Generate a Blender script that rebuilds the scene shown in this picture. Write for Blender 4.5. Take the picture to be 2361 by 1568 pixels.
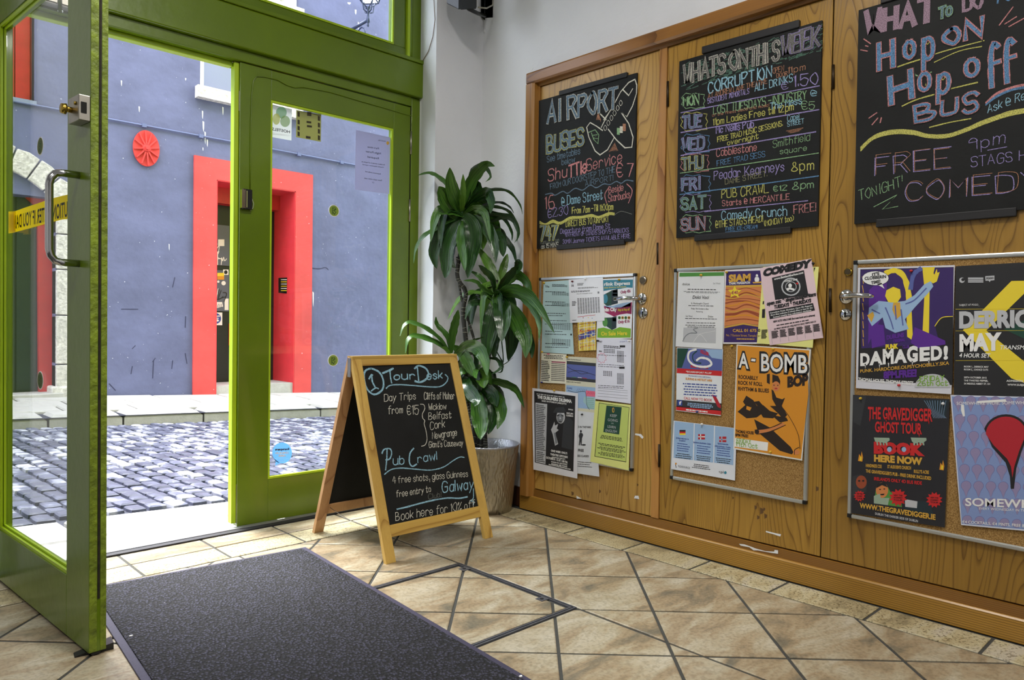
import bpy, math, random
from math import sin, cos, pi, radians, sqrt, atan2
from mathutils import Vector as V, Matrix
random.seed(7)
for _o in list(bpy.data.objects): bpy.data.objects.remove(_o)
SC = bpy.context.scene
COL = SC.collection

# ------------------------------------------------------------------ camera
YAW, PIT, ROL, FPX = radians(43.914), radians(1.194), radians(.8725), 1690.7
CAM = V((0, 0, .95)); CX, CY = 1180.5, 784
_f = V((sin(YAW)*cos(PIT), cos(YAW)*cos(PIT), -sin(PIT)))
_r0 = V((cos(YAW), -sin(YAW), 0)); _u0 = _r0.cross(_f)
_r = cos(ROL)*_r0+sin(ROL)*_u0; _u = -sin(ROL)*_r0+cos(ROL)*_u0
cd = bpy.data.cameras.new('camera'); cam = bpy.data.objects.new('camera', cd); COL.objects.link(cam)
cd.sensor_width = 36; cd.lens = FPX/2361*36; cd.clip_start = .02; cd.clip_end = 200
m = Matrix((_r, _u, -_f)).transposed().to_4x4(); m.translation = CAM; cam.matrix_world = m
SC.camera = cam

# ------------------------------------------------------------------ light and exposure
SC.view_settings.view_transform = 'Standard'; SC.view_settings.look = 'None'
SC.view_settings.gamma = 1; SC.view_settings.use_curve_mapping = False
SC.view_settings.exposure = 0.0
W = bpy.data.worlds.new('sky'); SC.world = W; W.use_nodes = True
bgn = W.node_tree.nodes['Background']
bgn.inputs[0].default_value = (.86, .90, 1, 1); bgn.inputs[1].default_value = 8.5
sl = bpy.data.lights.new('hazy_sun', 'SUN'); sl.energy = 12.0; sl.angle = radians(24); sl.color = (1, .98, .95)
so = bpy.data.objects.new('hazy_sun', sl); COL.objects.link(so); so.rotation_euler = V((.30, -1, -1.75)).to_track_quat('-Z', 'Y').to_euler()
def area(name, loc, rot, sx, sy, power, col, spread=None):
    l = bpy.data.lights.new(name, 'AREA'); l.shape = 'RECTANGLE'; l.size = sx; l.size_y = sy; l.energy = power; l.color = col
    if spread: l.spread = spread
    o = bpy.data.objects.new(name, l); COL.objects.link(o); o.location = loc; o.rotation_euler = rot; return o
LAMPS = [(1.0, 1.3, 40), (1.9, -.7, 30), (-.8, .9, 28), (.3, -1.8, 32)]
for lx, ly, lp in LAMPS:
    area('ceiling_light', (lx, ly, 3.19), (0, 0, 0), .34, .34, lp, (1, .965, .91))

# ------------------------------------------------------------------ pixel -> point on a known plane
def ray(x, y): return _f+(x-CX)/FPX*_r+(CY-y)/FPX*_u
def on(x, y, ax, v):
    d = ray(x, y); t = (v-CAM[ax])/d[ax]; return CAM+d*t
def proj(P):
    d = V(P)-CAM; t = d.dot(_f); return CX+FPX*d.dot(_r)/t, CY-FPX*d.dot(_u)/t, t
class Surf:                       # a plane seen through one crop of the photo
    def __init__(s, P, N, ox=0, oy=0, k=1.):
        s.P = V(P); s.N = V(N).normalized(); s.ox, s.oy, s.k = ox, oy, k
    def crop(s, ox, oy, k): return Surf(s.P, s.N, ox, oy, k)
    def p(s, x, y, lift=0):
        d = ray(s.ox+x/s.k, s.oy+y/s.k); Q = s.P+s.N*lift
        return CAM+d*((Q-CAM).dot(s.N)/d.dot(s.N))

# ------------------------------------------------------------------ materials
def lin(c):
    return tuple(((v/255/12.92) if v/255 <= .04045 else ((v/255+.055)/1.055)**2.4) for v in c)+(1,)
MC = {}
def newmat(name):
    m = bpy.data.materials.new(name); m.use_nodes = True
    nt = m.node_tree; b = nt.nodes['Principled BSDF']; return m, nt, b
def nd(nt, t, **kw):
    n = nt.nodes.new(t)
    for k, v in kw.items():
        if k in n.inputs: n.inputs[k].default_value = v
        else: setattr(n, k, v)
    return n
def mapped(nt, scale, off=(0, 0, 0), rot=(0, 0, 0), src='Position'):
    if src == 'Position': g = nd(nt, 'ShaderNodeNewGeometry'); s = g.outputs['Position']
    else: g = nd(nt, 'ShaderNodeTexCoord'); s = g.outputs[src]
    mp = nd(nt, 'ShaderNodeMapping'); mp.inputs['Scale'].default_value = scale; mp.inputs['Location'].default_value = off; mp.inputs['Rotation'].default_value = rot
    nt.links.new(s, mp.inputs[0]); return mp.outputs[0]
def ramp(nt, fac, stops):
    r = nd(nt, 'ShaderNodeValToRGB'); e = r.color_ramp.elements
    while len(e) < len(stops): e.new(.5)
    for i, (p, c) in enumerate(stops): e[i].position = p; e[i].color = c
    nt.links.new(fac, r.inputs[0]); return r.outputs[0]
def bump(nt, b, h, s, d=.01):
    n = nd(nt, 'ShaderNodeBump', Strength=s, Distance=d); nt.links.new(h, n.inputs['Height']); nt.links.new(n.outputs[0], b.inputs['Normal'])
def sc(c, k): return tuple(min(1, v*k) for v in c[:3])+(1,)
def M(name, col, rough=.5, metal=0, var=.0, vs=8, bmp=0, bs=60, stretch=(1, 1, 1), spec=.5, src='Position', coat=0):
    if name in MC: return MC[name]
    m, nt, b = newmat(name); c = lin(col)
    b.inputs['Base Color'].default_value = c; b.inputs['Roughness'].default_value = rough; b.inputs['Metallic'].default_value = metal
    b.inputs['Specular IOR Level'].default_value = spec
    if coat: b.inputs['Coat Weight'].default_value = coat; b.inputs['Coat Roughness'].default_value = .08
    if var:
        n = nd(nt, 'ShaderNodeTexNoise', Scale=vs, Detail=4., Roughness=.6)
        nt.links.new(mapped(nt, stretch, src=src), n.inputs['Vector'])
        nt.links.new(ramp(nt, n.outputs[0], [(.3, sc(c, 1-var)), (.7, sc(c, 1+var))]), b.inputs['Base Color'])
    if bmp:
        n = nd(nt, 'ShaderNodeTexNoise', Scale=bs, Detail=3.)
        nt.links.new(mapped(nt, stretch, src=src), n.inputs['Vector']); bump(nt, b, n.outputs[0], bmp)
    MC[name] = m; return m
def wood(name, light, dark, along='z', off=0, dens=13, rough=.32, fine=.35, wid=4.2, stretch=.45, lines=0):
    if name in MC: return MC[name]
    m, nt, b = newmat(name); L, D = lin(light), lin(dark)
    def scl(a, c): return {'z': (a, a, c), 'y': (a, c, a), 'x': (c, a, a)}[along]
    n = nd(nt, 'ShaderNodeTexNoise', Scale=1., Detail=2.2, Roughness=.45, Distortion=.25); nt.links.new(mapped(nt, scl(wid, stretch), (off*3.1, off*1.7, off*2.3)), n.inputs['Vector'])
    mu = nd(nt, 'ShaderNodeMath', operation='MULTIPLY'); nt.links.new(n.outputs[0], mu.inputs[0]); mu.inputs[1].default_value = dens
    fr = nd(nt, 'ShaderNodeMath', operation='FRACT')
    if lines:
        sx = nd(nt, 'ShaderNodeSeparateXYZ'); gg = nd(nt, 'ShaderNodeNewGeometry'); nt.links.new(gg.outputs['Position'], sx.inputs[0]); ma = nd(nt, 'ShaderNodeMath', operation='MULTIPLY_ADD'); ma.inputs[1].default_value = lines
        nt.links.new(sx.outputs['Z' if along == 'y' else 'Y'], ma.inputs[0]); nt.links.new(mu.outputs[0], ma.inputs[2]); nt.links.new(ma.outputs[0], fr.inputs[0])
    else: nt.links.new(mu.outputs[0], fr.inputs[0])
    rg = ramp(nt, fr.outputs[0], [(0, (.0, .0, .0, 1)), (.07, (.30, .30, .30, 1)), (.22, (.85, .85, .85, 1)), (.8, (1, 1, 1, 1)), (1, (.7, .7, .7, 1))])
    f = nd(nt, 'ShaderNodeTexNoise', Scale=1., Detail=3.); nt.links.new(mapped(nt, scl(160, 2.2), (off, off, off)), f.inputs['Vector'])
    mx = nd(nt, 'ShaderNodeMix'); mx.data_type = 'FLOAT'; mx.inputs[0].default_value = fine
    nt.links.new(rg, mx.inputs[2]); nt.links.new(f.outputs[0], mx.inputs[3])
    g = nd(nt, 'ShaderNodeTexNoise', Scale=1.6, Detail=2.); nt.links.new(mapped(nt, scl(1.5, .8), (off*5, 0, 0)), g.inputs['Vector'])
    col = ramp(nt, mx.outputs[0], [(.12, D), (.85, L)])
    hs = nd(nt, 'ShaderNodeMixRGB', blend_type='MULTIPLY'); hs.inputs[0].default_value = .55
    nt.links.new(col, hs.inputs[1]); nt.links.new(ramp(nt, g.outputs[0], [(.3, (.55, .50, .42, 1)), (.65, (1, 1, 1, 1))]), hs.inputs[2])
    nt.links.new(hs.outputs[0], b.inputs['Base Color']); b.inputs['Roughness'].default_value = rough
    bump(nt, b, mx.outputs[0], .12, .002); MC[name] = m; return m
def glassmat():
    m, nt, b = newmat('glass'); nt.nodes.remove(b); o = nt.nodes['Material Output']
    t = nd(nt, 'ShaderNodeBsdfTransparent'); t.inputs[0].default_value = (.93, .95, .95, 1)
    g = nd(nt, 'ShaderNodeBsdfGlossy'); g.inputs['Roughness'].default_value = .02
    lw = nd(nt, 'ShaderNodeLayerWeight', Blend=.5); pw = nd(nt, 'ShaderNodeMath', operation='POWER'); pw.inputs[1].default_value = 5; nt.links.new(lw.outputs['Facing'], pw.inputs[0])
    fr = nd(nt, 'ShaderNodeMath', operation='MULTIPLY_ADD'); fr.inputs[1].default_value = .8; fr.inputs[2].default_value = .022; nt.links.new(pw.outputs[0], fr.inputs[0]); mx = nd(nt, 'ShaderNodeMixShader')
    nt.links.new(fr.outputs[0], mx.inputs[0]); nt.links.new(t.outputs[0], mx.inputs[1]); nt.links.new(g.outputs[0], mx.inputs[2]); nt.links.new(mx.outputs[0], o.inputs[0])
    MC['glass'] = m; return m
def sheer(name, col, op):            # print on a see-through film
    if name in MC: return MC[name]
    m, nt, b = newmat(name); b.inputs['Base Color'].default_value = lin(col); b.inputs['Alpha'].default_value = op; b.inputs['Roughness'].default_value = .6
    b.inputs['Transmission Weight'].default_value = 0; MC[name] = m; return m
def backlit(name, col, k=.6, op=1.):
    if name in MC: return MC[name]
    m, nt, b = newmat(name); o = nt.nodes['Material Output']; b.inputs['Base Color'].default_value = lin(col); b.inputs['Alpha'].default_value = op; b.inputs['Roughness'].default_value = .5
    t = nd(nt, 'ShaderNodeBsdfTranslucent'); t.inputs[0].default_value = lin(col); mx = nd(nt, 'ShaderNodeMixShader'); mx.inputs[0].default_value = k
    nt.links.new(b.outputs[0], mx.inputs[1]); nt.links.new(t.outputs[0], mx.inputs[2]); nt.links.new(mx.outputs[0], o.inputs[0]); MC[name] = m; return m
def paper(name, col, trans=0):
    if name in MC: return MC[name]
    m = M(name, col, .5, 0, .05, 4, .12, 9); return m
def chalk(name, col):
    if name in MC: return MC[name]
    m, nt, b = newmat(name); c = lin(col)
    n = nd(nt, 'ShaderNodeTexNoise', Scale=420, Detail=2.); nt.links.new(mapped(nt, (1, 1, 1)), n.inputs['Vector'])
    nt.links.new(ramp(nt, n.outputs[0], [(.36, sc(c, .32)), (.6, c)]), b.inputs['Base Color']); b.inputs['Roughness'].default_value = .9; MC[name] = m; return m
GLASS = glassmat()

# ------------------------------------------------------------------ mesh builder
class MB:
    def __init__(s): s.v = []; s.f = []; s.m = []; s.uv = {}
    def face(s, pts, mi=0):
        i = len(s.v); s.v += [V(p) for p in pts]; s.f.append(tuple(range(i, i+len(pts)))); s.m.append(mi); return s
    def quads(s, pts, faces, mi=0):
        i = len(s.v); s.v += [V(p) for p in pts]
        for f in faces: s.f.append(tuple(i+k for k in f)); s.m.append(mi)
        return s
    def prism(s, poly, vec, mi=0, inset=0):
        n = len(poly); vec = V(vec); a = [V(p) for p in poly]
        b = [p+vec for p in a]
        if inset:
            c = sum(a, V())/n; b = [p+vec-(p-c).normalized()*inset for p in a]
        fs = [tuple(range(n))[::-1], tuple(range(n, 2*n))]+[(i, (i+1) % n, n+(i+1) % n, n+i) for i in range(n)]
        return s.quads(a+b, fs, mi)
    def box(s, x0, x1, y0, y1, z0, z1, mi=0):
        return s.prism([(x0, y0, z0), (x1, y0, z0), (x1, y1, z0), (x0, y1, z0)], (0, 0, z1-z0), mi)
    def obox(s, O, A, B, C, mi=0):   # corner + three edge vectors
        O, A, B, C = V(O), V(A), V(B), V(C); return s.prism([O, O+A, O+A+B, O+B], C, mi)
    def tube(s, path, rad, n=8, mi=0, cap=True):
        path = [V(p) for p in path]; k = len(path)
        if not hasattr(rad, '__len__'): rad = [rad]*k
        rings = []; ref = None
        for i, p in enumerate(path):
            t = (path[min(i+1, k-1)]-path[max(i-1, 0)]).normalized()
            a = t.orthogonal() if ref is None else ref-t*ref.dot(t)
            a = a.normalized() if a.length > 1e-6 else t.orthogonal().normalized()
            b = t.cross(a).normalized(); ref = a
            rings.append([p+(a*cos(2*pi*j/n)+b*sin(2*pi*j/n))*rad[i] for j in range(n)])
        pts = [q for r in rings for q in r]
        fs = [(i*n+j, i*n+(j+1) % n, (i+1)*n+(j+1) % n, (i+1)*n+j) for i in range(k-1) for j in range(n)]
        if cap: fs += [tuple(range(n))[::-1], tuple(range((k-1)*n, k*n))]
        return s.quads(pts, fs, mi)
    def disc(s, c, nrm, r0, depth, n=24, mi=0, r1=None, ax=None, ey=1.):
        nrm = V(nrm).normalized(); a = V(ax).normalized() if ax else nrm.orthogonal().normalized(); b = nrm.cross(a); c = V(c)
        r1 = r0 if r1 is None else r1
        A = [c+(a*cos(2*pi*j/n)+b*sin(2*pi*j/n)*ey)*r0 for j in range(n)]
        B = [c+nrm*depth+(a*cos(2*pi*j/n)+b*sin(2*pi*j/n)*ey)*r1 for j in range(n)]
        return s.quads(A+B, [tuple(range(n))[::-1], tuple(range(n, 2*n))]+[(i, (i+1) % n, n+(i+1) % n, n+i) for i in range(n)], mi)
    def lathe(s, c, prof, n=40, mi=0):
        c = V(c); k = len(prof); pts = [c+V((r*cos(2*pi*j/n), r*sin(2*pi*j/n), z)) for r, z in prof for j in range(n)]
        return s.quads(pts, [(i*n+j, i*n+(j+1) % n, (i+1)*n+(j+1) % n, (i+1)*n+j) for i in range(k-1) for j in range(n)], mi)
    def build(s, name, mats, parent=None, smooth=False, bevel=0, **props):
        if not s.v: return None
        me = bpy.data.meshes.new(name); me.from_pydata([tuple(v) for v in s.v], [], s.f)
        if not isinstance(mats, (list, tuple)): mats = [mats]
        for q in mats: me.materials.append(q)
        me.polygons.foreach_set('material_index', s.m)
        if smooth: me.polygons.foreach_set('use_smooth', [True]*len(s.f))
        me.update()
        o = bpy.data.objects.new(name, me); COL.objects.link(o)
        if parent is not None:
            o.parent = parent; o.matrix_parent_inverse = parent_inv(parent)
        if bevel:
            b = o.modifiers.new('bevel', 'BEVEL'); b.width = bevel; b.segments = 2; b.limit_method = 'ANGLE'
        for k, v in props.items(): o[k] = v
        return o
def parent_inv(p):
    full = Matrix.Identity(4); r = p
    while r is not None:
        loc = Matrix.LocRotScale(r.location, r.rotation_euler, r.scale)
        full = (r.matrix_parent_inverse @ loc if r.parent else loc) @ full; r = r.parent
    return full.inverted()
def thing(name, loc, label, cat, group=None):
    o = bpy.data.objects.new(name, None); COL.objects.link(o); o.location = loc; o.empty_display_size = .05
    o['label'] = label; o['category'] = cat
    if group: o['group'] = group
    return o
def tag(o, label, cat, group=None):
    o['label'] = label; o['category'] = cat
    if group: o['group'] = group
    return o
def struct(name, loc=(0, 0, 0), label=None):
    o = bpy.data.objects.new(name, None); COL.objects.link(o); o.location = loc; o['kind'] = 'structure'
    if label: o['label'] = label; o['category'] = name.split('_')[0]
    return o

# ------------------------------------------------------------------ handwriting (single-stroke letters) and print
GL = {'A': '002640 1232', 'B': '0600 ~0626352303 ~0323423000', 'C': '~4536160402103041', 'D': '0600 ~062645412000', 'E': '46060040 0333', 'F': '460600 0333',
'G': '~453616040210304143 4323', 'H': '0006 4046 0343', 'I': '1016', 'J': '~3631201001', 'K': '0006 4602 1340', 'L': '060040', 'M': '0006234640', 'N': '00064046',
'O': '~260402203042443626', 'P': '0006 ~06263645342303', 'Q': '~260402203042443626 2240', 'R': '0006 ~06263645342303 2340', 'S': '~45361605133341301001', 'T': '0646 2620',
'U': '~060110304146', 'V': '062046', 'W': '0610243046', 'X': '0046 0640', 'Y': '062346 2320', 'Z': '06460040',
'a': '~3324140301102031 3430', 'b': '0600 ~0314243331201001', 'c': '~3324140301102031', 'd': '3630 ~3324140301102031', 'e': '~02323324140301102031', 'f': '~36261510 0434',
'g': '~3324140301102031 ~343z2y1y0z', 'h': '0600 ~0314243330', 'i': '0400 0506', 'j': '~24201z0y 2526', 'k': '0600 3401 1230', 'l': '0600', 'm': '0400 ~03142320 ~23344340',
'n': '0400 ~0314243330', 'o': '~1403011020313324 1424', 'p': '040y ~0314243331201001', 'q': '~3324140301102031 343y', 'r': '0400 ~03142433', 's': '~332414032231201001',
't': '~1611102031 0434', 'u': '~0401102031 3430', 'v': '041034', 'w': '0410233044', 'x': '0034 0430', 'y': '0411 340y', 'z': '04340030',
'0': '~260402203042443626', '1': '051610', '2': '~0516364534 340040', '3': '~0516364523 ~2342301001', '4': '260242 3530', '5': '460603 ~03244342301001', '6': '~36160402103041331303',
'7': '064610', '8': '~2615233526 ~2301204123', '9': '~3526160504143435 3530', '€': '~4536160402103041 0434 0232', '@': '~3222121323333242 ~42441604021040', "'": '0605', '!': '0602 0001',
'.': '0001', ',': '111y', '-': '0333', ':': '0304 0001', '/': '0046', '(': '~26141220', ')': '~06242200', '%': '0046 ~0516150405 ~3141302031', '&': '~40151626251102103042', '+': '0333 1214'}
def _glyph(ch):
    s = GL.get(ch, ''); out = []
    for st in s.split():
        sm = st[0] == '~'; st = st.lstrip('~'); P = []
        for i in range(0, len(st)-1, 2):
            y = {'z': -1, 'y': -2}.get(st[i+1]); P.append((float(st[i]), float(y if y is not None else int(st[i+1]))))
        if sm and len(P) > 2:
            closed = P[0] == P[-1]; Q = []; n = len(P)
            for i in range(n-1):
                p0 = P[i-1] if i else (P[-2] if closed else P[0]); p1, p2 = P[i], P[i+1]; p3 = P[i+2] if i+2 < n else (P[1] if closed else P[-1])
                for k in range(5):
                    t = k/5; Q.append(tuple(.5*(2*p1[j]+(p2[j]-p0[j])*t+(2*p0[j]-5*p1[j]+4*p2[j]-p3[j])*t*t+(3*p1[j]-p0[j]-3*p2[j]+p3[j])*t**3) for j in (0, 1)))
            Q.append(P[-1]); P = Q
        out.append(P)
    return out
_gc = {c: _glyph(c) for c in GL}
_rc = [0]
def ribbon(mb, pts, nrm, w, mi=0, ext=.35):
    _rc[0] += 1; up_ = nrm*((_rc[0] % 28)*1e-5); pts = [V(p)+up_ for p in pts]; k = len(pts)
    if k < 2: return
    a, b = (pts[0]-pts[1]).normalized(), (pts[-1]-pts[-2]).normalized(); pts[0] = pts[0]+a*w*ext; pts[-1] = pts[-1]+b*w*ext
    L, R = [], []
    for i in range(k):
        t = (pts[min(i+1, k-1)]-pts[max(i-1, 0)])
        if t.length < 1e-7: t = V((0, 0, 1))
        t.normalize(); s = nrm.cross(t).normalized(); ww = w*.5*random.uniform(.85, 1.15)
        if 0 < i < k-1:
            d1 = (pts[i]-pts[i-1]).normalized(); c = max(.45, abs(d1.dot(t))); ww /= c
        L.append(pts[i]+s*ww); R.append(pts[i]-s*ww)
    mb.quads(L+R, [(i, i+1, k+i+1, k+i) for i in range(k-1)], mi)
def frame_of(S, x0, y0, x1, y1, h, lift, vert=None):
    O = S.p(x0, y0, lift); U = S.p(x1, y1, lift)-O; Vv = S.p(x0, y0-h, lift)-O if vert is None else S.p(x0+vert, y0-h, lift)-O
    return O, U, Vv
def hand(mb, S, txt, x0, y0, x1, y1, h, w, mi=0, lift=.0006, lean=0, fat=None, jit=.12, tot_=None):
    """chalk handwriting along the baseline (x0,y0)-(x1,y1) of crop S; h cap height, w stroke width (crop px)."""
    O, U, Vv = frame_of(S, x0, y0, x1, y1, h, lift); tot = 0; cur = []
    for ch in txt:
        g = _gc.get(ch)
        if ch == ' ' or g is None: tot += 2.4; continue
        mxx = max([p[0] for st in g for p in st]+[0]); cur.append((ch, tot)); tot += mxx+1.35
    tot = tot_ or max(tot-1.35, .5); ww = w*.86*(Vv.length/h)
    for ch, x in cur:
        jx, jy, js, ja = random.uniform(-jit, jit), random.uniform(-jit, jit)*1.6, random.uniform(.93, 1.07), random.uniform(-.05, .05)
        for st in _gc[ch]:
            pts = [O+U*((x+jx+px*js+(py*(lean+ja)))/tot)+Vv*((py*js+jy)/6) for px, py in st]
            if fat:
                for k, (fw, fm, fl) in enumerate(fat): ribbon(mb, [p+S.N*fl for p in pts], S.N, fw*(Vv.length/h), fm, ext=.45)
            else: ribbon(mb, pts, S.N, ww, mi)
def stroke(mb, S, pts, w, mi=0, lift=.0006, smooth=True, n=5):
    P = pts
    if smooth and len(P) > 2:
        Q = []; m_ = len(P)
        for i in range(m_-1):
            p0 = P[max(i-1, 0)]; p1, p2 = P[i], P[i+1]; p3 = P[min(i+2, m_-1)]
            for k in range(n):
                t = k/n; Q.append(tuple(.5*(2*p1[j]+(p2[j]-p0[j])*t+(2*p0[j]-5*p1[j]+4*p2[j]-p3[j])*t*t+(3*p1[j]-p0[j]-3*p2[j]+p3[j])*t**3) for j in (0, 1)))
        Q.append(P[-1]); P = Q
    q = [S.p(x, y, lift) for x, y in P]; d = (S.p(P[0][0], P[0][1]-10, lift)-q[0]).length/10
    ribbon(mb, q, S.N, w*d, mi)
_fc = {}
def _mesh_text(s, bold):
    c = bpy.data.curves.new('t', 'FONT'); c.body = s; c.size = 1; c.offset = bold; c.resolution_u = 3
    o = bpy.data.objects.new('t', c); COL.objects.link(o); dg = bpy.context.evaluated_depsgraph_get(); ev = o.evaluated_get(dg)
    me = ev.to_mesh(); vs = [(v.co.x, v.co.y) for v in me.vertices]; fs = [tuple(p.vertices) for p in me.polygons]; ev.to_mesh_clear()
    bpy.data.objects.remove(o); bpy.data.curves.remove(c); return vs, fs
def _g(ch, bold):
    k = (ch, bold)
    if k not in _fc:
        vs, fs = _mesh_text(ch, bold); kb = ('|adv', bold)
        if kb not in _fc:
            a, _ = _mesh_text('||', 0); _fc[kb] = max(v[0] for v in a)-min(v[0] for v in a)
        a, _ = _mesh_text('|'+ch+'|', 0); adv = max(v[0] for v in a)-min(v[0] for v in a)-_fc[kb]
        if ch == ' ': vs, fs = [], []
        _fc[k] = (vs, fs, adv)
    return _fc[k]
def text(mb, S, txt, x0, y0, x1, y1, h, mi=0, lift=.0006, bold=0., shear=0., mirror=False):
    """printed lettering: baseline from (x0,y0) to (x1,y1), cap height h (crop px)"""
    O, U, Vv = frame_of(S, x0, y0, x1, y1, h, lift); tot = sum(_g(c, bold)[2] for c in txt); x = 0
    for ch in txt:
        vs, fs, adv = _g(ch, bold)
        if vs:
            pts = []
            for vx, vy in vs:
                t = (x+vx+vy*shear)/tot
                pts.append(O+U*t+Vv*(vy/.73))
            mb.quads(pts, fs, mi)
        x += adv
def greek(mb, S, x0, y0, x1, y1, x2, y2, rows, mi=0, lift=.0006, fill=.5, cols=None, center=False):
    """rows of small word-like dashes: (x0,y0)-(x1,y1) top edge, (x2,y2) bottom-left"""
    for r in range(rows):
        t = (r+.2)/rows; ax, ay = x0+(x2-x0)*t, y0+(y2-y0)*t; L = sqrt((x1-x0)**2+(y1-y0)**2); hh = sqrt((x2-x0)**2+(y2-y0)**2)/rows*fill
        u = 0.; end = random.uniform(.7, 1) if cols is None else 1.
        st = (1-end)/2 if center else 0
        while u < end-.02:
            w = random.uniform(.03, .11) if cols is None else cols*.7
            w = min(w, end-u); a, b = st+u, st+u+w
            p = lambda q, dy: S.p(ax+(x1-x0)*q, ay+(y1-y0)*q+dy, lift)
            mb.quads([p(a, 0), p(b, 0), p(b, hh), p(a, hh)], [(0, 1, 2, 3)], mi); u += w+(.018 if cols is None else cols*.3)
def poly(mb, S, pts, mi=0, lift=.0004):
    from mathutils.geometry import tessellate_polygon
    P = [S.p(x, y, lift) for x, y in pts]; tr = tessellate_polygon([P]); mb.quads(P, [tuple(t) for t in tr], mi)
def ell(mb, S, x, y, rx, ry, mi=0, lift=.0005, n=20, a0=0, a1=2*pi):
    poly(mb, S, [(x+rx*cos(a0+(a1-a0)*i/n), y+ry*sin(a0+(a1-a0)*i/n)) for i in range(n if a1-a0 > 6.2 else n+1)], mi, lift)
def rect(mb, S, x0, y0, x1, y1, mi=0, lift=.0004): poly(mb, S, [(x0, y0), (x1, y0), (x1, y1), (x0, y1)], mi, lift)

# ================================================================== ROOM SHELL
WHITE = M('white_plaster', (224, 226, 230), .8, 0, .03, 3, .15, 40)
GREEN = M('green_gloss_paint', (94, 118, 0), .30, 0, .10, 3, .10, 25, coat=.2)
GREENW = M('green_worn_edge', (112, 130, 26), .55, 0, .45, 30, .5, 60)
GREENL = M('green_daylit_paint', (170, 200, 24), .35, 0, .05)  # brighter copy of the shopfront green; daylight on edges put into the colour
BLACK = M('black_plastic', (14, 14, 16), .35); DARKGAP = M('dark_gap', (16, 13, 10), .9)
CHROME = M('chrome', (205, 205, 205), .12, 1); STEEL = M('brushed_steel', (165, 160, 150), .35, 1, .08, 20); BRASS = M('brass', (190, 160, 70), .25, 1)
GROUT = M('dark_grout', (62, 62, 58), .85, 0, .15, 30)
XW, XD = 2.70, 2.685

def slab(name, x0, x1, y0, y1, z0, z1, mat, parent=None):
    o = MB().box(x0, x1, y0, y1, z0, z1).build(name, mat, parent)
    if parent is None: o['kind'] = 'structure'
    return o
slab('wall_right', XW, 2.95, -4.2, 3.5, -.1, 3.2, WHITE)
slab('wall_left', -2.8, -2.6, -4.2, 3.3, -.1, 3.2, WHITE)
slab('wall_back', -2.8, 2.95, -4.4, -4.2, -.1, 3.2, WHITE)
slab('ceiling', -2.8, 2.95, -4.4, 3.5, 3.2, 3.3, WHITE)
mb = MB(); mb.box(-2.8, .40, 3.24, 3.48, -.1, 3.2); mb.box(.40, 2.70, 3.24, 3.48, 3.02, 3.2)
mb.build('wall_front', WHITE, kind='structure')
mb = MB(); mb.prism([(2.375, 3.07, -.02), (2.70, 3.07, -.02), (2.70, 3.50, -.02), (2.418, 3.50, -.02), (2.418, 3.25, -.02)], (0, 0, 3.22))
mb.build('wall_corner_pier', WHITE, kind='structure')
EXT = M('painted_facade', (120, 128, 60), .8, 0, .1)
mb = MB(); mb.box(-7, 12, 3.5, 3.62, 3.2, 9.0); mb.box(-7, .40, 3.48, 3.62, -.3, 3.2); mb.box(2.72, 12, 3.50, 3.62, -.6, 3.2)  # unseen facade, extended up and sideways to occlude sky light
mb.build('wall_outer', EXT, kind='structure')

# ------------------------------------------------------------------ tiled floor
def clip(poly, a, b, c):           # keep a*x+b*y<=c
    out = []
    for i in range(len(poly)):
        p, q = poly[i], poly[(i+1) % len(poly)]; dp, dq = a*p[0]+b*p[1]-c, a*q[0]+b*q[1]-c
        if dp <= 0: out.append(p)
        if dp*dq < 0: t = dp/(dp-dq); out.append((p[0]+(q[0]-p[0])*t, p[1]+(q[1]-p[1])*t))
    return out
def clipbox(poly, x0, x1, y0, y1):
    for c in ((1, 0, x1), (-1, 0, -x0), (0, 1, y1), (0, -1, -y0)):
        if len(poly) > 2: poly = clip(poly, *c)
    return poly
def tilemat(name, c1, c2, c3, speck=False):
    m, nt, b = newmat(name)
    oi = nd(nt, 'ShaderNodeObjectInfo'); g = nd(nt, 'ShaderNodeNewGeometry'); ad = nd(nt, 'ShaderNodeVectorMath', operation='ADD')
    cb = nd(nt, 'ShaderNodeCombineXYZ'); ml = nd(nt, 'ShaderNodeMath', operation='MULTIPLY'); ml.inputs[1].default_value = 37
    nt.links.new(oi.outputs['Random'], ml.inputs[0])
    for i in range(3): nt.links.new(ml.outputs[0], cb.inputs[i])
    nt.links.new(g.outputs['Position'], ad.inputs[0]); nt.links.new(cb.outputs[0], ad.inputs[1])
    mp = nd(nt, 'ShaderNodeMapping'); mp.inputs['Rotation'].default_value = (0, 0, radians(45)); mp.inputs['Scale'].default_value = (3.2, 8.5, 1); nt.links.new(ad.outputs[0], mp.inputs[0])
    n = nd(nt, 'ShaderNodeTexNoise', Scale=1., Detail=5., Roughness=.62, Distortion=.6); nt.links.new(mp.outputs[0], n.inputs['Vector'])
    col = ramp(nt, n.outputs[0], [(.33, lin(c1)), (.46, lin(c2)), (.55, lin(c3)), (.66, lin((188, 180, 160)))])
    n2 = nd(nt, 'ShaderNodeTexNoise', Scale=90 if not speck else 130, Detail=3.); nt.links.new(ad.outputs[0], n2.inputs['Vector'])
    mx = nd(nt, 'ShaderNodeMixRGB', blend_type='MULTIPLY'); mx.inputs[0].default_value = .35 if not speck else .85
    nt.links.new(col, mx.inputs[1]); nt.links.new(ramp(nt, n2.outputs[0], [(.36, (.35, .33, .28, 1)), (.48 if speck else .55, (1, 1, 1, 1))]), mx.inputs[2])
    nt.links.new(mx.outputs[0], b.inputs['Base Color']); b.inputs['Roughness'].default_value = .36
    bump(nt, b, n2.outputs[0], .10 if not speck else .3, .002); return m
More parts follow.
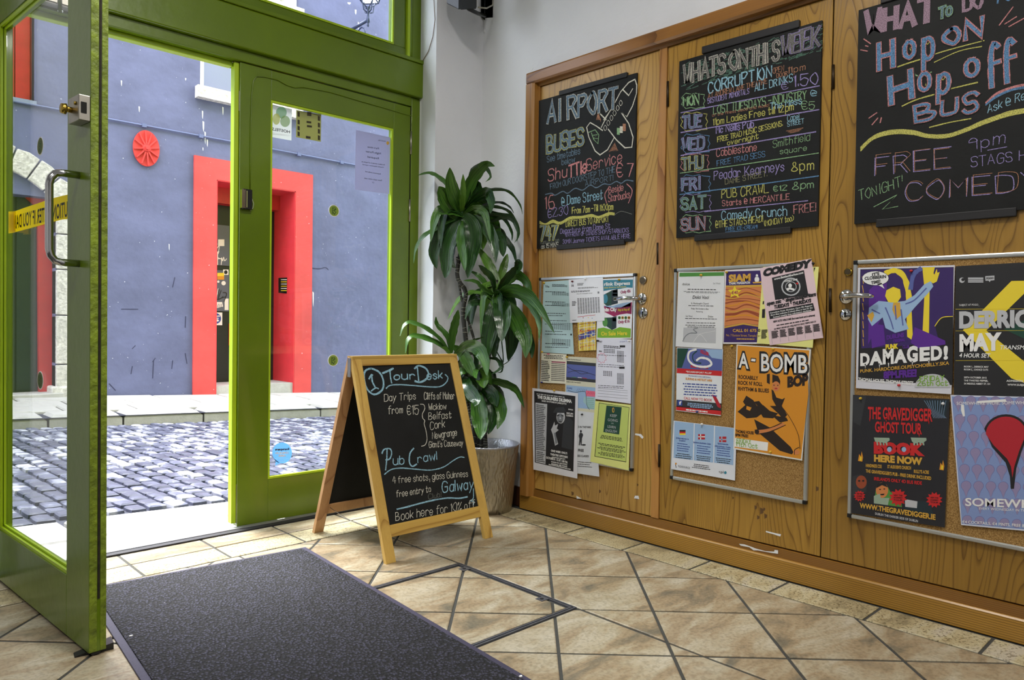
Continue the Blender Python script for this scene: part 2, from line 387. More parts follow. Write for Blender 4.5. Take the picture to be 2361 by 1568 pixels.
TILE = tilemat('floor_tile', (116, 110, 94), (158, 140, 112), (172, 161, 136))
TILES = tilemat('speckled_border_tile', (136, 126, 98), (174, 160, 124), (188, 178, 144), True)
floor = MB().box(-2.8, 2.75, -4.4, 3.26, -.1, -.004).build('floor', GROUT, kind='structure')
def tile(poly, mat, name='tile', gap=.0052, h=.0, kind=None):
    n = len(poly); area_ = abs(sum(poly[i][0]*poly[(i+1) % n][1]-poly[(i+1) % n][0]*poly[i][1] for i in range(n)))/2
    if n < 3 or area_ < .0012: return
    c = (sum(p[0] for p in poly)/n, sum(p[1] for p in poly)/n); ins = []
    sgn = 1 if sum(poly[i][0]*poly[(i+1) % n][1]-poly[(i+1) % n][0]*poly[i][1] for i in range(n)) > 0 else -1
    def inset(poly, g):
        L = [];  k = len(poly)
        for i in range(k):
            a, b, d = poly[i-1], poly[i], poly[(i+1) % k]
            e1 = (b[0]-a[0], b[1]-a[1]); e2 = (d[0]-b[0], d[1]-b[1]); l1, l2 = sqrt(e1[0]**2+e1[1]**2), sqrt(e2[0]**2+e2[1]**2)
            if l1 < 1e-4 or l2 < 1e-4: continue
            n1 = (-e1[1]/l1*sgn, e1[0]/l1*sgn); n2 = (-e2[1]/l2*sgn, e2[0]/l2*sgn); cs = 1+n1[0]*n2[0]+n1[1]*n2[1]
            if cs < .15: cs = .15
            L.append((b[0]+(n1[0]+n2[0])/cs*g, b[1]+(n1[1]+n2[1])/cs*g))
        return L
    A = inset(poly, gap); B = inset(poly, gap+.0035); k = len(A)
    if k < 3 or len(B) != k: return
    zt = random.uniform(-.0006, .0006)+h
    mb = MB(); pts = [(x, y, -.0055+h) for x, y in A]+[(x, y, -.0018+zt) for x, y in A]+[(x, y, zt) for x, y in B]
    fs = [tuple(range(2*k, 3*k))]
    for r in (0, k): fs += [(r+i, r+(i+1) % k, r+k+(i+1) % k, r+k+i) for i in range(k)]
    if sgn < 0: fs = [f[::-1] for f in fs]
    mb.quads(pts, fs); mb.build(name, mat, floor)
TS = .3313; OX, OY = 2.2715, 2.1202; th = radians(-44.85)
ax_, ay_ = (cos(th), sin(th)), (sin(th), -cos(th))
HX0, HX1, HY0, HY1 = 1.258, 1.868, 1.606, 2.222       # access cover
def cell(i, j, dx=0, dy=0):
    return [(OX+dx+TS*(a*ax_[0]+b*ay_[0]), OY+dy+TS*(a*ax_[1]+b*ay_[1])) for a, b in ((i, j), (i+1, j), (i+1, j+1), (i, j+1))]
for i in range(-9, 12):
    for j in range(-9, 14):
        P = cell(i, j); c = (sum(p[0] for p in P)/4, sum(p[1] for p in P)/4)
        vx, vy, vt = proj((c[0], c[1], 0)) if V((c[0], c[1], 0)).dot(_f) > .3 else (9999, 0, 0)
        if not (-260 < vx < 2620 and vy < 2300): continue
        Q = clipbox(P, -2.5, 2.495, -1, 2.875)
        if len(Q) < 3: continue
        # cut the hatch out: up to four rectangular bands
        for bx in ((-2.5, HX0, -1, 2.9), (HX1, 2.6, -1, 2.9), (HX0, HX1, -1, HY0), (HX0, HX1, HY1, 2.9)):
            R = clipbox(Q, *bx)
            if len(R) > 2: tile(R, TILE)
for i in range(-6, 10):
    for j in range(-6, 12):
        R = clipbox(cell(i, j, -.035, -.03), HX0+.022, HX1-.022, HY0+.022, HY1-.022)
        if len(R) > 2: tile(R, TILE)
for k in range(-1, 10):             # border along the cupboards
    y1 = 2.563-.3305*k; tile([(2.495, y1-.3305), (2.655, y1-.3305), (2.655, min(y1, 3.05)), (2.495, min(y1, 3.05))], TILES)
xs = [.9+.3265*k for k in range(-5, 6)]
for a, b in zip(xs, xs[1:]):        # two rows along the threshold
    b2 = min(b, 2.655)
    if a > 2.6: continue
    tile([(a, 2.875), (b2, 2.875), (b2, 3.047), (a, 3.047)], TILES)
    tile([(a, 3.047), (b2, 3.047), (b2, 3.196), (a, 3.196)], TILE)
# access cover frame set in the tiles
RIM = M('dull_galvanised_rim', (118, 120, 128), .45, .8, .15, 30)
hatch = thing('access_cover', ((HX0+HX1)/2, (HY0+HY1)/2, 0), 'square metal-rimmed inspection cover inlaid with floor tiles beside the mat', 'floor hatch')
def rimset(name, x0, x1, y0, y1, w, z, mat):
    P = [(x0, y0), (x1, y0), (x1, y1), (x0, y1)]; I = [(x0+w, y0+w), (x1-w, y0+w), (x1-w, y1-w), (x0+w, y1-w)]
    for i in range(4):
        j = (i+1) % 4; MB().prism([(*P[i], -.006), (*P[j], -.006), (*I[j], -.006), (*I[i], -.006)], (0, 0, z+.006)).build(name, mat, hatch)
rimset('outer_rim', HX0, HX1, HY0, HY1, .0065, .0016, RIM)
rimset('inner_rim', HX0+.0105, HX1-.0105, HY0+.0105, HY1-.0105, .0065, .0016, RIM)
for (x, y) in ((HX1-.034, HY1-.07), (HX1-.034, HY0+.13)):
    e = MB().box(x-.016, x+.02, y-.016, y+.016, -.002, .002).build('lifting_eye', RIM, hatch)
    MB().disc((x, y, .002), (0, 0, 1), .007, .0004, 14).build('key_hole', DARKGAP, e)

# ------------------------------------------------------------------ wooden cupboard wall
OAK1 = wood('oak_door_near_corner', (190, 150, 76), (130, 90, 34), 'z', 1.3, 46, wid=3.4)
OAK2 = wood('oak_door_middle', (172, 132, 54), (114, 78, 25), 'z', 4.1, 50, wid=3.4)
OAK3 = wood('oak_door_right', (160, 122, 50), (104, 72, 23), 'z', 7.7, 50, wid=3.4)
FRM = wood('pine_frame_upright', (164, 116, 54), (108, 68, 28), 'z', 2.2, 9, .28)
FRH = wood('pine_frame_head', (156, 108, 52), (100, 64, 28), 'y', 5.2, 7, .28)
PLI = wood('pine_plinth', (176, 132, 54), (72, 44, 14), 'y', 3.3, 4, .3, .15, 7, .25, lines=125)
RAILM = wood('pine_rail', (138, 96, 40), (88, 56, 22), 'y', 9.3, 4, .3, .2, 6, .3, lines=160)
YE = -1.2
def strip(name, prof, y0, y1, mat, mitre=0, label=None):      # profile in (x,z) swept along y
    k = len(prof); pts = [(x, y1+(mitre*(XW-x) if 0 else 0), z) for x, z in prof]+[(x, y0, z) for x, z in prof]
    o = MB().quads(pts, [tuple(range(k)), tuple(range(k, 2*k))[::-1]]+[(i, k+i, k+(i+1) % k, (i+1) % k) for i in range(k)]).build(name, mat, kind='structure')
    return o
strip('trim_1', [(XW, 0), (2.665, 0), (2.665, .070), (2.669, .075), (XW, .075)], YE, 2.692, PLI)
strip('trim_2', [(XW, .075), (2.677, .075), (2.681, .108), (XW, .112)], YE, 2.605, RAILM)
strip('trim_3', [(XW, 2.229), (2.648, 2.229), (2.645, 2.222), (2.645, 2.180), (2.652, 2.171), (2.675, 2.171), (2.677, 2.158), (XW, 2.158)], YE, 2.672, FRH)
# left upright with a splayed inner face
mb = MB(); prof = [(XW, 2.676), (2.648, 2.676), (2.645, 2.670), (2.645, 2.628), (2.652, 2.617), (2.676, 2.613), (2.678, 2.605), (XW, 2.605)]
mb.prism([(x, y, .075) for x, y in prof], (0, 0, 2.171-.075))
mb.prism([(x, y, 2.171) for x, y in prof[:4]]+[(XW, 2.628, 2.171)], (0, 0, 0.001))
mb.build('trim_4', FRM, kind='structure')
slab('trim_5', 2.6795, XW, 1.846, 1.884, .112, 2.158, wood('pine_post', (190, 138, 74), (132, 84, 38), 'z', 6.6))
slab('baseboard_right', 2.688, XW, 2.694, 3.07, 0, .10, M('dark_stained_skirting', (72, 42, 26), .4, 0, .2, 20))
slab('wall_cupboard_back', XW-.003, XW+.001, YE, 2.605, .1, 2.16, DARKGAP)
def cupboard(n, y0, y1, mat):
    d = struct('door_%d' % n, (XD, (y0+y1)/2, .115))
    MB().box(XD, XW-.004, y0+.0022, y1-.0022, .1145, 2.1555).build('door_panel', mat, d, bevel=.0012)
    return d
DA = cupboard(3, 1.884, 2.605, OAK1); DB = cupboard(4, 1.136, 1.846, OAK2); DC = cupboard(5, .40, 1.136, OAK3); DDd = cupboard(6, -.34, .40, OAK2)
RW = Surf((XD, 0, 0), (-1, 0, 0))
HINGE = M('dark_hinge', (52, 40, 26), .45, .7)
for (px, py0, py1, d) in ((1541, 188, 246, DB), (1521, 1024, 1076, DB), (1518, 560, 610, DB), (1922, 150, 205, DC), (1915, 665, 720, DC)):
    a, b = RW.p(px, py0), RW.p(px, py1); MB().tube([a+V((-.004, 0, 0)), b+V((-.004, 0, 0))], .0052, 10).build('hinge', HINGE, d, True)
def yz(px, py, x=XD): q = on(px, py, 0, x); return q.y, q.z
def rose(name, px, py, r, mat, d, h=.008, hole=None):
    y, z = yz(px, py); o = MB().disc((XD, y, z), (-1, 0, 0), r, h, 28, r1=r*.9).build(name, mat, d, True)
    if hole == 'key':
        mb = MB(); mb.disc((XD-h-.0002, y, z+.004), (-1, 0, 0), .0042, .0006, 14); mb.box(XD-h-.0008, XD-h, y-.0026, y+.0026, z-.011, z+.004); mb.build('key_hole', DARKGAP, o)
    if hole == 'cyl':
        MB().disc((XD-h, y, z), (-1, 0, 0), r*.72, .001, 24).build('cylinder', M('lock_core', (92, 80, 62), .4, .8), o)
    return y, z
def lever(d, px, py, dirn, L):
    y, z = rose('handle_rose', px, py, .0265, CHROME, d, .007)
    s = dirn; x = XD-.007
    path = [(x, y, z), (x-.030, y, z), (x-.040, y+s*.006, z), (x-.045, y+s*.020, z+.001), (x-.046, y+s*L*.5, z+.003), (x-.044, y+s*L, z-.001), (x-.036, y+s*(L+.012), z-.003)]
    MB().tube(path, [.0095, .0088, .009, .009, .0092, .0085, .006], 14).build('lever_handle', CHROME, d, True)
lever(DA, 1481, 689, 1, .115); rose('lock_escutcheon', 1483, 722, .0262, CHROME, DA, .005, 'key'); rose('cylinder_lock', 1484, 646, .0185, STEEL, DA, .008, 'cyl')
lever(DC, 1952, 684, -1, .095); rose('lock_escutcheon', 1950, 725, .0215, CHROME, DC, .005, 'key'); rose('cylinder_lock', 1957, 627, .0150, BRASS, DC, .008, 'cyl')

# ================================================================== GREEN SHOPFRONT
fr = struct('trim_6', (1.4, 3.28, 0)); YF = 3.27
def gbox(name, x0, x1, y0, y1, z0, z1, mat=GREEN, par=None, bv=.003): return MB().box(x0, x1, y0, y1, z0, z1).build(name, mat, par or fr, bevel=bv)
gbox('jamb', .395, .462, 3.25, 3.40, -.02, 2.17); gbox('jamb', 2.364, 2.420, 3.265, 3.40, 0, 2.17)
gbox('head_rail', .462, 2.364, 3.262, 3.40, 2.122, 2.172)
gbox('head_bead', .462, 1.395, 3.300, 3.34, 2.100, 2.122, GREENL)
gbox('transom_board', .395, 2.424, 3.235, 3.40, 2.172, 2.352, bv=.006)
gbox('transom_sill', .395, 2.416, 3.228, 3.262, 2.352, 2.372)
gbox('window_jamb', 2.362, 2.418, 3.262, 3.40, 2.372, 3.02); gbox('window_head', .395, 2.418, 3.262, 3.40, 2.97, 3.02)
gbox('window_jamb', .395, .47, 3.262, 3.40, 2.372, 3.02)
win = struct('window_1', (1.35, 3.27, 2.37))
for n, x0, x1, z0, z1 in (('bottom_rail', .47, 2.355, 2.374, 2.430), ('stile', 2.255, 2.335, 2.430, 2.97), ('stile', .47, .55, 2.430, 2.97), ('top_rail', .55, 2.255, 2.91, 2.97)):
    MB().box(x0, x1, 3.285, 3.335, z0, z1).build(n, GREEN, win, bevel=.003)
MB().box(2.335, 2.352, 3.270, 3.30, 2.376, 2.97).build('draught_bead', GREENL, win)
for q in ((.55, 2.255, 3.282, 3.290, 2.430, 2.440), (2.245, 2.255, 3.282, 3.290, 2.44, 2.91)): MB().box(*q).build('glazing_bead', GREENL, win)
MB().box(.55, 2.255, 3.308, 3.312, 2.430, 2.91).build('pane', GLASS, win)
# closed right-hand leaf
d2 = struct('door_2', (1.42, YF, .005))
for n, x0, x1, z0, z1 in (('stile', 1.418, 1.566, .006, 2.118), ('stile', 2.252, 2.360, .006, 2.118), ('bottom_rail', 1.566, 2.252, .006, .204), ('top_rail', 1.566, 2.252, 1.982, 2.118)):
    MB().box(x0, x1, YF, YF+.046, z0, z1).build(n, GREEN, d2, bevel=.002)
MB().box(1.396, 1.4175, YF+.012, YF+.050, .02, 2.118).build('meeting_strip', GREENL, d2, bevel=.002)
for x0, x1, z0, z1 in ((1.566, 1.575, .204, 1.982), (2.243, 2.252, .204, 1.982), (1.575, 2.243, .204, .214), (1.575, 2.243, 1.972, 1.982)): MB().box(x0, x1, YF+.003, YF+.016, z0, z1).build('glazing_bead', GREENL, d2)
MB().box(1.572, 2.246, YF+.018, YF+.022, .21, 1.976).build('pane', GLASS, d2)
FS = Surf((0, YF, 0), (0, -1, 0)); GS = Surf((0, YF+.018, 0), (0, -1, 0))
for (px, a, b) in ((947, 303, 356), (944, 460, 511)):
    p, q = FS.p(px, a), FS.p(px, b); MB().tube([(p.x, YF-.003, p.z), (p.x, YF-.003, q.z)], .006, 10).build('hinge', STEEL, d2, True)
MB().box(2.3598, 2.3642, YF-.001, YF+.02, .005, 2.118).build('hinge_gap', DARKGAP, d2)
a = FS.p(549, 1114); MB().box(1.4155, 1.4185, YF+.004, YF+.016, .02, .20).build('shoot_bolt', STEEL, d2)
MB().box(1.4155, 1.4185, YF+.006, YF+.016, 1.90, 1.99).build('strike_plate', STEEL, d2)
# alarm contact box on the stile
p, q = FS.p(556, 436), FS.p(577, 485)
c = MB().box(p.x, q.x, YF-.022, YF, q.z, p.z).build('contact_sensor', BLACK, d2, bevel=.002)
MB().box(p.x-.006, p.x+.012, YF-.024, YF+.02, q.z+.004, p.z-.004).build('sensor_plate', CHROME, d2)
MB().box(p.x+.016, p.x+.019, YF-.0235, YF-.0215, q.z+.008, p.z-.008).build('sensor_trim', M('sensor_yellow', (190, 190, 120), .5), d2)
# threshold
MB().box(.40, 2.42, 3.200, 3.235, -.004, .004).build('trim_7', M('dark_rubber_threshold', (40, 40, 44), .6), kind='structure')
MB().box(.40, 2.42, 3.236, 3.262, -.004, .007).build('trim_8', M('aluminium_threshold', (176, 178, 182), .35, .6), kind='structure')
# painted-over wire on the leaf, loose wire above
def wire(name, pts, r, mat, lab, cat, par=None):
    o = MB().tube(pts, r, 6).build(name, mat, par, True)
    if lab: tag(o, lab, cat)
    return o
pts = [FS.p(x, y, .003) for x, y in ((577, 440), (577, 380), (578, 290), (580, 220), (584, 186), (592, 176), (610, 177), (640, 184), (663, 197), (680, 202), (700, 201), (760, 212), (830, 233), (880, 247), (930, 262), (953, 268), (958, 274), (966, 268))]
wire('painted_cable', pts, .0024, GREEN, 'thin cable painted green clipped across the top of the closed door', 'cable')
pts = [FS.p(577, 486, .004), FS.p(583, 480, .012), FS.p(585, 470, .012), FS.p(580, 455, .006), FS.p(577, 441, .004)]
wire('sensor_cable', pts, .0014, M('clear_cable', (190, 195, 170), .4), 'short loop of pale cable beside the black door contact', 'cable')
RVL = Surf((2.375, 3.07, 0), (-.9726, .2323, 0)); pts = [RVL.p(999, -40, .006), RVL.p(1001, 10, .006), RVL.p(1003, 45, .006), RVL.p(998, 85, .006), RVL.p(988, 118, .005), RVL.p(976, 138, .004), RVL.p(968, 151, .004)]
wire('hanging_cable', pts, .0022, M('brown_cable', (120, 100, 82), .5), 'thin brown cable hanging down the white pier above the door', 'cable')

# ------------------------------------------------------------------ open left-hand leaf
F0 = V((.567, 2.278, 0)); dS = V((-.0841, .9965, 0)); nO = V((.9965, .0841, 0)); UP = V((0, 0, 1))
def L(s, off, z): return F0+dS*s+nO*off+UP*z
d1 = struct('door_1', tuple(L(.95, .022, 0)))
def lbox(name, s0, s1, o0, o1, z0, z1, mat, par=None, bv=.002):
    return MB().obox(L(s0, o0, z0), dS*(s1-s0), nO*(o1-o0), UP*(z1-z0)).build(name, mat, par or d1, bevel=bv)
lbox('stile', 0, .181, 0, .045, .010, 2.11, GREEN); lbox('stile', .880, .955, 0, .045, .010, 2.11, GREEN)
lbox('bottom_rail', .181, .880, 0, .045, .010, .190, GREEN); lbox('top_rail', .181, .880, 0, .045, 1.985, 2.11, GREEN)
mb = MB()
for s0, s1, z0, z1, o0, o1 in ((.181, .880, .190, .200, .004, .012), (.181, .880, .190, .207, .014, .020), (.181, .880, 1.974, 1.985, .004, .012), (.181, .880, 1.968, 1.985, .014, .020),
                               (.868, .880, .19, 1.985, .004, .012), (.862, .880, .19, 1.985, .014, .020)):
    MB().obox(L(s0, o0, z0), dS*(s1-s0), nO*(o1-o0), UP*(z1-z0)).build('glazing_bead', GREENL, d1)
lbox('pane', .181, .872, .021, .025, .19, 1.98, GLASS, bv=0)
lbox('worn_edge', -.0012, 0, .0006, .020, .012, 2.10, GREENW, bv=0); lbox('brush_seal', -.0016, .0, .0215, .0275, .16, 2.10, M('dark_brush_seal', (34, 28, 16), .9, 0, .6, 60), bv=0)
lbox('worn_edge', -.0012, 0, .029, .0445, .012, 2.10, GREENW, bv=0)
lbox('sweep_seal', 0, .93, .008, .03, .003, .010, BLACK, bv=0)
# pull handle
hz0, hz1 = 1.105, 1.355
path = [L(.085, 0, hz1), L(.085, -.045, hz1), L(.085, -.060, hz1-.004), L(.085, -.071, hz1-.018), L(.085, -.075, hz1-.035), L(.085, -.075, hz0+.035), L(.085, -.071, hz0+.018), L(.085, -.060, hz0+.004), L(.085, -.045, hz0), L(.085, 0, hz0)]
MB().tube(path, .0105, 14).build('pull_handle', CHROME, d1, True)
# rim latch
lk = lbox('rim_latch', .000, .080, -.030, 0, 1.492, 1.562, STEEL)
lbox('latch_mouth', -.0015, .0, -.024, -.010, 1.512, 1.542, DARKGAP, lk, 0)
MB().disc(L(.055, -.030, 1.527), -nO, .008, .016, 18).build('knob_stem', BRASS, lk, True)
MB().disc(L(.055, -.044, 1.527), -nO, .015, .012, 22, r1=.013).build('turn_knob', BRASS, lk, True)
MB().disc(L(.022, -.030, 1.540), -nO, .005, .004, 12).build('screw', BRASS, lk, True)
# rubber wedge
mb = MB(); a = on(172, 1517, 2, .0); b = on(262, 1497, 2, .0); dd = (b-a); wv = V((dd.y, -dd.x, 0)).normalized()*-.05
mb.quads([a, b, b+wv, a+wv*.6, b+V((0, 0, .020)), b+wv+V((0, 0, .020)), a+V((0, 0, .003)), a+wv*.6+V((0, 0, .003))], [(0, 1, 2, 3)[::-1], (6, 4, 5, 7), (0, 1, 4, 6), (1, 2, 5, 4), (2, 3, 7, 5), (3, 0, 6, 7)])
o = mb.build('door_wedge', BLACK); tag(o, 'black rubber wedge jammed under the open green door', 'door wedge')

q = RW.p(1467, 1146); MB().prism([RW.p(1462, 1147, .0008), RW.p(1463, 1143, .0008), RW.p(1471, 1143, .0008), RW.p(1473, 1151, .0008), RW.p(1466, 1151, .0008)], (.0005, 0, 0)).build('worn_hole', DARKGAP, DA)
SC1 = M('scuff_marks', (96, 68, 34), .6)
def scuff(d, pts):
    for a, b, r in pts: MB().prism([RW.p(a-r*.5, b-r, .0006), RW.p(a+r*.6, b-r*.5, .0006), RW.p(a+r*.5, b+r*.6, .0006), RW.p(a-r*.4, b+r, .0006)], (.0004, 0, 0)).build('scuff', SC1, d)
scuff(DB, ((1742, 1170, 5), (1756, 1178, 8), (1765, 1190, 6), (1748, 1193, 5), (1762, 1174, 4), (1884, 1127, 6), (1690, 1148, 3)))
scuff(DA, ((1383, 1133, 4), (1320, 1138, 5), (1470, 1118, 3)))

# ================================================================== MAT
matp = M('rubber_mat_edge', (56, 52, 74), .6, 0, .1, 60, .2, 200)
def pilemat():
    m, nt, b = newmat('ribbed_pile'); vo = nd(nt, 'ShaderNodeTexVoronoi', Scale=115.); nt.links.new(mapped(nt, (1.15, .8, 1), rot=(0, 0, .35)), vo.inputs['Vector'])
    n = nd(nt, 'ShaderNodeTexNoise', Scale=300., Detail=2.); nt.links.new(mapped(nt, (1, 1, 1)), n.inputs['Vector'])
    mx = nd(nt, 'ShaderNodeMath', operation='MULTIPLY'); nt.links.new(vo.outputs['Distance'], mx.inputs[0]); nt.links.new(n.outputs[0], mx.inputs[1])
    nt.links.new(ramp(nt, mx.outputs[0], [(.06, lin((70, 70, 90))), (.24, lin((8, 8, 12)))]), b.inputs['Base Color']); b.inputs['Roughness'].default_value = .85
    iv = nd(nt, 'ShaderNodeMath', operation='SUBTRACT'); iv.inputs[0].default_value = 1; nt.links.new(vo.outputs['Distance'], iv.inputs[1]); bump(nt, b, iv.outputs[0], 1., .006); return m
PILE = pilemat()
mt = thing('door_mat', (1.05, 2.1, 0), 'large charcoal ribbed entrance mat with rubber border inside the doorway', 'mat')
TR, TL = V((1.506, 2.796, 0)), V((.694, 2.866, 0)); dv = V((-.0795, -.9968, 0)); LEN = 2.1
BR, BL = TR+dv*LEN, TL+dv*LEN
mb = MB(); c = (TR+TL+BR+BL)/4
mb.prism([q+V((0, 0, .0018)) for q in (BL, BR, TR, TL)], (0, 0, .003), inset=.003); mb.build('rubber_border', matp, mt)
u_ = (TR-TL).normalized()
P = [BL+u_*.022-dv*.022, BR-u_*.022-dv*.022, TR-u_*.022+dv*.022, TL+u_*.022+dv*.022]
mb = MB(); P = [p+V((0, 0, .004)) for p in P]; mb.prism(P, (0, 0, .005), inset=.004); mb.build('pile', PILE, mt)
mb = MB(); LINT = M('white_lint', (225, 225, 225), .9)
for px, py in ((302, 1467), (465, 1348), (565, 1344), (790, 1336), (790, 1386), (705, 1410), (1200, 1560), (380, 1390), (520, 1490), (640, 1520), (880, 1500), (610, 1320)):
    q = on(px, py, 2, .0095); r = .0012 if px not in (302, 1200) else .006
    mb.prism([q+V((r*cos(a+random.uniform(-.3, .3)), r*sin(a)*random.uniform(.4, 1), 0)) for a in (0, 1.2, 2.5, 3.7, 5)], (0, 0, r*.4))
mb.build('lint', LINT, mt, kind='stuff')

# ================================================================== A-BOARD
PINE = wood('pale_pine', (214, 176, 92), (164, 122, 54), 'z', 11.1, 9, .4)
PINEH = wood('pale_pine_rail', (212, 174, 88), (164, 122, 52), 'x', 12.3, 9, .4)
PINED = wood('pine_back_frame', (206, 160, 112), (160, 112, 70), 'z', 13.7, 9, .4)
BOARD = M('blackboard', (19, 20, 20), .68, 0, .4, 5, .05, 90, spec=.3)
ab = thing('sandwich_board', (1.92, 2.69, 0), 'pine framed folding chalkboard standing on the floor by the closed door', 'pavement sign')
AX0, AX1 = 1.640, 2.208; B0, T0 = V((0, 2.395, 0)), V((0, 2.668, .805)); av = (T0-B0).normalized(); an = V((0, -av.z, av.y))
def AP(x, t, o=0): return V((x, 0, 0))+B0+av*t+an*o       # t along the slope
LT = (T0-B0).length
def abox(name, x0, x1, t0, t1, o0, o1, mat, par, F=AP): 
    return MB().prism([F(x0, t0, o0), F(x1, t0, o0), F(x1, t1, o0), F(x0, t1, o0)], F(x0, t0, o1)-F(x0, t0, o0)).build(name, mat, par, bevel=.0015)
abox('leg', AX0, AX0+.046, 0, LT, -.02, 0, PINE, ab); abox('leg', AX1-.046, AX1, 0, LT, -.02, 0, PINE, ab)
abox('top_rail', AX0+.046, AX1-.046, LT-.040, LT, -.02, 0, PINEH, ab); abox('bottom_rail', AX0+.046, AX1-.046, .098, .146, -.02, 0, PINEH, ab)
pnl = abox('blackboard', AX0+.044, AX1-.044, .14, LT-.036, -.012, -.006, BOARD, ab)
B1, T1 = V((0, 2.985, 0)), V((0, 2.700, .805)); av2 = (T1-B1).normalized(); an2 = V((0, av2.z, -av2.y))
def BP(x, t, o=0): return V((x, 0, 0))+B1+av2*t+an2*o
LT2 = (T1-B1).length
abox('leg', AX0, AX0+.046, 0, LT2, -.02, 0, PINED, ab, BP); abox('leg', AX1-.046, AX1, 0, LT2, -.02, 0, PINED, ab, BP)
abox('top_rail', AX0+.046, AX1-.046, LT2-.04, LT2, -.02, 0, PINED, ab, BP); abox('bottom_rail', AX0+.046, AX1-.046, .098, .146, -.02, 0, PINED, ab, BP)
abox('blackboard', AX0+.044, AX1-.044, .14, LT2-.036, -.014, -.008, BOARD, ab, BP)
for x in (AX0, AX1-.02):
    MB().box(x-.0015 if x < 1.8 else x+.0195, x+.0005 if x < 1.8 else x+.0215, 2.672, 2.696, .72, .80).build('hinge_plate', STEEL, ab)
MB().box(AX0+.002, AX1-.002, 2.664, 2.704, .797, .808).build('ridge_hinge', PINEH, ab)
ch = [V((AX0+.055, 2.44+(2.94-2.44)*t, .118-.028*sin(pi*t))) for t in [i/10 for i in range(11)]]
MB().tube(ch, .0016, 5).build('spreader_chain', STEEL, ab, True)
AB = Surf(AP(0, 0, -.006), an, 700, 800, 3.015)
CW = chalk('chalk_white', (232, 230, 214)); CB = chalk('chalk_pale_blue', (158, 206, 226)); CP = chalk('chalk_pink', (214, 142, 142)); CV = chalk('chalk_lilac', (164, 150, 208))
CYL = chalk('chalk_yellow', (208, 204, 108)); CG = chalk('chalk_green', (150, 192, 142)); CBL = chalk('chalk_blue', (100, 146, 190)); CGR = chalk('chalk_grey_blue', (108, 132, 152)); CO = chalk('chalk_orange', (188, 134, 104)); CGY = chalk('chalk_grey', (128, 132, 124))
CHALKS = [CW, CB, CP, CV, CYL, CG, CBL, CGR, CO, CGY, M('board_black', (12, 12, 12), .7)]
w_, b_, p_, v_, y_, g_, l_, s_, o_, q_, k_ = range(11)
mb = MB()
def H(t, x0, y0, x1, y1, h, w=5, c=w_, **k): hand(mb, SF, t, x0, y0, x1, y1, h, w, c, **k)
def K(pts, w=4, c=w_, **k): stroke(mb, SF, pts, w, c, **k)
SF = AB
K([(470, 150), (430, 165), (420, 215), (440, 290), (490, 330), (545, 300), (555, 240), (530, 180), (480, 152), (455, 152)], 13, b_)
K([(455, 222), (470, 195), (480, 195)], 10, b_); K([(474, 195), (478, 240), (500, 285)], 11, b_); K([(472, 305), (500, 285), (520, 290)], 9, b_)
K([(550, 182), (580, 170), (622, 150)], 14, b_); K([(600, 165), (604, 210), (612, 250)], 10, b_); H('our', 628, 228, 775, 222, 52, 10, b_)
K([(772, 150), (800, 130), (850, 150), (868, 190), (850, 225), (810, 245), (775, 238)], 13, b_); K([(790, 140), (795, 190), (800, 235)], 10, b_); H('esk', 858, 228, 965, 218, 56, 9, b_)
K([(985, 192), (1003, 215), (990, 248), (950, 275), (880, 278), (760, 268), (660, 262), (600, 268), (574, 288)], 8, b_)
H('Day Trips', 560, 380, 780, 362, 50); H('Cliffs of Moher', 838, 365, 1050, 362, 48, 4.5); H('from', 590, 465, 690, 460, 52); H('€15', 720, 470, 800, 466, 64)
K([(812, 398), (835, 402), (842, 430), (826, 465), (828, 495), (842, 512), (838, 535), (850, 580), (858, 640), (845, 680), (820, 690)], 5)
H('Wicklow', 868, 438, 990, 432, 42, 4.5); H('Belfast', 868, 505, 1028, 495, 48, 4.5); H('Cork', 880, 575, 980, 558, 52, 5); H('Newgrange', 895, 640, 1065, 615, 46, 4.5); H("Giant's Causeway", 872, 700, 1108, 686, 42, 4.2)
K([(545, 740), (560, 712), (600, 708), (612, 740), (598, 778), (572, 785)], 10, b_); K([(580, 712), (578, 780), (570, 855)], 9, b_); H('ub', 622, 820, 700, 812, 62, 8, b_)
K([(765, 705), (740, 740), (735, 800), (755, 830), (785, 815)], 10, b_); H('rawl', 795, 806, 925, 784, 58, 8, b_)
K([(562, 886), (610, 852), (680, 842), (780, 850), (880, 856), (970, 836), (1040, 790), (1085, 766), (1116, 768)], 8, b_)
H('4 free shots, glass Guinness', 618, 950, 1142, 900, 46, 4.5); H('free entry to', 645, 1045, 885, 1006, 44, 4.5); H('Galway', 965, 1012, 1180, 985, 74, 9, b_); H('Club!', 868, 1058, 955, 1042, 36, 3.5, q_)
K([(650, 1128), (720, 1112), (800, 1090), (900, 1066), (1000, 1050), (1080, 1052), (1138, 1042)], 11, b_); K([(1180, 985), (1180, 1050), (1160, 1070), (1185, 1075), (1178, 1100)], 7, b_)
H('Book here for 10% off', 640, 1208, 1192, 1118, 58, 5)
mb.build('chalk_writing', CHALKS, pnl, kind='stuff')

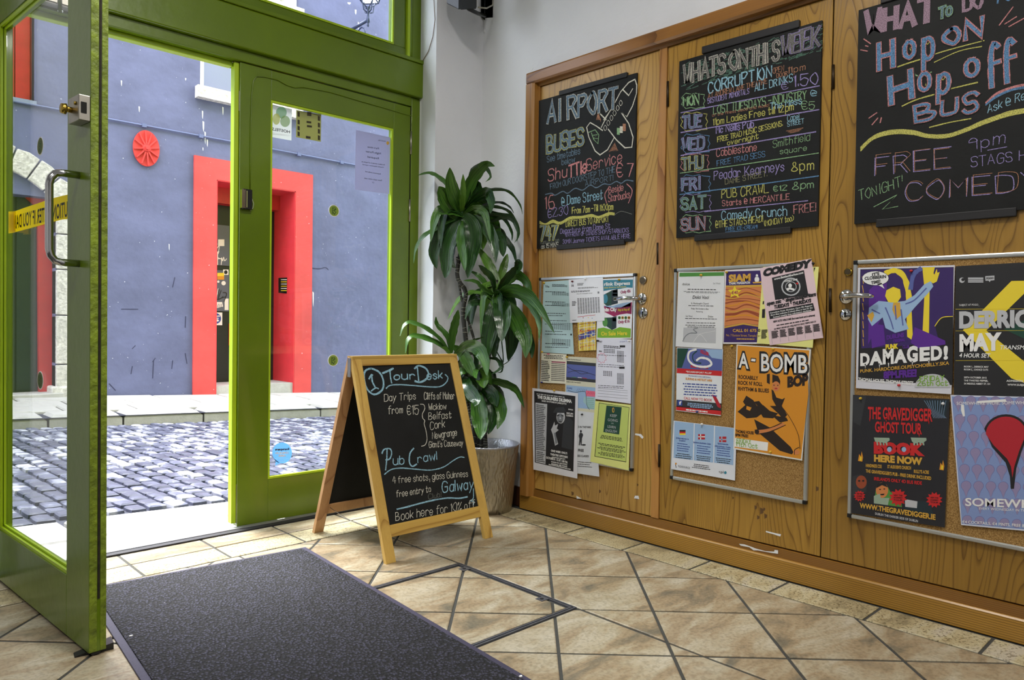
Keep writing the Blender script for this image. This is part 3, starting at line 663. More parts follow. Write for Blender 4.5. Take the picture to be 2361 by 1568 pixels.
# ================================================================== WALL CHALKBOARDS
BEDGE = wood('black_stained_batten', (26, 25, 28), (12, 11, 13), 'y', 2.1, 12, .6)
def board(label, TLc, TRc, BRc, BLc, led, S):
    P = [S.p(*c) for c in (BLc, BRc, TRc, TLc)]; th = .010
    c = sum(P, V())/4; t = thing('chalkboard', tuple(c), label, 'chalkboard')
    MB().prism([p+V((0, 0, 0)) for p in P], (-th, 0, 0)).build('panel', BOARD, t)
    for (a, b, h, up) in led:
        A, B = S.p(*a), S.p(*b); hz = V((0, 0, h)); MB().prism([A, B, B+hz, A+hz], (-.016, 0, 0)).build('batten', BEDGE, t, bevel=.003)
    return t, Surf((XD-th, 0, 0), (-1, 0, 0), S.ox, S.oy, S.k)
SA = RW.crop(1220, 150, 3.484); SBo = RW.crop(1530, 20, 2.8); SCo = RW.crop(1940, 0, 2.8)
tA, SF = board('narrow chalkboard headed airport buses with a chalk aeroplane', (90, 290), (876, 66), (850, 1415), (72, 1478), [((255, 252), (800, 102), .023, 1), ((235, 1488), (778, 1445), .024, 1)], SA)
mb = MB()
def FAT(t, x0, y0, x1, y1, h, w, out, oc, fc, **k):
    n = len(t)
    for i, ch in enumerate(t):
        a, b = i/n, (i+.78)/n; zz = i*.00004
        hand(mb, SF, ch, x0+(x1-x0)*a, y0+(y1-y0)*a, x0+(x1-x0)*b, y0+(y1-y0)*b, h, w, tot_=4, fat=[(w+out*2+10, 10, .0006+zz), (w+out*2, oc, .0010+zz), (w, fc, .0014+zz)], jit=.05, **k)
FAT('AIRPORT', 150, 465, 725, 340, 165, 20, 4, w_, s_); FAT('BUSES', 145, 705, 450, 630, 125, 18, 4, y_, s_)
for pts in ([(735, 215), (800, 140), (850, 115), (865, 160), (862, 230), (830, 330), (785, 415)], [(735, 215), (690, 300), (620, 420), (580, 500)], [(640, 385), (600, 440)], [(785, 415), (740, 380), (800, 470), (835, 580), (825, 660), (770, 665), (700, 600), (635, 515)],
            [(590, 525), (540, 490), (490, 462), (462, 500), (480, 580), (530, 690), (570, 722), (630, 680), (685, 580)], [(755, 200), (800, 245), (832, 190)], [(560, 380), (618, 440)]): K(pts, 9, w_, smooth=False)
for i in range(6): 
    x, y = 610+i*25, 505-i*40; K([(x-12, y), (x, y-22), (x+14, y), (x, y+22), (x-12, y)], 4, w_)
K([(480, 540), (530, 520), (560, 560), (553, 632), (520, 600), (500, 545)], 6, g_, smooth=False); K([(505, 565), (550, 560), (515, 590), (552, 590)], 5, g_, smooth=False)
rect(mb, SF, 705, 505, 728, 560, g_); rect(mb, SF, 728, 492, 752, 545, w_); rect(mb, SF, 752, 472, 776, 530, o_)
for k in range(7): K([(640+k*8, 700-k*4), (690+k*3, 625+k*9), (660+k*9, 690)], 3, o_); K([(540+k*5, 440), (555, 385+k*6), (575, 455-k*4)], 3, o_)
H('See timetables', 145, 780, 408, 712, 50, 6, s_); H('below', 262, 805, 365, 780, 45, 6, s_)
H('Shu', 150, 935, 302, 900, 92, 10, p_); H('TTle', 318, 905, 460, 862, 96, 17, p_); H('Service', 462, 852, 745, 780, 88, 8, p_); H('€ 7', 705, 895, 835, 893, 98, 9, p_)
H('FROM OUR DOORSTEP TO THE', 170, 1000, 690, 860, 45, 5, CHALKS.index(CGR)); H('AIRPORT!', 450, 975, 675, 925, 42, 5, s_)
K([(130, 1040), (180, 1030), (210, 1045), (270, 1015), (310, 1030), (370, 990), (430, 1005), (490, 965), (540, 985), (600, 955), (650, 960), (700, 935), (740, 950), (780, 925), (835, 932)], 7, s_)
H('16', 130, 1155, 200, 1145, 98, 9, p_); H('@ Dame Street', 262, 1130, 590, 1075, 68, 7, b_); K([(640, 985), (608, 1040), (622, 1108)], 7, p_); K([(785, 955), (828, 1010), (798, 1108)], 7, p_)
H('Beside', 640, 1028, 755, 1008, 50, 6, p_); H('Starbucks', 635, 1100, 808, 1066, 56, 6, p_); H('€2.30', 150, 1228, 312, 1195, 66, 6, v_); H('From 7am -Till 11:00pm', 345, 1195, 675, 1160, 48, 6.5, y_)
for k in range(4): K([(85, 1255+k*9), (130, 1275+k*6), (190, 1245+k*7), (250, 1262+k*6), (330, 1220+k*6), (420, 1215+k*5), (500, 1200+k*6), (560, 1215+k*4), (640, 1185+k*6), (685, 1190+k*5)], 6, y_)
K([(685, 1205), (740, 1175), (825, 1198)], 4, q_); FAT('747', 92, 1410, 232, 1398, 110, 12, 5, y_, s_); H('DIRECT BUS TO AIRPORT', 295, 1300, 640, 1258, 46, 6, y_)
H('Departure from Dame St', 250, 1355, 650, 1310, 38, 4.5, v_); H('(IN FRONT OF CONDIS SHOP/STARBUCKS', 290, 1380, 800, 1342, 32, 4, v_); H('30MIN Journey TICKETS AVAILABLE HERE', 270, 1436, 812, 1388, 32, 4, v_)
H('Runs as often', 92, 1440, 240, 1420, 30, 4, q_); H('as 15 MINS', 98, 1475, 235, 1460, 36, 4.5, w_)
mb.build('chalk_writing', CHALKS, tA, kind='stuff')
tB, SF = board('large chalkboard listing nightly events from Monday to Sunday', (110, 345), (1030, 80), (1003, 1405), (90, 1482), [((258, 298), (885, 128), .030, 1), ((210, 1504), (830, 1452), .025, 1)], SBo)
mb = MB(); CGD = CHALKS.index(CG)
for k in range(330):        # green chalk shading behind the title
    t = random.random(); up = random.random(); x = 112+t*905; ytop = 350-t*262; y = ytop+(20+random.random()*165)*(1 if 1 else 1); L_ = random.uniform(18, 40)
    K([(x, y), (min(x+L_, 1024), y-random.uniform(4, 22))], 5, 11, lift=.0003, smooth=False)
FAT('WHATS', 135, 485, 410, 405, 118, 13, 3, w_, 13); FAT('ON', 430, 395, 555, 368, 108, 15, 3, w_, 13); FAT('THIS', 560, 372, 755, 322, 114, 13, 3, w_, 13); FAT('WEEK', 768, 305, 1020, 232, 124, 15, 3, v_, 13)
H('CORRUPTION', 290, 545, 700, 438, 68, 10, b_); H('OPEN', 705, 420, 775, 402, 34, 4, o_); H('DOOR', 730, 445, 800, 432, 28, 4, o_); H('11pm', 802, 420, 915, 392, 42, 5, o_)
H('AT ANDREW LANE THEATRE', 288, 578, 668, 482, 30, 4, o_); H('5€STUDENT 7€MORTALS', 285, 612, 552, 548, 32, 4.5, v_); H('ALL DRINKS', 590, 535, 832, 470, 46, 6, b_); H('€', 762, 522, 805, 518, 44, 5, v_); H('1.50', 842, 503, 998, 484, 70, 7, v_)
for i, (x0, y0, x1, y1, c, w) in enumerate(((112, 672, 1005, 498, v_, 6), (112, 800, 1002, 652, v_, 7), (112, 948, 982, 795, v_, 7), (108, 1062, 1000, 932, g_, 5), (105, 1200, 1000, 1080, CHALKS.index(CBL), 6), (265, 1310, 930, 1240, v_, 6))): K([(x0, y0), ((x0+x1)/2, (y0+y1)/2+random.uniform(-4, 4)), (x1, y1)], w, c)
def burst(x0, y0, x1, y1, c, n=9):
    cx_, cy_ = (x0+x1)/2, (y0+y1)/2; P = []
    for i in range(2*n+1):
        a = 2*pi*i/(2*n); r = 1 if i % 2 == 0 else .86; P.append((cx_+(x1-x0)/2*r*max(-1, min(1, 1.25*cos(a))), cy_+(y1-y0)/2*r*max(-1, min(1, 1.25*sin(a)))))
    K(P, 4, c, smooth=False)
for d_, x0, y0, x1, y1, oc, bc in (('MON', 115, 545, 268, 645, g_, g_), ('TUE', 110, 668, 285, 790, v_, y_), ('WED', 112, 808, 300, 935, v_, CHALKS.index(CBL)), ('THU', 108, 935, 295, 1058, y_, p_), ('FRI', 108, 1072, 305, 1190, v_, CHALKS.index(CBL)), ('SAT', 105, 1195, 310, 1315, g_, v_), ('SUN', 105, 1330, 310, 1448, p_, g_)):
    burst(x0, y0, x1, y1, bc); FAT(d_, x0+14, y1-18, x1-32, y1-30, (y1-y0)*.60, 10 if d_ != 'MON' else 4, 3.5, oc, s_ if d_ != 'MON' else g_)
H('LOST TUESDAYS -INDUSTRY', 322, 680, 922, 582, 50, 6, CHALKS.index(CG)); H('INDUSTRY @', 718, 610, 992, 565, 58, 7, b_) if 0 else None
H('@', 952, 566, 992, 560, 40, 5, b_); H('The Mess', 690, 652, 890, 612, 44, 6, b_); H('€5', 892, 650, 978, 648, 52, 5, CHALKS.index(CG)); H('of the finest electronic music!', 315, 696, 680, 630, 18, 3, o_)
H('11pm Ladies Free till 12pm', 320, 752, 838, 655, 42, 5.5, y_); H('Mc Neills Pub', 340, 805, 582, 765, 44, 7, v_); H('Capel', 800, 725, 875, 712, 36, 4, b_); H('STREET', 800, 762, 905, 740, 30, 4, b_)
H('FREE TRAD MUSIC SESSIONS.', 348, 862, 768, 755, 32, 5, y_); H('overnight', 412, 882, 612, 838, 32, 5, y_)
for k in range(3): K([(792+k*12, 790+k*6), (900-k*12, 770+k*10)], 4, o_, smooth=False)
H('Cobblestone', 342, 955, 602, 915, 48, 5.5, p_); H('Smithfield', 705, 898, 942, 850, 46, 4, CHALKS.index(CG)); H('square', 752, 938, 925, 915, 34, 4, CHALKS.index(CG)); H('FREE TRAD SESS', 345, 1015, 655, 955, 34, 4, CHALKS.index(CBL))
H('Peadar Kearneys', 325, 1105, 778, 1045, 56, 6, v_); H('8pm', 826, 1055, 970, 1035, 62, 7, y_); H('DAME STREET.', 398, 1135, 668, 1080, 32, 4, 12); H('PUB CRAWL', 375, 1225, 678, 1188, 55, 6, y_); H('€12', 710, 1178, 795, 1172, 34, 5, CHALKS.index(CG)); H('8pm', 832, 1170, 968, 1155, 46, 6, CHALKS.index(CG))
H('Starts @ MERCANTILE', 380, 1275, 812, 1232, 36, 5, p_); H('Comedy Crunch', 375, 1362, 795, 1335, 56, 6, b_); H('FREE!', 842, 1325, 982, 1305, 52, 5, p_); H("@THE STAG'S HEAD!", 335, 1415, 640, 1375, 42, 5, y_); H('(MONDAY too)', 648, 1405, 840, 1370, 36, 4.5, y_); H('FREE ICE-CREAM!', 402, 1435, 605, 1418, 22, 3.5, CHALKS.index(CBL))
K([(400, 1442), (605, 1428)], 3, CHALKS.index(CBL))
mb.build('chalk_writing', CHALKS+[chalk('chalk_green_shading', (86, 122, 106)), chalk('chalk_khaki', (150, 148, 112)), chalk('chalk_smoke', (122, 120, 118))], tB, kind='stuff')
P = [SCo.p(90, 1448), SCo.p(118, 72)]; ye = .36
tC = thing('chalkboard', (XD, .75, 1.7), 'big chalkboard about hop on hop off bus and free comedy', 'chalkboard')
MB().prism([P[0], (XD, ye, P[0].z), (XD, ye, P[1].z), P[1]], (-.010, 0, 0)).build('panel', BOARD, tC)
for a, b, h in (((232, 1472), (1135, 1398), .028), ((262, 34), (1030, -240), .03)):
    A, B = SCo.p(*a), SCo.p(*b); B.z = A.z; MB().prism([A, B, B+V((0, 0, h)), A+V((0, 0, h))], (-.016, 0, 0)).build('batten', BEDGE, tC, bevel=.003)
SF = Surf((XD-.010, 0, 0), (-1, 0, 0), 1940, 0, 2.8); mb = MB(); CBI, CGI = CHALKS.index(CBL), CHALKS.index(CG)
hand(mb, SF, 'WHAT', 165, 215, 590, 130, 130, 30, fat=[(34, 12, .0006)]); FAT('To', 632, 122, 730, 85, 72, 10, 4, CGI, s_); hand(mb, SF, 'DO', 790, 70, 905, 45, 75, 22, fat=[(20, 12+1, .0006)]); hand(mb, SF, 'TODAY', 985, 25, 1300, -60, 75, 14, CBI)
for t, x0, y0, x1, y1, h, w in (('H', 245, 445, 365, 415, 165, 26), ('o', 412, 372, 512, 352, 150, 20), ('p', 530, 385, 625, 368, 180, 20), ('O', 668, 288, 790, 265, 95, 20), ('N', 800, 255, 935, 222, 115, 18), ('H', 322, 668, 500, 610, 170, 30), ('o', 508, 585, 610, 562, 150, 18), ('p', 625, 605, 730, 578, 165, 20),
                                ('o', 808, 492, 935, 468, 155, 20), ('B', 482, 788, 640, 752, 100, 15), ('U', 648, 745, 775, 715, 90, 15), ('S', 792, 735, 905, 700, 120, 15)): FAT(t, x0, y0, x1, y1, h, w, 5, p_, CBI)
for x in (965, 1065):
    FP = [(x+45, 300-(x-965)*.25), (x+20, 282-(x-965)*.25), (x+2, 340-(x-965)*.3), (x, 450-(x-965)*.3), (x+5, 560-(x-965)*.3)]
    K(FP, 36, p_, lift=.0006); K(FP, 26, CBI, lift=.0009); K([(x-5, 415-(x-965)*.35), (x+58, 395-(x-965)*.35)], 30, p_, lift=.0006, smooth=False); K([(x-5, 415-(x-965)*.35), (x+54, 396-(x-965)*.35)], 18, CBI, lift=.0009, smooth=False)
for cx_, cy_ in ((455, 315), (555, 268), (555, 548), (655, 498)): K([(cx_-12, cy_), (cx_, cy_-18), (cx_+12, cy_), (cx_, cy_+18), (cx_-12, cy_)], 5, y_, lift=.0012)
for pts, w in (([(585, 355), (700, 320), (920, 262)], 7), ([(600, 402), (760, 330), (905, 300)], 6), ([(335, 442), (425, 410), (520, 380)], 8), ([(392, 685), (480, 645), (598, 610)], 8), ([(670, 582), (780, 555), (878, 532)], 8), ([(570, 822), (700, 790), (835, 766)], 8)): K(pts, w, y_)
for k in range(5): K([(125, 950+k*6), (190, 890+k*5), (260, 855+k*6), (360, 838+k*6), (470, 845+k*6), (560, 868+k*5), (680, 868+k*5), (800, 830+k*5), (900, 785+k*6), (1010, 745+k*6), (1100, 715+k*7), (1200, 700+k*6)], 7, y_)
for pts in ([(145, 252), (188, 282)], [(155, 295), (172, 300)], [(125, 322), (168, 330)], [(1020, 162), (1108, 45)], [(1055, 155), (1130, 108)], [(1082, 172), (1180, 118)], [(178, 762), (228, 728)], [(198, 805), (235, 762)], [(250, 792), (258, 760)]): K(pts, 7, p_, smooth=False)
K([(470, 460), (480, 485), (530, 492), (580, 465)], 8, CGI)
for k in range(6): K([(932, 660+k*4), (1000, 600+k*6), (1100, 560+k*5), (1190, 540+k*6)], 5, p_ if k < 3 else CBI)
H('Ask @ Reception', 945, 730, 1400, 560, 52, 5, CB and b_); H('FREE', 215, 1135, 700, 1085, 120, 6, v_, jit=0); H('FREE', 222, 1127, 707, 1077, 120, 4, o_, lift=.0009, jit=0); H('9pm', 825, 970, 1050, 925, 74, 5, v_); K([(945, 970), (1068, 948)], 5, v_)
H('STAGS HEAD', 835, 1080, 1380, 1000, 62, 5, v_); H('COMEDY', 415, 1300, 1290, 1225, 112, 6, v_, jit=0); H('COMEDY', 422, 1293, 1297, 1218, 112, 4, o_, lift=.0009, jit=0); H('TONIGHT', 115, 1295, 385, 1205, 62, 5, CGI, lean=-.1); H('!', 392, 1170, 402, 1160, 42, 5, CGI); K([(210, 1335), (360, 1258), (265, 1352), (365, 1332)], 5, CGI, smooth=False)
mb.build('chalk_writing', CHALKS+[chalk('chalk_khaki2', (178, 182, 126)), chalk('chalk_mauve', (170, 142, 160))], tC, kind='stuff')

# ================================================================== CORK BOARDS
def corkmat():
    m, nt, b = newmat('cork'); n = nd(nt, 'ShaderNodeTexNoise', Scale=260., Detail=4., Roughness=.7); nt.links.new(mapped(nt, (1, 1, 1)), n.inputs['Vector'])
    nt.links.new(ramp(nt, n.outputs[0], [(.3, lin((92, 64, 28))), (.5, lin((152, 116, 62))), (.68, lin((190, 156, 100)))]), b.inputs['Base Color']); b.inputs['Roughness'].default_value = .95; bump(nt, b, n.outputs[0], .3, .002); return m
CORK = corkmat(); ALU = M('aluminium', (196, 198, 196), .32, .75)
def corkboard(label, tl, br, ymin=None):
    A, B = RW.p(*tl), RW.p(*br); y1, y0 = A.y, (B.y if ymin is None else ymin); z1, z0 = A.z, B.z; w = .014
    t = thing('cork_board', (XD, (y0+y1)/2, z0), label, 'notice board')
    MB().box(XD-.009, XD, y0+.005, y1-.005, z0+.005, z1-.005).build('cork_panel', CORK, t)
    for a0, a1, c0, c1, hor in ((y0+w, y1-w, z1-w, z1, 1), (y0+w, y1-w, z0, z0+w, 1), (y0, y0+w, z0+w, z1-w, 0), (y1-w, y1, z0+w, z1-w, 0)):
        mb = MB(); mb.box(XD-.012, XD, a0, a1, c0, c1)
        if hor: mb.box(XD-.0145, XD-.012, a0, a1, (c0+c1)/2-.0045, (c0+c1)/2+.0045)
        else: mb.box(XD-.0145, XD-.012, (a0+a1)/2-.0045, (a0+a1)/2+.0045, c0, c1)
        mb.build('frame_bar', ALU, t, bevel=.001)
    for a in (y0, y1-w-.002):
        for c in (z0, z1-w-.002): MB().box(XD-.0165, XD, a, a+w+.002, c, c+w+.002).build('corner_cap', BLACK, t, bevel=.003)
    return t
corkboard('small cork board on the cupboard door beside the plant', (1247, 641), (1462, 1087)); corkboard('middle cork board with the orange poster, half bare at the bottom', (1558, 620), (1863, 1163)); corkboard('wide cork board at the right edge with four big posters', (1971, 601), (2361, 1270), .30)

# ================================================================== POSTERS
INK = M('ink_black', (26, 25, 28), .6); PW = paper('paper_white', (224, 226, 228)); 
def ink(name, c): return M('ink_'+name, c, .55)
PAL = {'k': INK, 'w': ink('white', (232, 232, 230)), 'g': ink('grey', (120, 124, 130)), 'r': ink('red', (196, 34, 36)), 'y': ink('yellow', (232, 208, 50)), 'o': ink('orange', (214, 142, 36)), 'b': ink('blue', (52, 72, 150)),
       'lb': ink('light_blue', (150, 180, 214)), 'p': ink('purple', (86, 34, 140)), 'm': ink('maroon', (150, 24, 84)), 't': ink('teal', (52, 128, 150)), 'lg': ink('lime', (120, 172, 36)), 'dg': ink('dark_green', (20, 66, 52)), 'n': ink('brown_black', (40, 26, 18)),
       'mg': ink('mid_green', (76, 140, 60)), 'pg': ink('pale_grey', (186, 188, 192)), 's': ink('skin_orange', (206, 128, 72)), 'ds': ink('dark_skin', (150, 70, 40)), 'pk': ink('pink', (226, 110, 140)), 'np': ink('night_purple', (52, 30, 96)), 'c': ink('charcoal', (48, 50, 54)), 'bl2': ink('slate_blue', (84, 96, 160)),
       'pb': ink('pin_blue', (128, 148, 196)), 'pm': ink('pin_mauve', (144, 134, 172)), 'cr': ink('crimson', (176, 30, 44)), 'gr': ink('gold', (206, 160, 60)), 'tc': ink('cyan_tint', (160, 196, 200)), 'dk': ink('dark_teal', (26, 44, 52)), 'lm': ink('pale_lime', (188, 204, 108)), 'hg': ink('hand_grey_green', (150, 170, 150))}
KEY = list(PAL); MATS = [PAL[k] for k in KEY]; I = {k: i for i, k in enumerate(KEY)}
DCr, ECr, FCr = (1200, 600, 3.015), (1530, 580, 2.6125), (1930, 580, 2.239)
class Poster:
    def __init__(s, label, crop, corners, col, depth=.016, name='poster', cat='poster', group=None, curl=0, base=None, nrm=(-1, 0, 0)):
        P0 = V((XD-depth, 0, 0)) if base is None else V(base)
        s.S = Surf(P0, nrm, *crop); s.pic, s.let = MB(), MB(); s.col = col; s.curl = curl
        P = [s.S.p(*c) for c in corners]; c = sum(P, V())/4
        s.t = thing(name, tuple(c), label, cat, group); n = s.S.N
        mb = MB(); mb.prism([p-n*.0004 for p in P], n*.0004); s.sheet = mb.build('sheet', paper('sheet_%d_%d_%d' % col, col), s.t)
        s.q = corners
    def T(s, t, x0, y0, x1, y1, h, c='k', **k): text(s.let, s.S, t, x0, y0, x1, y1, h, I[c], lift=k.pop('lift', .0007), **k)
    def R(s, x0, y0, x1, y1, c, lift=.0002): rect(s.pic, s.S, x0, y0, x1, y1, I[c], lift)
    def P(s, pts, c, lift=.0002): poly(s.pic, s.S, pts, I[c], lift)
    def E(s, x, y, rx, ry, c, lift=.0003, **k): ell(s.pic, s.S, x, y, rx, ry, I[c], lift, **k)
    def G(s, *a, c='k', **k): greek(s.let, s.S, *a, mi=I[c], lift=.0006, **k)
    def H(s, t, x0, y0, x1, y1, h, w, c): hand(s.let, s.S, t, x0, y0, x1, y1, h, w, I[c], lift=.0016)
    def L(s, pts, w, c, lift=.0005, smooth=True): stroke(s.pic, s.S, pts, w, I[c], lift, smooth)
    def done(s):
        s.pic.build('picture', MATS, s.t, kind='stuff'); s.let.build('lettering', MATS, s.t, kind='stuff')
D = lambda label, c, col, depth=.0155, **k: Poster(label, DCr, c, col, depth, **k)
# --- near board
p = D('pale blue-green bus timetable at top left of the small cork board', ((160, 150), (345, 138), (372, 655), (146, 640)), (176, 204, 206), .0150, name='timetable', cat='timetable')
p.T('53a', 173, 186, 200, 190, 13, bold=.02)
for y in (215, 285, 310, 365, 380, 415, 440, 490, 510, 575, 600): p.G(172, y, 335, y+4, 172, y+6, 1, fill=.7)
for y0 in (222, 295, 432, 545): p.G(220, y0, 350, y0+6, 220, y0+(22 if y0 < 400 else 50), 3 if y0 < 400 else 6, cols=.1, fill=.4)
p.G(220, 165, 330, 168, 220, 185, 3, fill=.5); p.E(352, 517, 6, 7, 'k'); p.done()
p = D('white paper with rail route maps below the little street map', ((315, 668), (527, 680), (520, 1062), (308, 1042)), (206, 204, 180), .0152, name='route_map', cat='map')
p.P([(322, 700), (524, 716), (522, 852), (318, 832)], 'c'); p.P([(322, 722), (524, 738), (522, 830), (318, 812)], 'bl2', .0003); p.P([(318, 868), (520, 886), (518, 1038), (314, 1020)], 'lb'); p.P([(455, 905), (520, 912), (519, 950), (455, 945)], 'pk', .0003); p.P([(440, 950), (519, 955), (518, 1036), (480, 1030), (436, 985)], 'tc', .0003)
p.L([(325, 740), (370, 765), (430, 772), (520, 800)], 3, 'k'); p.L([(330, 780), (380, 770), (420, 790), (470, 785)], 3, 'c'); p.T('LUAS', 322, 892, 360, 898, 12, 'b', bold=.02); p.L([(330, 905), (380, 918), (440, 912), (455, 930), (460, 1000), (480, 1040)], 3, 'c')
for k in range(6): p.L([(390+k*12, 910+k), (402+k*12, 890+k)], 2, 'b'); p.L([(462, 960+k*13), (510, 964+k*13)], 2, 'mg')
for k in range(5): p.L([(465+k*12, 930+k), (475+k*12, 915+k)], 2, 'r')
p.T('Dublin City Rail Network', 322, 692, 420, 699, 9, bold=.01); p.T('Dublin LUAS Tram System', 320, 848, 420, 856, 9, bold=.01)
p.L([(360, 812), (390, 815)], 4, 'mg'); p.L([(400, 815), (425, 818)], 4, 'w'); p.L([(432, 818), (460, 822)], 4, 'r'); p.done()
p = D('cream bus timetable with a pink highlighted row, pinned low on the left', ((146, 645), (320, 655), (317, 860), (138, 850)), (222, 218, 196), .0156, name='timetable', cat='timetable')
p.G(160, 655, 300, 662, 160, 685, 3, center=True); p.G(145, 695, 210, 700, 143, 840, 12, fill=.55); p.G(216, 700, 312, 706, 214, 840, 11, cols=.09, fill=.5); p.P([(216, 702), (313, 707), (313, 716), (216, 711)], 'pk'); p.P([(183, 648), (203, 649), (203, 656), (183, 655)], 'pk'); p.done()
p = D('airport bus advertisement with green and blue double deckers', ((540, 132), (786, 118), (771, 545), (527, 552)), (228, 230, 234), .0152)
p.P([(575, 138), (782, 134), (780, 192), (740, 190), (690, 200), (650, 202), (574, 215)], 't'); p.T('rlink Express', 580, 178, 762, 170, 24, 'w', bold=.03); p.T('value direct to the airport', 580, 196, 735, 188, 10, 'y', bold=.01)
p.T('Only €6', 696, 232, 765, 222, 19, 'm', bold=.04); p.P([(632, 210), (676, 200), (677, 300), (632, 312)], 'dk'); p.P([(578, 240), (632, 212), (632, 314), (600, 318), (580, 300)], 'dg'); p.E(590, 268, 17, 32, 't'); p.R(642, 208, 672, 226, 'w'); p.R(640, 232, 674, 248, 'k'); p.P([(580, 315), (640, 318), (700, 300), (766, 290), (766, 320), (700, 330), (600, 330)], 'lb')
p.P([(578, 318), (640, 332), (700, 328), (775, 290), (772, 375), (740, 370), (690, 378), (650, 392), (580, 358)], 'm'); p.T('blin City', 580, 356, 668, 352, 24, 'w', bold=.05); p.T('Hop on Hop off', 677, 354, 758, 350, 19, 'y', bold=.03)
for k, c in enumerate(('mg', 'gr', 'mg', 'o')): p.E(688+k*22, 400, 10, 11, c); p.E(688+k*22, 400, 5, 6, 'k', .0005)
p.T('Only €16', 678, 440, 758, 432, 20, 'm', bold=.04); p.P([(632, 398), (668, 388), (667, 470), (636, 486)], 'dk'); p.P([(575, 400), (632, 398), (636, 486), (570, 440)], 'dg'); p.E(588, 432, 18, 30, 'mg'); p.R(640, 402, 665, 425, 'pg')
p.P([(536, 475), (580, 468), (640, 485), (690, 465), (768, 475), (766, 538), (534, 540)], 'lg'); p.T('On Sale Here', 560, 524, 742, 520, 28, 'y', bold=.02); p.done()
p = D('small colourful street map under the number sixteen timetable', ((395, 380), (522, 372), (526, 625), (405, 632)), (222, 196, 70), .0160, name='street_map', cat='map')
p.P([(402, 520), (520, 480), (522, 520), (405, 560)], 'b'); 
for k in range(9): p.L([(398+k*2, 395+k*26), (520, 380+k*26)], 3, ('r', 'w', 'ds', 'w')[k % 4])
for k in range(7): p.L([(410+k*17, 385), (414+k*17, 625)], 3, ('w', 'ds', 'w')[k % 3])
for k in range(36): x, y = random.uniform(404, 512), random.uniform(390, 610); p.R(x, y, x+random.uniform(5, 12), y+random.uniform(4, 9), random.choice(['ds', 'y', 'pg', 'lb', 'o', 'r', 'bl2', 'w']), .0006+k*1e-5)
p.done()
p = D('white timetable headed sixteen overlapping the top of the small cork board', ((335, 135), (573, 118), (584, 420), (345, 437)), (226, 228, 234), .0166, name='timetable', cat='timetable')
p.T('16', 352, 185, 370, 183, 16, bold=.03); p.G(395, 160, 450, 157, 395, 178, 3); p.G(400, 190, 545, 182, 400, 200, 2); p.G(352, 213, 510, 205, 352, 226, 2); p.T('Mon-Fri timetable times', 390, 238, 500, 231, 7); p.G(395, 265, 555, 255, 400, 375, 13, cols=.11, fill=.45); p.G(358, 285, 390, 283, 358, 320, 4); p.R(536, 218, 548, 232, 'g'); p.G(360, 415, 390, 413, 360, 422, 1); p.done()
p = D('white small poster with a slim black figure advertising free classes', ((390, 1045), (522, 1062), (548, 1505), (383, 1480)), (208, 212, 216), .0160)
p.T('ICS IN THE PARK', 392, 1165, 490, 1168, 14, bold=.02); p.T('FREE', 400, 1330, 440, 1332, 19, bold=.03); p.T('NESS CLASSES!', 388, 1366, 476, 1370, 14, bold=.02); p.G(392, 1395, 510, 1405, 392, 1440, 3, fill=.3)
p.E(420, 1190, 7, 10, 'c'); p.P([(412, 1200), (430, 1202), (436, 1215), (428, 1240), (410, 1242), (405, 1222)], 'c'); p.P([(410, 1240), (428, 1240), (425, 1288), (418, 1288), (416, 1262), (412, 1288), (405, 1286)], 'c'); p.E(440, 1284, 15, 6, 'c'); p.done()
p = D('white timetable with a red handwritten star, right side of the small board', ((533, 538), (773, 552), (767, 998), (519, 965)), (218, 220, 232), .0164, name='timetable', cat='timetable')
p.T('747', 545, 572, 568, 574, 13, bold=.02); p.G(578, 590, 700, 598, 578, 610, 2); p.R(690, 592, 728, 606, 'k'); p.R(686, 740, 724, 755, 'k'); p.G(580, 615, 660, 620, 580, 645, 3, cols=.14); p.G(672, 628, 718, 632, 672, 710, 9, cols=.22, fill=.5); p.G(576, 768, 640, 772, 576, 805, 4, cols=.2); p.G(672, 785, 718, 788, 672, 862, 9, cols=.22, fill=.5); p.G(545, 625, 572, 627, 545, 640, 1)
for y in (655, 722, 735, 868, 880): p.G(540, y, 750, y+9, 540, y+6, 1, fill=.5)
for y in (890, 905, 925, 945): p.L([(538, y), (745, y+18)], 1.5, 'g')
st = [(565+34*cos(a)*(1 if i % 2 else .72), 680+38*sin(a)*(1 if i % 2 else .72)) for i, a in enumerate([2*pi*j/18 for j in range(19)])]; p.L(st, 2.2, 'pk', smooth=False); p.H('Airport', 690, 572, 740, 566, 9, 1.5, 'b'); p.done()
p = D('lime green poster with a dark crown panel about learning English', ((520, 978), (768, 1006), (752, 1462), (485, 1400)), (216, 220, 134), .0172)
p.P([(545, 990), (757, 1022), (735, 1405), (515, 1365)], 'k', .0001); p.P([(548, 994), (754, 1025), (733, 1400), (519, 1362)], 'lm', .0003); PAL2 = paper('lime_paper', (196, 212, 110)); 
p.P([(598, 1010), (704, 1022), (686, 1212), (576, 1195)], 'dg', .0005); p.E(645, 1042, 8, 18, 'gr', .0006); p.E(646, 1042, 4, 12, 'dg', .0007)
for t, x0, y0, x1, y1, h in (('KEEP', 622, 1088, 670, 1092, 19), ('GOING', 606, 1118, 677, 1125, 19), ('AND', 630, 1137, 648, 1139, 8), ('LEARN', 604, 1164, 664, 1172, 19), ('ENGLISH', 590, 1192, 672, 1200, 19)): p.T(t, x0, y0, x1, y1, h, 'y' if 0 else 'pg', bold=.0)
for y, n in ((1208, 3), (1266, 2), (1290, 3), (1325, 3)): p.G(535, y, 735, y+32, 530, y+n*9, n, fill=.5, center=True)
p.done()
p = D('black and white theatre poster with a man in a hat, hanging off the board', ((78, 888), (400, 925), (395, 1518), (90, 1455)), (214, 214, 220), .0182)
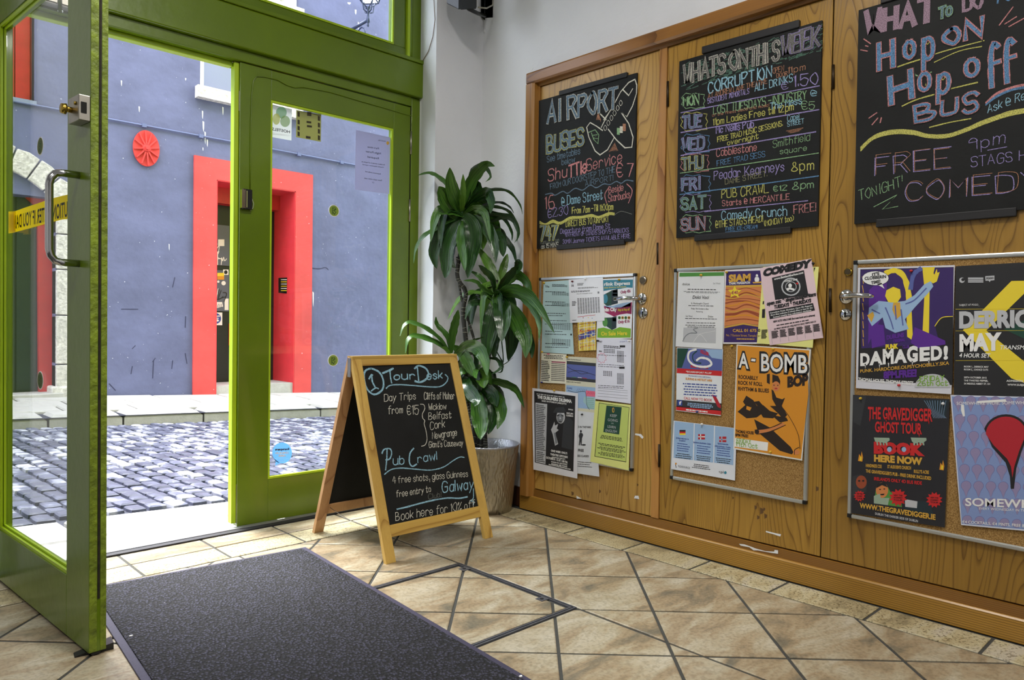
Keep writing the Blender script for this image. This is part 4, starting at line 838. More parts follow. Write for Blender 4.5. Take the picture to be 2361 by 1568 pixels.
p.P([(95, 908), (382, 945), (368, 1470), (100, 1405)], 'k'); p.P([(104, 990), (186, 1000), (174, 1418), (106, 1402)], 'pg', .0004)
p.G(110, 1000, 180, 1010, 108, 1320, 26, c='k', fill=.5); p.G(112, 1325, 174, 1335, 110, 1400, 6, c='k', fill=.5); p.G(112, 925, 355, 955, 112, 934, 1, c='w')
p.T('THE DUBLINERS DILEMMA', 118, 960, 355, 992, 22, 'w', bold=.05); p.T('BASED ON STORIES BY JAMES JOYCE', 148, 982, 320, 1004, 10, 'w', bold=.03)
p.E(280, 1090, 30, 46, 'pg', .0004); p.E(276, 1098, 22, 34, 'g', .0005); p.P([(225, 1060), (245, 1025), (300, 1018), (318, 1052), (300, 1062)], 'c', .0006); p.P([(252, 1078), (270, 1072), (270, 1080), (254, 1086)], 'k', .0006); p.P([(285, 1074), (300, 1080), (298, 1087), (284, 1082)], 'k', .0006); p.P([(275, 1085), (284, 1104), (270, 1106)], 'pg', .0006); p.P([(264, 1118), (290, 1122), (286, 1128), (266, 1124)], 'k', .0006)
p.P([(222, 1160), (236, 1122), (240, 1150), (262, 1138), (252, 1170), (266, 1180), (242, 1200), (262, 1278), (240, 1290), (224, 1210), (212, 1178)], 'pg', .0004); p.P([(232, 1200), (244, 1200), (256, 1270), (244, 1278)], 'g', .0005); p.P([(300, 1120), (330, 1080), (365, 1120), (362, 1320), (285, 1300)], 'c', .0003)
for t, x, y in (('ADAPTED BY', 332, 1040), ('DECLAN', 320, 1068), ('GORMAN', 318, 1084)): p.T(t, x, y, 366, y+6, 9 if x == 332 else 12, 'w', bold=.03)
for t, x0, y0, x1, y1, h in (('ONE WEEK ONLY!', 212, 1330, 325, 1350, 14), ('THEATRE UPSTAIRS', 208, 1355, 328, 1376, 14), ('LANIGANS BAR, EDEN QUAY', 218, 1372, 312, 1387, 8), ('OCTOBER 8 - 13 AT 1.00 P.M.', 178, 1378, 328, 1412, 15), ('TICKETS €10 (€8 CONC)', 212, 1405, 325, 1425, 9), ('BOOKING: 085 7727375', 215, 1420, 325, 1440, 9), ('INFO: WWW.THEATREUPSTAIRS.COM', 196, 1424, 348, 1458, 8)): p.T(t, x0, y0, x1, y1, h, 'w', bold=.04)
p.done()
# --- middle board
Ee = lambda label, c, col, depth=.0155, **k: Poster(label, ECr, c, col, depth, **k)
p = Ee('white concert notice with a green top band and grey map', ((90, 122), (368, 120), (355, 588), (72, 572)), (222, 224, 226), .0158, name='notice', cat='notice')
p.P([(96, 128), (365, 124), (364, 146), (95, 152)], 'mg'); p.T('dolce', 112, 203, 158, 203, 15, 'k'); p.T('Le Voci', 298, 196, 342, 197, 11, 'g'); p.T('Dolci Voci', 173, 284, 272, 285, 20, 'k', shear=.2, bold=.01); p.T("St Werburgh's Church", 165, 317, 272, 319, 11, 'k'); p.T('Friday 19th October at 8pm', 165, 348, 272, 351, 10, 'k'); p.T('Featuring', 196, 365, 236, 366, 8, 'k'); p.T('Le Voci', 133, 393, 174, 395, 11); p.T('Dolce', 267, 396, 299, 397, 11)
for y in (222, 238): p.G(115, y, 345, y+4, 115, y+12, 2 if y > 225 else 1, fill=.35, center=True)
for y in (322, 400, 425, 440, 450): p.G(120, y, 330, y+3, 120, y+8, 1, fill=.4, center=True)
p.P([(120, 458), (316, 460), (314, 553), (116, 546)], 'pg'); p.L([(116, 540), (132, 510), (160, 492), (200, 490), (180, 470), (205, 460)], 5, 'g'); p.L([(200, 500), (250, 490), (312, 478)], 2, 'w'); p.L([(180, 545), (220, 500), (260, 545)], 2, 'w'); p.done()
p = Ee('purple and orange massage poster with a star price', ((370, 112), (616, 98), (600, 556), (358, 556)), (226, 220, 220), .0155)
p.P([(378, 120), (590, 114), (580, 547), (362, 547)], 'np'); p.P([(374, 205), (590, 200), (585, 445), (480, 430), (366, 450)], 's', .0003); p.P([(374, 205), (590, 200), (590, 212), (480, 218), (374, 215)], 'gr', .0006); p.P([(366, 452), (480, 430), (585, 448), (585, 456), (480, 440), (366, 462)], 'gr', .0006)
for k in range(13): 
    y = 235+k*15; p.L([(374, y+random.uniform(-8, 8)), (430, y+10*sin(k)), (500, y-16+8*sin(k*1.7)), (588, y+8+random.uniform(-10, 10))], random.uniform(4, 10), ('ds', 'o', 'ds', 'gr', 'ds')[k % 5], .0005)
p.T('SIAM', 393, 182, 525, 176, 42, 'gr', bold=.06); p.T('THAI MASSAGE', 393, 200, 522, 192, 15, 'w', bold=.03)
p.E(562, 168, 14, 18, 'w', .0006); p.E(562, 145, 7, 9, 'w', .0006); p.P([(536, 184), (590, 180), (588, 190), (540, 192)], 'gr', .0007)
p.P([(428+44*(1 if i % 2 == 0 else .45)*sin(i*pi/5), 245-40*(1 if i % 2 == 0 else .45)*cos(i*pi/5)) for i in range(10)], 'y', .0008); p.T('€40', 409, 258, 448, 254, 19, 'm', bold=.03, lift=.0010)
p.T('CALL 01 675 0', 416, 484, 582, 484, 18, 'gr', bold=.03); p.T('No. 7 Eustace Street, Temple Bar', 376, 510, 582, 514, 14, 'gr', bold=0); p.G(440, 520, 570, 522, 440, 534, 1, c='gr', fill=.5); p.done()
p = Ee('yellow flyer mostly hidden behind the pink comedy flyer', ((600, 92), (935, 92), (898, 580), (562, 553)), (228, 226, 138), .0162, name='flyer', cat='flyer')
p.P([(905, 98), (915, 96), (905, 125)], 'k'); p.P([(598, 300), (606, 298), (604, 318), (596, 318)], 'k'); p.P([(594, 348), (612, 345), (610, 400), (592, 400)], 'k')
p.G(590, 470, 626, 468, 588, 525, 8, fill=.8); p.done()
p = Ee('pink comedy flyer with tear-off tabs, tilted at the board top', ((580, 100), (890, 42), (962, 520), (640, 565)), (222, 196, 202), .0172, name='flyer', cat='flyer')
p.T('COMEDY', 600, 148, 878, 92, 40, 'k', bold=.09, shear=.1); p.P([(652, 158), (845, 112), (872, 262), (672, 292)], 'k'); p.T('www.BattleoftheAxe.com', 666, 172, 842, 132, 13, 'w', bold=.03)
p.E(767, 212, 58, 55, 'pg', .0004); p.E(767, 212, 50, 47, 'k', .0005); p.E(767, 212, 34, 32, 'pg', .0006); p.E(767, 212, 30, 28, 'k', .0007); p.E(762, 205, 11, 13, 'w', .0008); p.P([(740, 222), (762, 215), (790, 225), (785, 236), (760, 228), (745, 238)], 'w', .0008); p.P([(795, 190), (812, 186), (808, 200)], 'r', .0008)
p.T('COMEDY CLUB', 728, 184, 806, 172, 9, 'w', bold=.04, lift=.0009)
p.T('open mic & singer/songwriters', 622, 325, 917, 266, 22, 'k', bold=.07); p.T('TUESDAYS & THURSDAYS', 666, 345, 888, 305, 21, 'k', bold=.07); p.P([(632, 360), (900, 310), (912, 355), (640, 408)], 'k')
for t, x0, y0, x1, y1 in (('Comedians, Poets, Musicians, Open Mic Rappers', 640, 375, 895, 328), ('Short films welcome 3-minute films or less for the', 645, 388, 898, 342), ('hosted weekly free admission students', 660, 400, 890, 357)): p.T(t, x0, y0, x1, y1, 9, 'w', bold=.02, lift=.0009)
p.T('NEW ACTS WELCOME (but must book act in advance)', 660, 428, 912, 388, 11, 'k', bold=.05); p.T('HA PENNY BRIDGE INN WELLINGTON QUAY TEMPLE BAR D2', 665, 472, 918, 425, 9, 'k', bold=.04); p.G(680, 440, 905, 402, 680, 452, 1, fill=.5)
for k in range(6): x = 650+k*50; y = 478-k*8; p.G(x, y, x+42, y-5, x+4, y+46, 8, fill=.85)
for k in range(7): x = 645+k*50; y = 470-k*8; p.L([(x, y), (x+10, y+85)], 1.2, 'g')
p.done()
p = Ee('surf school poster in blue, white and red', ((80, 578), (358, 588), (345, 990), (75, 958)), (222, 226, 230), .0152)
p.P([(82, 582), (355, 590), (352, 720), (80, 705)], 'bl2'); p.P([(82, 582), (150, 584), (110, 700), (80, 700)], 'dg', .0003); p.P([(250, 590), (355, 592), (352, 650), (290, 640)], 'lb', .0003); p.P([(80, 703), (352, 720), (350, 750), (79, 732)], 'r', .0004)
p.L([(195, 590), (155, 605), (150, 650), (185, 685), (250, 695), (288, 680), (270, 650), (225, 640), (200, 655)], 13, 'w', .0006); p.L([(200, 600), (175, 625), (185, 665), (225, 672)], 6, 'dg', .0008); p.T('KILLER', 222, 610, 272, 628, 20, 'r', bold=.04); p.T('SURF SAFARI', 162, 698, 268, 706, 14, 'r', bold=.05); p.T('*BOARDSPORT PLUS*', 135, 728, 290, 738, 10, 'w', bold=.02)
p.T('IRELANDS FIRST & ONLY SURF SCHOOL', 150, 752, 285, 764, 9, 'b'); p.T('SURFING & WETSUIT HIRE', 132, 772, 292, 784, 13, 'o', bold=.03)
for y in (790, 806, 822, 838, 854): p.G(105, y, 340, y+12, 104, y+9, 1, c='b', fill=.7, center=True)
p.T('CALL NOW TO BOOK', 122, 890, 292, 904, 16, 'r', bold=.01); p.P([(78, 892), (348, 915), (347, 960), (76, 935)], 'c', .0003); p.P([(76, 932), (347, 958), (345, 985), (76, 955)], 'r', .0003); p.P([(290, 862), (312, 866), (345, 930), (343, 945), (325, 935)], 'cr', .0005); p.R(84, 896, 112, 928, 'b', .0006); p.T('f', 94, 922, 104, 922, 20, 'w', bold=.04, lift=.0009)
p.G(140, 908, 300, 922, 140, 938, 3, c='lb', fill=.6, center=True); p.G(120, 945, 280, 962, 120, 955, 1, c='w', fill=.8, center=True); p.done()
p = Ee('pale blue three-column job notice with small national flags', ((60, 1018), (440, 1065), (430, 1380), (45, 1310)), (216, 220, 228), .0160, name='notice', cat='notice')
for k in range(3):
    x0, x1 = 66+k*122, 182+k*122; y0 = 1022+k*15; p.P([(x0, y0), (x1, y0+13), (x1-6, y0+235), (x0-6, y0+220)], 'lb')
p.R(96, 1075, 132, 1085, 'k', .0005); p.R(96, 1085, 132, 1095, 'r', .0005); p.R(96, 1095, 132, 1105, 'y', .0005); p.R(208, 1100, 249, 1132, 'cr', .0005); p.R(220, 1100, 226, 1132, 'w', .0007); p.R(208, 1113, 249, 1119, 'w', .0007); p.R(335, 1115, 378, 1148, 'cr', .0005); p.R(347, 1115, 354, 1148, 'w', .0007); p.R(335, 1129, 378, 1136, 'w', .0007); p.R(349, 1115, 352, 1148, 'b', .0009); p.R(335, 1131, 378, 1134, 'b', .0009)
for t, x0, y0, x1, y1 in (('Jobangebote in', 75, 1126, 152, 1135), ('Dublin!', 93, 1142, 132, 1146), ('Spændende jobmuligheder i Dublin!', 178, 1152, 285, 1165), ('Spennende', 325, 1160, 390, 1167), ('jobbmuligheter i Dublin', 308, 1174, 404, 1186)): p.T(t, x0, y0, x1, y1, 10, 'b', bold=.02)
for k in range(3): p.G(82+k*120, 1150+k*14, 165+k*120, 1160+k*14, 80+k*120, 1205+k*14, 4, c='b', fill=.35); p.G(70+k*120, 1210+k*14, 172+k*120, 1222+k*14, 68+k*120, 1245+k*14, 3, fill=.4, center=True)
p.G(170, 1275, 285, 1290, 170, 1305, 3, fill=.4, center=True); p.T('FLEXSOURCE', 88, 1298, 158, 1310, 12, 'g', bold=.02); p.E(74, 1278, 5, 6, 'o'); p.L([(72, 1285), (76, 1302)], 4, 'k'); p.T('cpl', 332, 1332, 362, 1337, 17, 'k'); p.E(372, 1332, 8, 9, 't'); p.done()
p = Ee('orange rockabilly night poster with a figure riding a bomb', ((440, 560), (888, 590), (835, 1260), (420, 1190)), (224, 222, 214), .0164)
p.P([(446, 566), (878, 596), (868, 700), (872, 860), (827, 1250), (428, 1182)], 'o')
p.T('A', 452, 700, 512, 708, 100, 'k', bold=.08); p.T('A', 455, 697, 509, 704, 92, 'w', bold=.02, lift=.0012); p.P([(525, 640), (558, 643), (556, 668), (523, 665)], 'k', .0006); p.P([(529, 645), (554, 648), (552, 663), (527, 660)], 'w', .0009)
p.T('BOMB', 576, 722, 872, 736, 118, 'k', bold=.07); p.T('BOMB', 582, 718, 866, 732, 108, 'w', bold=.015, lift=.0012)
p.T('BOP', 745, 815, 868, 800, 60, 'n', bold=.07)
for t, x0, y0, x1, y1 in (('ROCKABILLY', 450, 765, 568, 774), ("ROCK N' ROLL", 448, 800, 595, 810), ('RHYTHM & BLUES', 448, 836, 635, 850)): p.T(t, x0, y0, x1, y1, 23, 'n', bold=.03)
p.T('THOMAS HOUSE', 434, 1090, 543, 1102, 18, 'n', bold=.04); p.T('8PM FREE!', 432, 1112, 510, 1120, 17, 'n', bold=.04)
p.P([(498, 868), (540, 895), (572, 945), (595, 975), (560, 1000), (500, 1005), (446, 965), (492, 925), (478, 905)], 'n', .0004); p.P([(500, 930), (530, 940), (520, 960), (498, 950)], 'o', .0006); p.P([(545, 905), (575, 900), (610, 940), (590, 960)], 'n', .0005)
p.P([(545, 1010), (640, 1060), (790, 1200), (772, 1222), (700, 1200), (570, 1090)], 'n', .0005); p.P([(548, 1075), (640, 1062), (720, 1030), (730, 1045), (640, 1085), (560, 1100)], 's', .0008); p.L([(550, 1075), (640, 1062), (712, 1032)], 4, 'n', .0011); p.L([(560, 1100), (640, 1085), (735, 1045)], 4, 'n', .0011); p.E(562, 1086, 14, 14, 'n', .0010)
p.P([(622, 740), (640, 735), (640, 800), (622, 790)], 'n', .0005); p.P([(655, 740), (690, 750), (703, 780), (700, 810), (680, 800), (655, 790)], 'n', .0005); p.E(677, 812, 24, 30, 's', .0006); p.E(665, 805, 4, 3, 'n', .0009); p.E(688, 806, 4, 3, 'n', .0009); p.E(677, 825, 9, 4, 'cr', .0009)
p.P([(650, 830), (662, 838), (680, 880), (715, 890), (732, 880), (712, 930), (680, 935), (655, 890)], 'n', .0007); p.P([(600, 930), (650, 920), (712, 935), (755, 990), (800, 1090), (820, 1160), (815, 1215), (790, 1222), (740, 1130), (680, 1060), (640, 1010), (590, 980)], 'o', .0006)
p.P([(560, 930), (600, 925), (640, 960), (690, 975), (660, 1005), (600, 1000), (575, 960)], 'n', .0009); p.P([(640, 930), (712, 930), (745, 985), (720, 1010), (690, 975)], 'n', .0009); p.P([(650, 985), (740, 1000), (750, 1020), (700, 1030)], 'n', .0010)
p.L([(712, 935), (760, 1000), (810, 1100), (822, 1190)], 3, 'n', .0010); p.E(800, 1210, 20, 14, 's', .0009); p.L([(788, 1222), (790, 1195), (815, 1180)], 4, 'n', .0011)
p.P([(432, 1122), (630, 1150), (626, 1202), (424, 1175)], 'w', .0006); p.H('FRIDAY', 440, 1150, 525, 1158, 24, 3.5, 'lg'); p.H('19th Oct', 436, 1172, 565, 1185, 24, 3.5, 'lg'); p.done()
# --- right board
Fp = lambda label, c, col, depth=.0155, **k: Poster(label, FCr, c, col, depth, **k)
p = Fp('punk gig poster in purple and yellow with white dripping title', ((108, 84), (608, 70), (590, 737), (97, 705)), (208, 208, 216), .0158)
p.P([(120, 92), (602, 80), (596, 690), (108, 662)], 'k'); p.P([(122, 95), (560, 84), (556, 400), (500, 470), (300, 490), (125, 500)], 'np', .0003)
p.P([(165, 200), (235, 130), (260, 110), (250, 300), (160, 480)], 'p', .0004); p.L([(255, 110), (300, 98), (345, 130), (368, 210), (372, 300)], 26, 'y', .0005, True); p.P([(440, 82), (505, 80), (478, 200), (474, 440), (440, 440), (452, 200)], 'y', .0005); p.L([(380, 190), (395, 120), (430, 90)], 22, 'bl2', .0006); p.P([(355, 210), (380, 200), (392, 460), (362, 440)], 'y', .0006); p.P([(395, 150), (430, 160), (435, 420), (405, 440)], 'np', .0006)
p.P([(555, 82), (600, 81), (597, 340), (556, 350)], 'np', .0006); p.P([(505, 380), (540, 340), (598, 335), (596, 480), (520, 440)], 'k', .0007); p.L([(505, 385), (540, 342), (596, 335)], 4, 'y', .0009)
for k in range(8): p.L([(130+k*.5, 130+k*46), (136, 165+k*46)], 4, 'gr', .0008)
p.P([(400, 390), (470, 420), (558, 460), (560, 480), (420, 500), (380, 470)], 'p', .0007); p.P([(170, 370), (240, 380), (250, 480), (180, 500)], 'p', .0007)
p.P([(165, 290), (215, 255), (290, 262), (350, 255), (400, 225), (450, 170), (485, 152), (497, 180), (470, 215), (400, 290), (350, 350), (370, 400), (300, 420), (250, 395), (235, 340), (180, 385), (160, 350)], 'lb', .0009)
for pts in ([(250, 290), (275, 350), (290, 400)], [(300, 280), (305, 350)], [(355, 270), (400, 250), (460, 190)], [(180, 300), (220, 320)], [(330, 300), (340, 380)]): p.L(pts, 6, 'bl2', .0011)
p.P([(255, 200), (290, 182), (325, 195), (330, 235), (310, 265), (265, 262), (248, 230)], 'y', .0011); p.P([(290, 265), (325, 262), (330, 330), (305, 350), (285, 300)], 'gr', .0011); p.P([(478, 150), (492, 100), (502, 120), (515, 88), (518, 110), (530, 105), (515, 155), (495, 165)], 'y', .0011); p.P([(155, 330), (185, 310), (192, 330), (178, 365)], 'gr', .0012)
p.E(198, 138, 70, 38, 'k', .0010); p.E(198, 138, 68, 36, 'w', .0012); p.P([(205, 168), (245, 192), (230, 162)], 'w', .0012)
for t, x0, y0, x1, y1 in (("IT'S", 180, 128, 218, 120), ('CLOBBERIN', 142, 147, 254, 136), ('TIME!', 176, 170, 224, 160)): p.T(t, x0, y0, x1, y1, 16, 'k', bold=.04, lift=.0015)
p.T('DUBLINS', 255, 455, 345, 440, 22, 'p', bold=.06, lift=.0012); p.T('ORIGINAL', 290, 470, 350, 462, 16, 'p', bold=.05, lift=.0012); p.T('PUNK', 250, 504, 312, 500, 24, 'y', bold=.06, lift=.0012); p.T('CLUB', 338, 500, 372, 498, 15, 'p', bold=.05, lift=.0012)
x = 118; 
for ch, w, y, h in zip('DAMAGED!', (52, 58, 62, 58, 60, 56, 62, 30), (585, 580, 575, 570, 565, 560, 556, 552), (62, 66, 74, 66, 78, 68, 70, 66)): p.T(ch, x, y+3, x+w-2, y, h, 'w', bold=.05, lift=.0013); x += w+3
for xx, yy in ((142, 590), (215, 588), (262, 585), (385, 575), (470, 570)): p.P([(xx, yy-10), (xx+7, yy-10), (xx+4, yy+16)], 'w', .0013)
p.T('PUNK. HARDCORE.OI.PSYCHOBILLY.SKA', 118, 626, 578, 584, 17, 'gr', bold=.02, lift=.0012); p.T('8PM.FREE!', 240, 655, 412, 644, 36, 'p', bold=.06, lift=.0012); p.T('THOMAS HOUSE, THOMAS STREET.', 110, 668, 398, 690, 18, 'w', bold=.03, lift=.0012)
p.E(492, 702, 92, 70, 'pg', .0010, a0=pi, a1=2*pi); p.H('FRIDAY', 428, 668, 552, 664, 24, 4, 'lg'); p.H('26th Oct', 415, 692, 570, 692, 24, 4, 'lg'); p.done()
p = Fp('black club poster with a big yellow arrow shape', ((612, 76), (1040, 52), (1030, 768), (602, 740)), (34, 34, 36), .0152)
p.P([(900, 152), (1035, 150), (770, 408), (1030, 620), (1030, 700), (900, 655), (650, 405)], 'y'); p.P([(860, 400), (1030, 330), (1030, 480)], 'dg', .0003)
p.T('DERRICK', 628, 392, 1075, 386, 82, 'pg', bold=.055, lift=.0012); p.T('MAY', 630, 512, 838, 505, 84, 'w', bold=.055, lift=.0012); p.T('TRANSMAT', 838, 505, 1010, 505, 22, 'w', bold=.01, shear=.2); p.T('4 HOUR SET', 630, 546, 788, 548, 22, 'w', bold=.02, shear=.2); p.T('SUBJECT AT POGO_', 630, 281, 735, 279, 10, 'w')
for y in (298, 410, 563): p.L([(612, y), (1030, y-3)], 1.5, 'y', .0005, False)
for t, x1, y in (('ROOM 1_ DERRICK MAY', 782, 600), ('ROOM 2_ CHOICE CUTS', 780, 615), ('20TH OCTOBER 2012', 772, 656), ('THE TWISTED PEPPER,', 780, 672), ('54 MIDDLE ABBEY ST. D1', 792, 688)): p.T(t, 655, y-2, x1, y, 9, 'w', bold=.02)
p.T('ADMISSION_ €10', 875, 672, 1000, 674, 10, 'w', bold=.02); p.T('WWW.SUBJECT', 880, 692, 985, 694, 10, 'w', bold=.02); p.E(645, 148, 14, 14, 'pg'); p.E(650, 145, 9, 8, 'k', .0006); p.R(676, 134, 755, 160, 'pg'); p.R(676, 142, 755, 144, 'k', .0006); p.R(676, 151, 755, 153, 'k', .0006); p.P([(765, 127), (812, 124), (812, 148), (792, 150), (788, 158), (782, 150), (766, 151)], 'pg'); p.T('POGO', 770, 143, 808, 141, 10, 'k', bold=.03, lift=.0009); p.done()
p = Fp('dark ghost tour poster with red dripping title', ((82, 740), (582, 762), (556, 1425), (72, 1350)), (34, 34, 40), .0158)
p.P([(440, 765), (575, 768), (560, 860), (500, 820)], 'dk'); p.P([(84, 745), (150, 748), (120, 900), (84, 880)], 'c')
for k in range(9): p.L([(450+k*14, 770), (470+k*10, 800+k*5), (500+k*8, 860)], 1.5, 'lb', .0005)
p.T('THE GRAVEDIGGER', 160, 862, 490, 876, 62, 'r', bold=.03, lift=.0012); p.T('GHOST TOUR', 195, 930, 436, 942, 54, 'r', bold=.03, lift=.0012)
for xx, yy in ((165, 866), (250, 868), (330, 870), (470, 880), (420, 945)): p.P([(xx, yy-6), (xx+7, yy-6), (xx+4, yy+14)], 'r', .0012)
p.T('BOOK', 190, 1038, 436, 1050, 54, 'r', bold=.08, lift=.0012); p.T('HERE NOW', 190, 1082, 436, 1100, 34, 'gr', bold=.06, lift=.0012)
for cx_ in (270, 345): p.E(cx_, 1022, 12, 13, 'lb', .0016)
for s_x, x in ((1, 210), (-1, 400)):
    p.P([(x-20, 960), (x+60*1, 962), (x+62, 975), (x+40, 990), (x+22, 985), (x, 992), (x-14, 980)], 'hg', .0011)
    for k in range(4): p.L([(x-5+k*16, 972), (x-1+k*16, 998)], 7, 'hg', .0013)
for t, x0, y0, x1, y1, c in (('HANDMADE COE', 148, 1112, 230, 1118, 'gr'), ("ST AUDOEN'S CHURCH", 260, 1118, 382, 1126, 'gr'), ("BULLY'S ACRE", 396, 1142, 474, 1148, 'gr'), ("THE GRAVEDIGGER'S PUB - FREE DRINK INCLUDED", 148, 1140, 486, 1180, 'gr'), ("IRELAND'S ONLY 4D BUS RIDE", 190, 1180, 438, 1204, 'r')): p.T(t, x0, y0, x1, y1, 17, c, bold=.03, lift=.0012)
p.P([(80, 1160), (120, 1150), (155, 1180), (150, 1240), (110, 1270), (78, 1260)], 'c', .0006); p.E(125, 1190, 28, 34, 'ds', .0007); p.E(114, 1184, 6, 5, 'k', .0009); p.E(135, 1184, 6, 5, 'k', .0009)
p.P([(200, 1230), (225, 1195), (262, 1215), (275, 1240), (330, 1270), (335, 1320), (190, 1300)], 'mg', .0006); p.E(232, 1232, 32, 40, 's', .0008); p.P([(202, 1222), (208, 1198), (245, 1190), (262, 1218), (232, 1206)], 'k', .0010); p.P([(222, 1252), (246, 1250), (240, 1258), (226, 1258)], 'k', .0010); p.E(222, 1228, 5, 3, 'k', .0010); p.E(244, 1226, 5, 3, 'k', .0010); p.P([(190, 1262), (220, 1250), (226, 1272), (270, 1272), (262, 1310), (190, 1300)], 'hg', .0009)
p.P([(340, 1285), (480, 1290), (500, 1370), (350, 1330)], 'dk', .0006); p.P([(350, 1278), (415, 1290), (412, 1325), (352, 1318)], 'pg', .0007)
for cx_, cy_, r in ((116, 1262, 30), (315, 1270, 46), (502, 1282, 42)):
    p.P([(cx_+r*(1 if i % 2 else .68)*cos(i*pi/12)*1.05, cy_+r*(1 if i % 2 else .72)*sin(i*pi/12)) for i in range(24)], 'r', .0011)
    for k in range(3): p.T(('VISIT THE', 'SCARIEST', 'TOUR')[k], cx_-r*.5, cy_-8+k*12, cx_+r*.5, cy_-6+k*12, 8, 'cr' if 0 else 'k', bold=.02, lift=.0016)
for x, y in ((122, 1055), (542, 1100)): p.P([(x-14, y+26), (x-8, y-10), (x, y+4), (x+5, y-24), (x+12, y+8), (x+8, y+30)], 'o', .0009); p.P([(x-6, y+22), (x-2, y+2), (x+5, y+6), (x+4, y+26)], 'y', .0011)
p.T('WWW.THEGRAVEDIGGER.IE', 118, 1322, 508, 1385, 26, 'gr', bold=.04, lift=.0012); p.T('DUBLIN THE DARKER SIDE OF DUBLIN', 196, 1358, 418, 1398, 12, 'pg', bold=.03, lift=.0012); p.done()
p = Fp('pale blue poster patterned with map pins and one big red pin', ((585, 740), (1050, 752), (1050, 1450), (640, 1412)), (206, 210, 224), .0155)
p.P([(592, 748), (1050, 758), (1050, 1442), (644, 1405)], 'pb')
def mappin(cx_, cy_, rx, ry, L_, c, lift):
    pts = [(cx_+rx*cos(a), cy_+ry*sin(a)) for a in [pi*.86+(pi*1.28)*i/18 for i in range(19)]]; pts += [(cx_+rx*.45, cy_+ry*1.15), (cx_+rx*.06, cy_+L_), (cx_-rx*.06, cy_+L_), (cx_-rx*.45, cy_+ry*1.15)]; p.P(pts, c, lift)
for r in range(7):
    for cc in range(7):
        cx_ = 626+r*8+cc*64; cy_ = 778+r*86+cc*1.5+(0)
        if cx_ > 1000: continue
        mappin(cx_, cy_+(-10 if r == 0 else 0), 27, 25, 58, 'bl2', .0003); mappin(cx_, cy_+(-10 if r == 0 else 0), 25.5, 23.5, 57, 'pm', .0004)
for cc in range(6): p.E(672+cc*64, 1384+cc*5, 25.5, 23, 'bl2', .0003); p.E(672+cc*64, 1384+cc*5, 24, 21.5, 'pm', .0004)
big = lambda g: [(872-g-112, 915)]+[(872+(115+g)*cos(a), 940+(100+g)*sin(a)) for a in [pi*1.0+pi*1.0*i/16 for i in range(17)]]+[(950+g, 1040), (925+g, 1120), (913, 1225+g), (897, 1225+g), (892-g, 1160), (870-g, 1090), (800-g, 1010)]
p.P(big(0), 'k', .0008); p.P([(872+104*cos(a), 942+90*sin(a)) for a in [pi+pi*i/16 for i in range(17)]]+[(940, 1030), (915, 1110), (905, 1168), (898, 1110), (878, 1070), (808, 1000)], 'cr', .0011)
p.T('SOMEWHERE INDIE, SOMEWHERE', 616, 792, 1010, 788, 17, 'w', bold=0, lift=.0008); p.T('SOMEWHERE', 660, 1312, 1150, 1330, 42, 'w', bold=.02, lift=.0009); p.T('EVERY WEDNESDAY IN THE', 732, 1332, 985, 1344, 13, 'w', bold=0, lift=.0009); p.T('€4 COCKTAILS, €4 PINTS, FREE BEFORE', 646, 1402, 1035, 1428, 15, 'w', bold=.01, lift=.0009)
p.P([(722, 772), (870, 762), (875, 776), (724, 782)], 'w', .0010); p.P([(640, 790), (655, 792), (660, 850), (650, 852), (640, 820)], 'w', .0010); p.done()
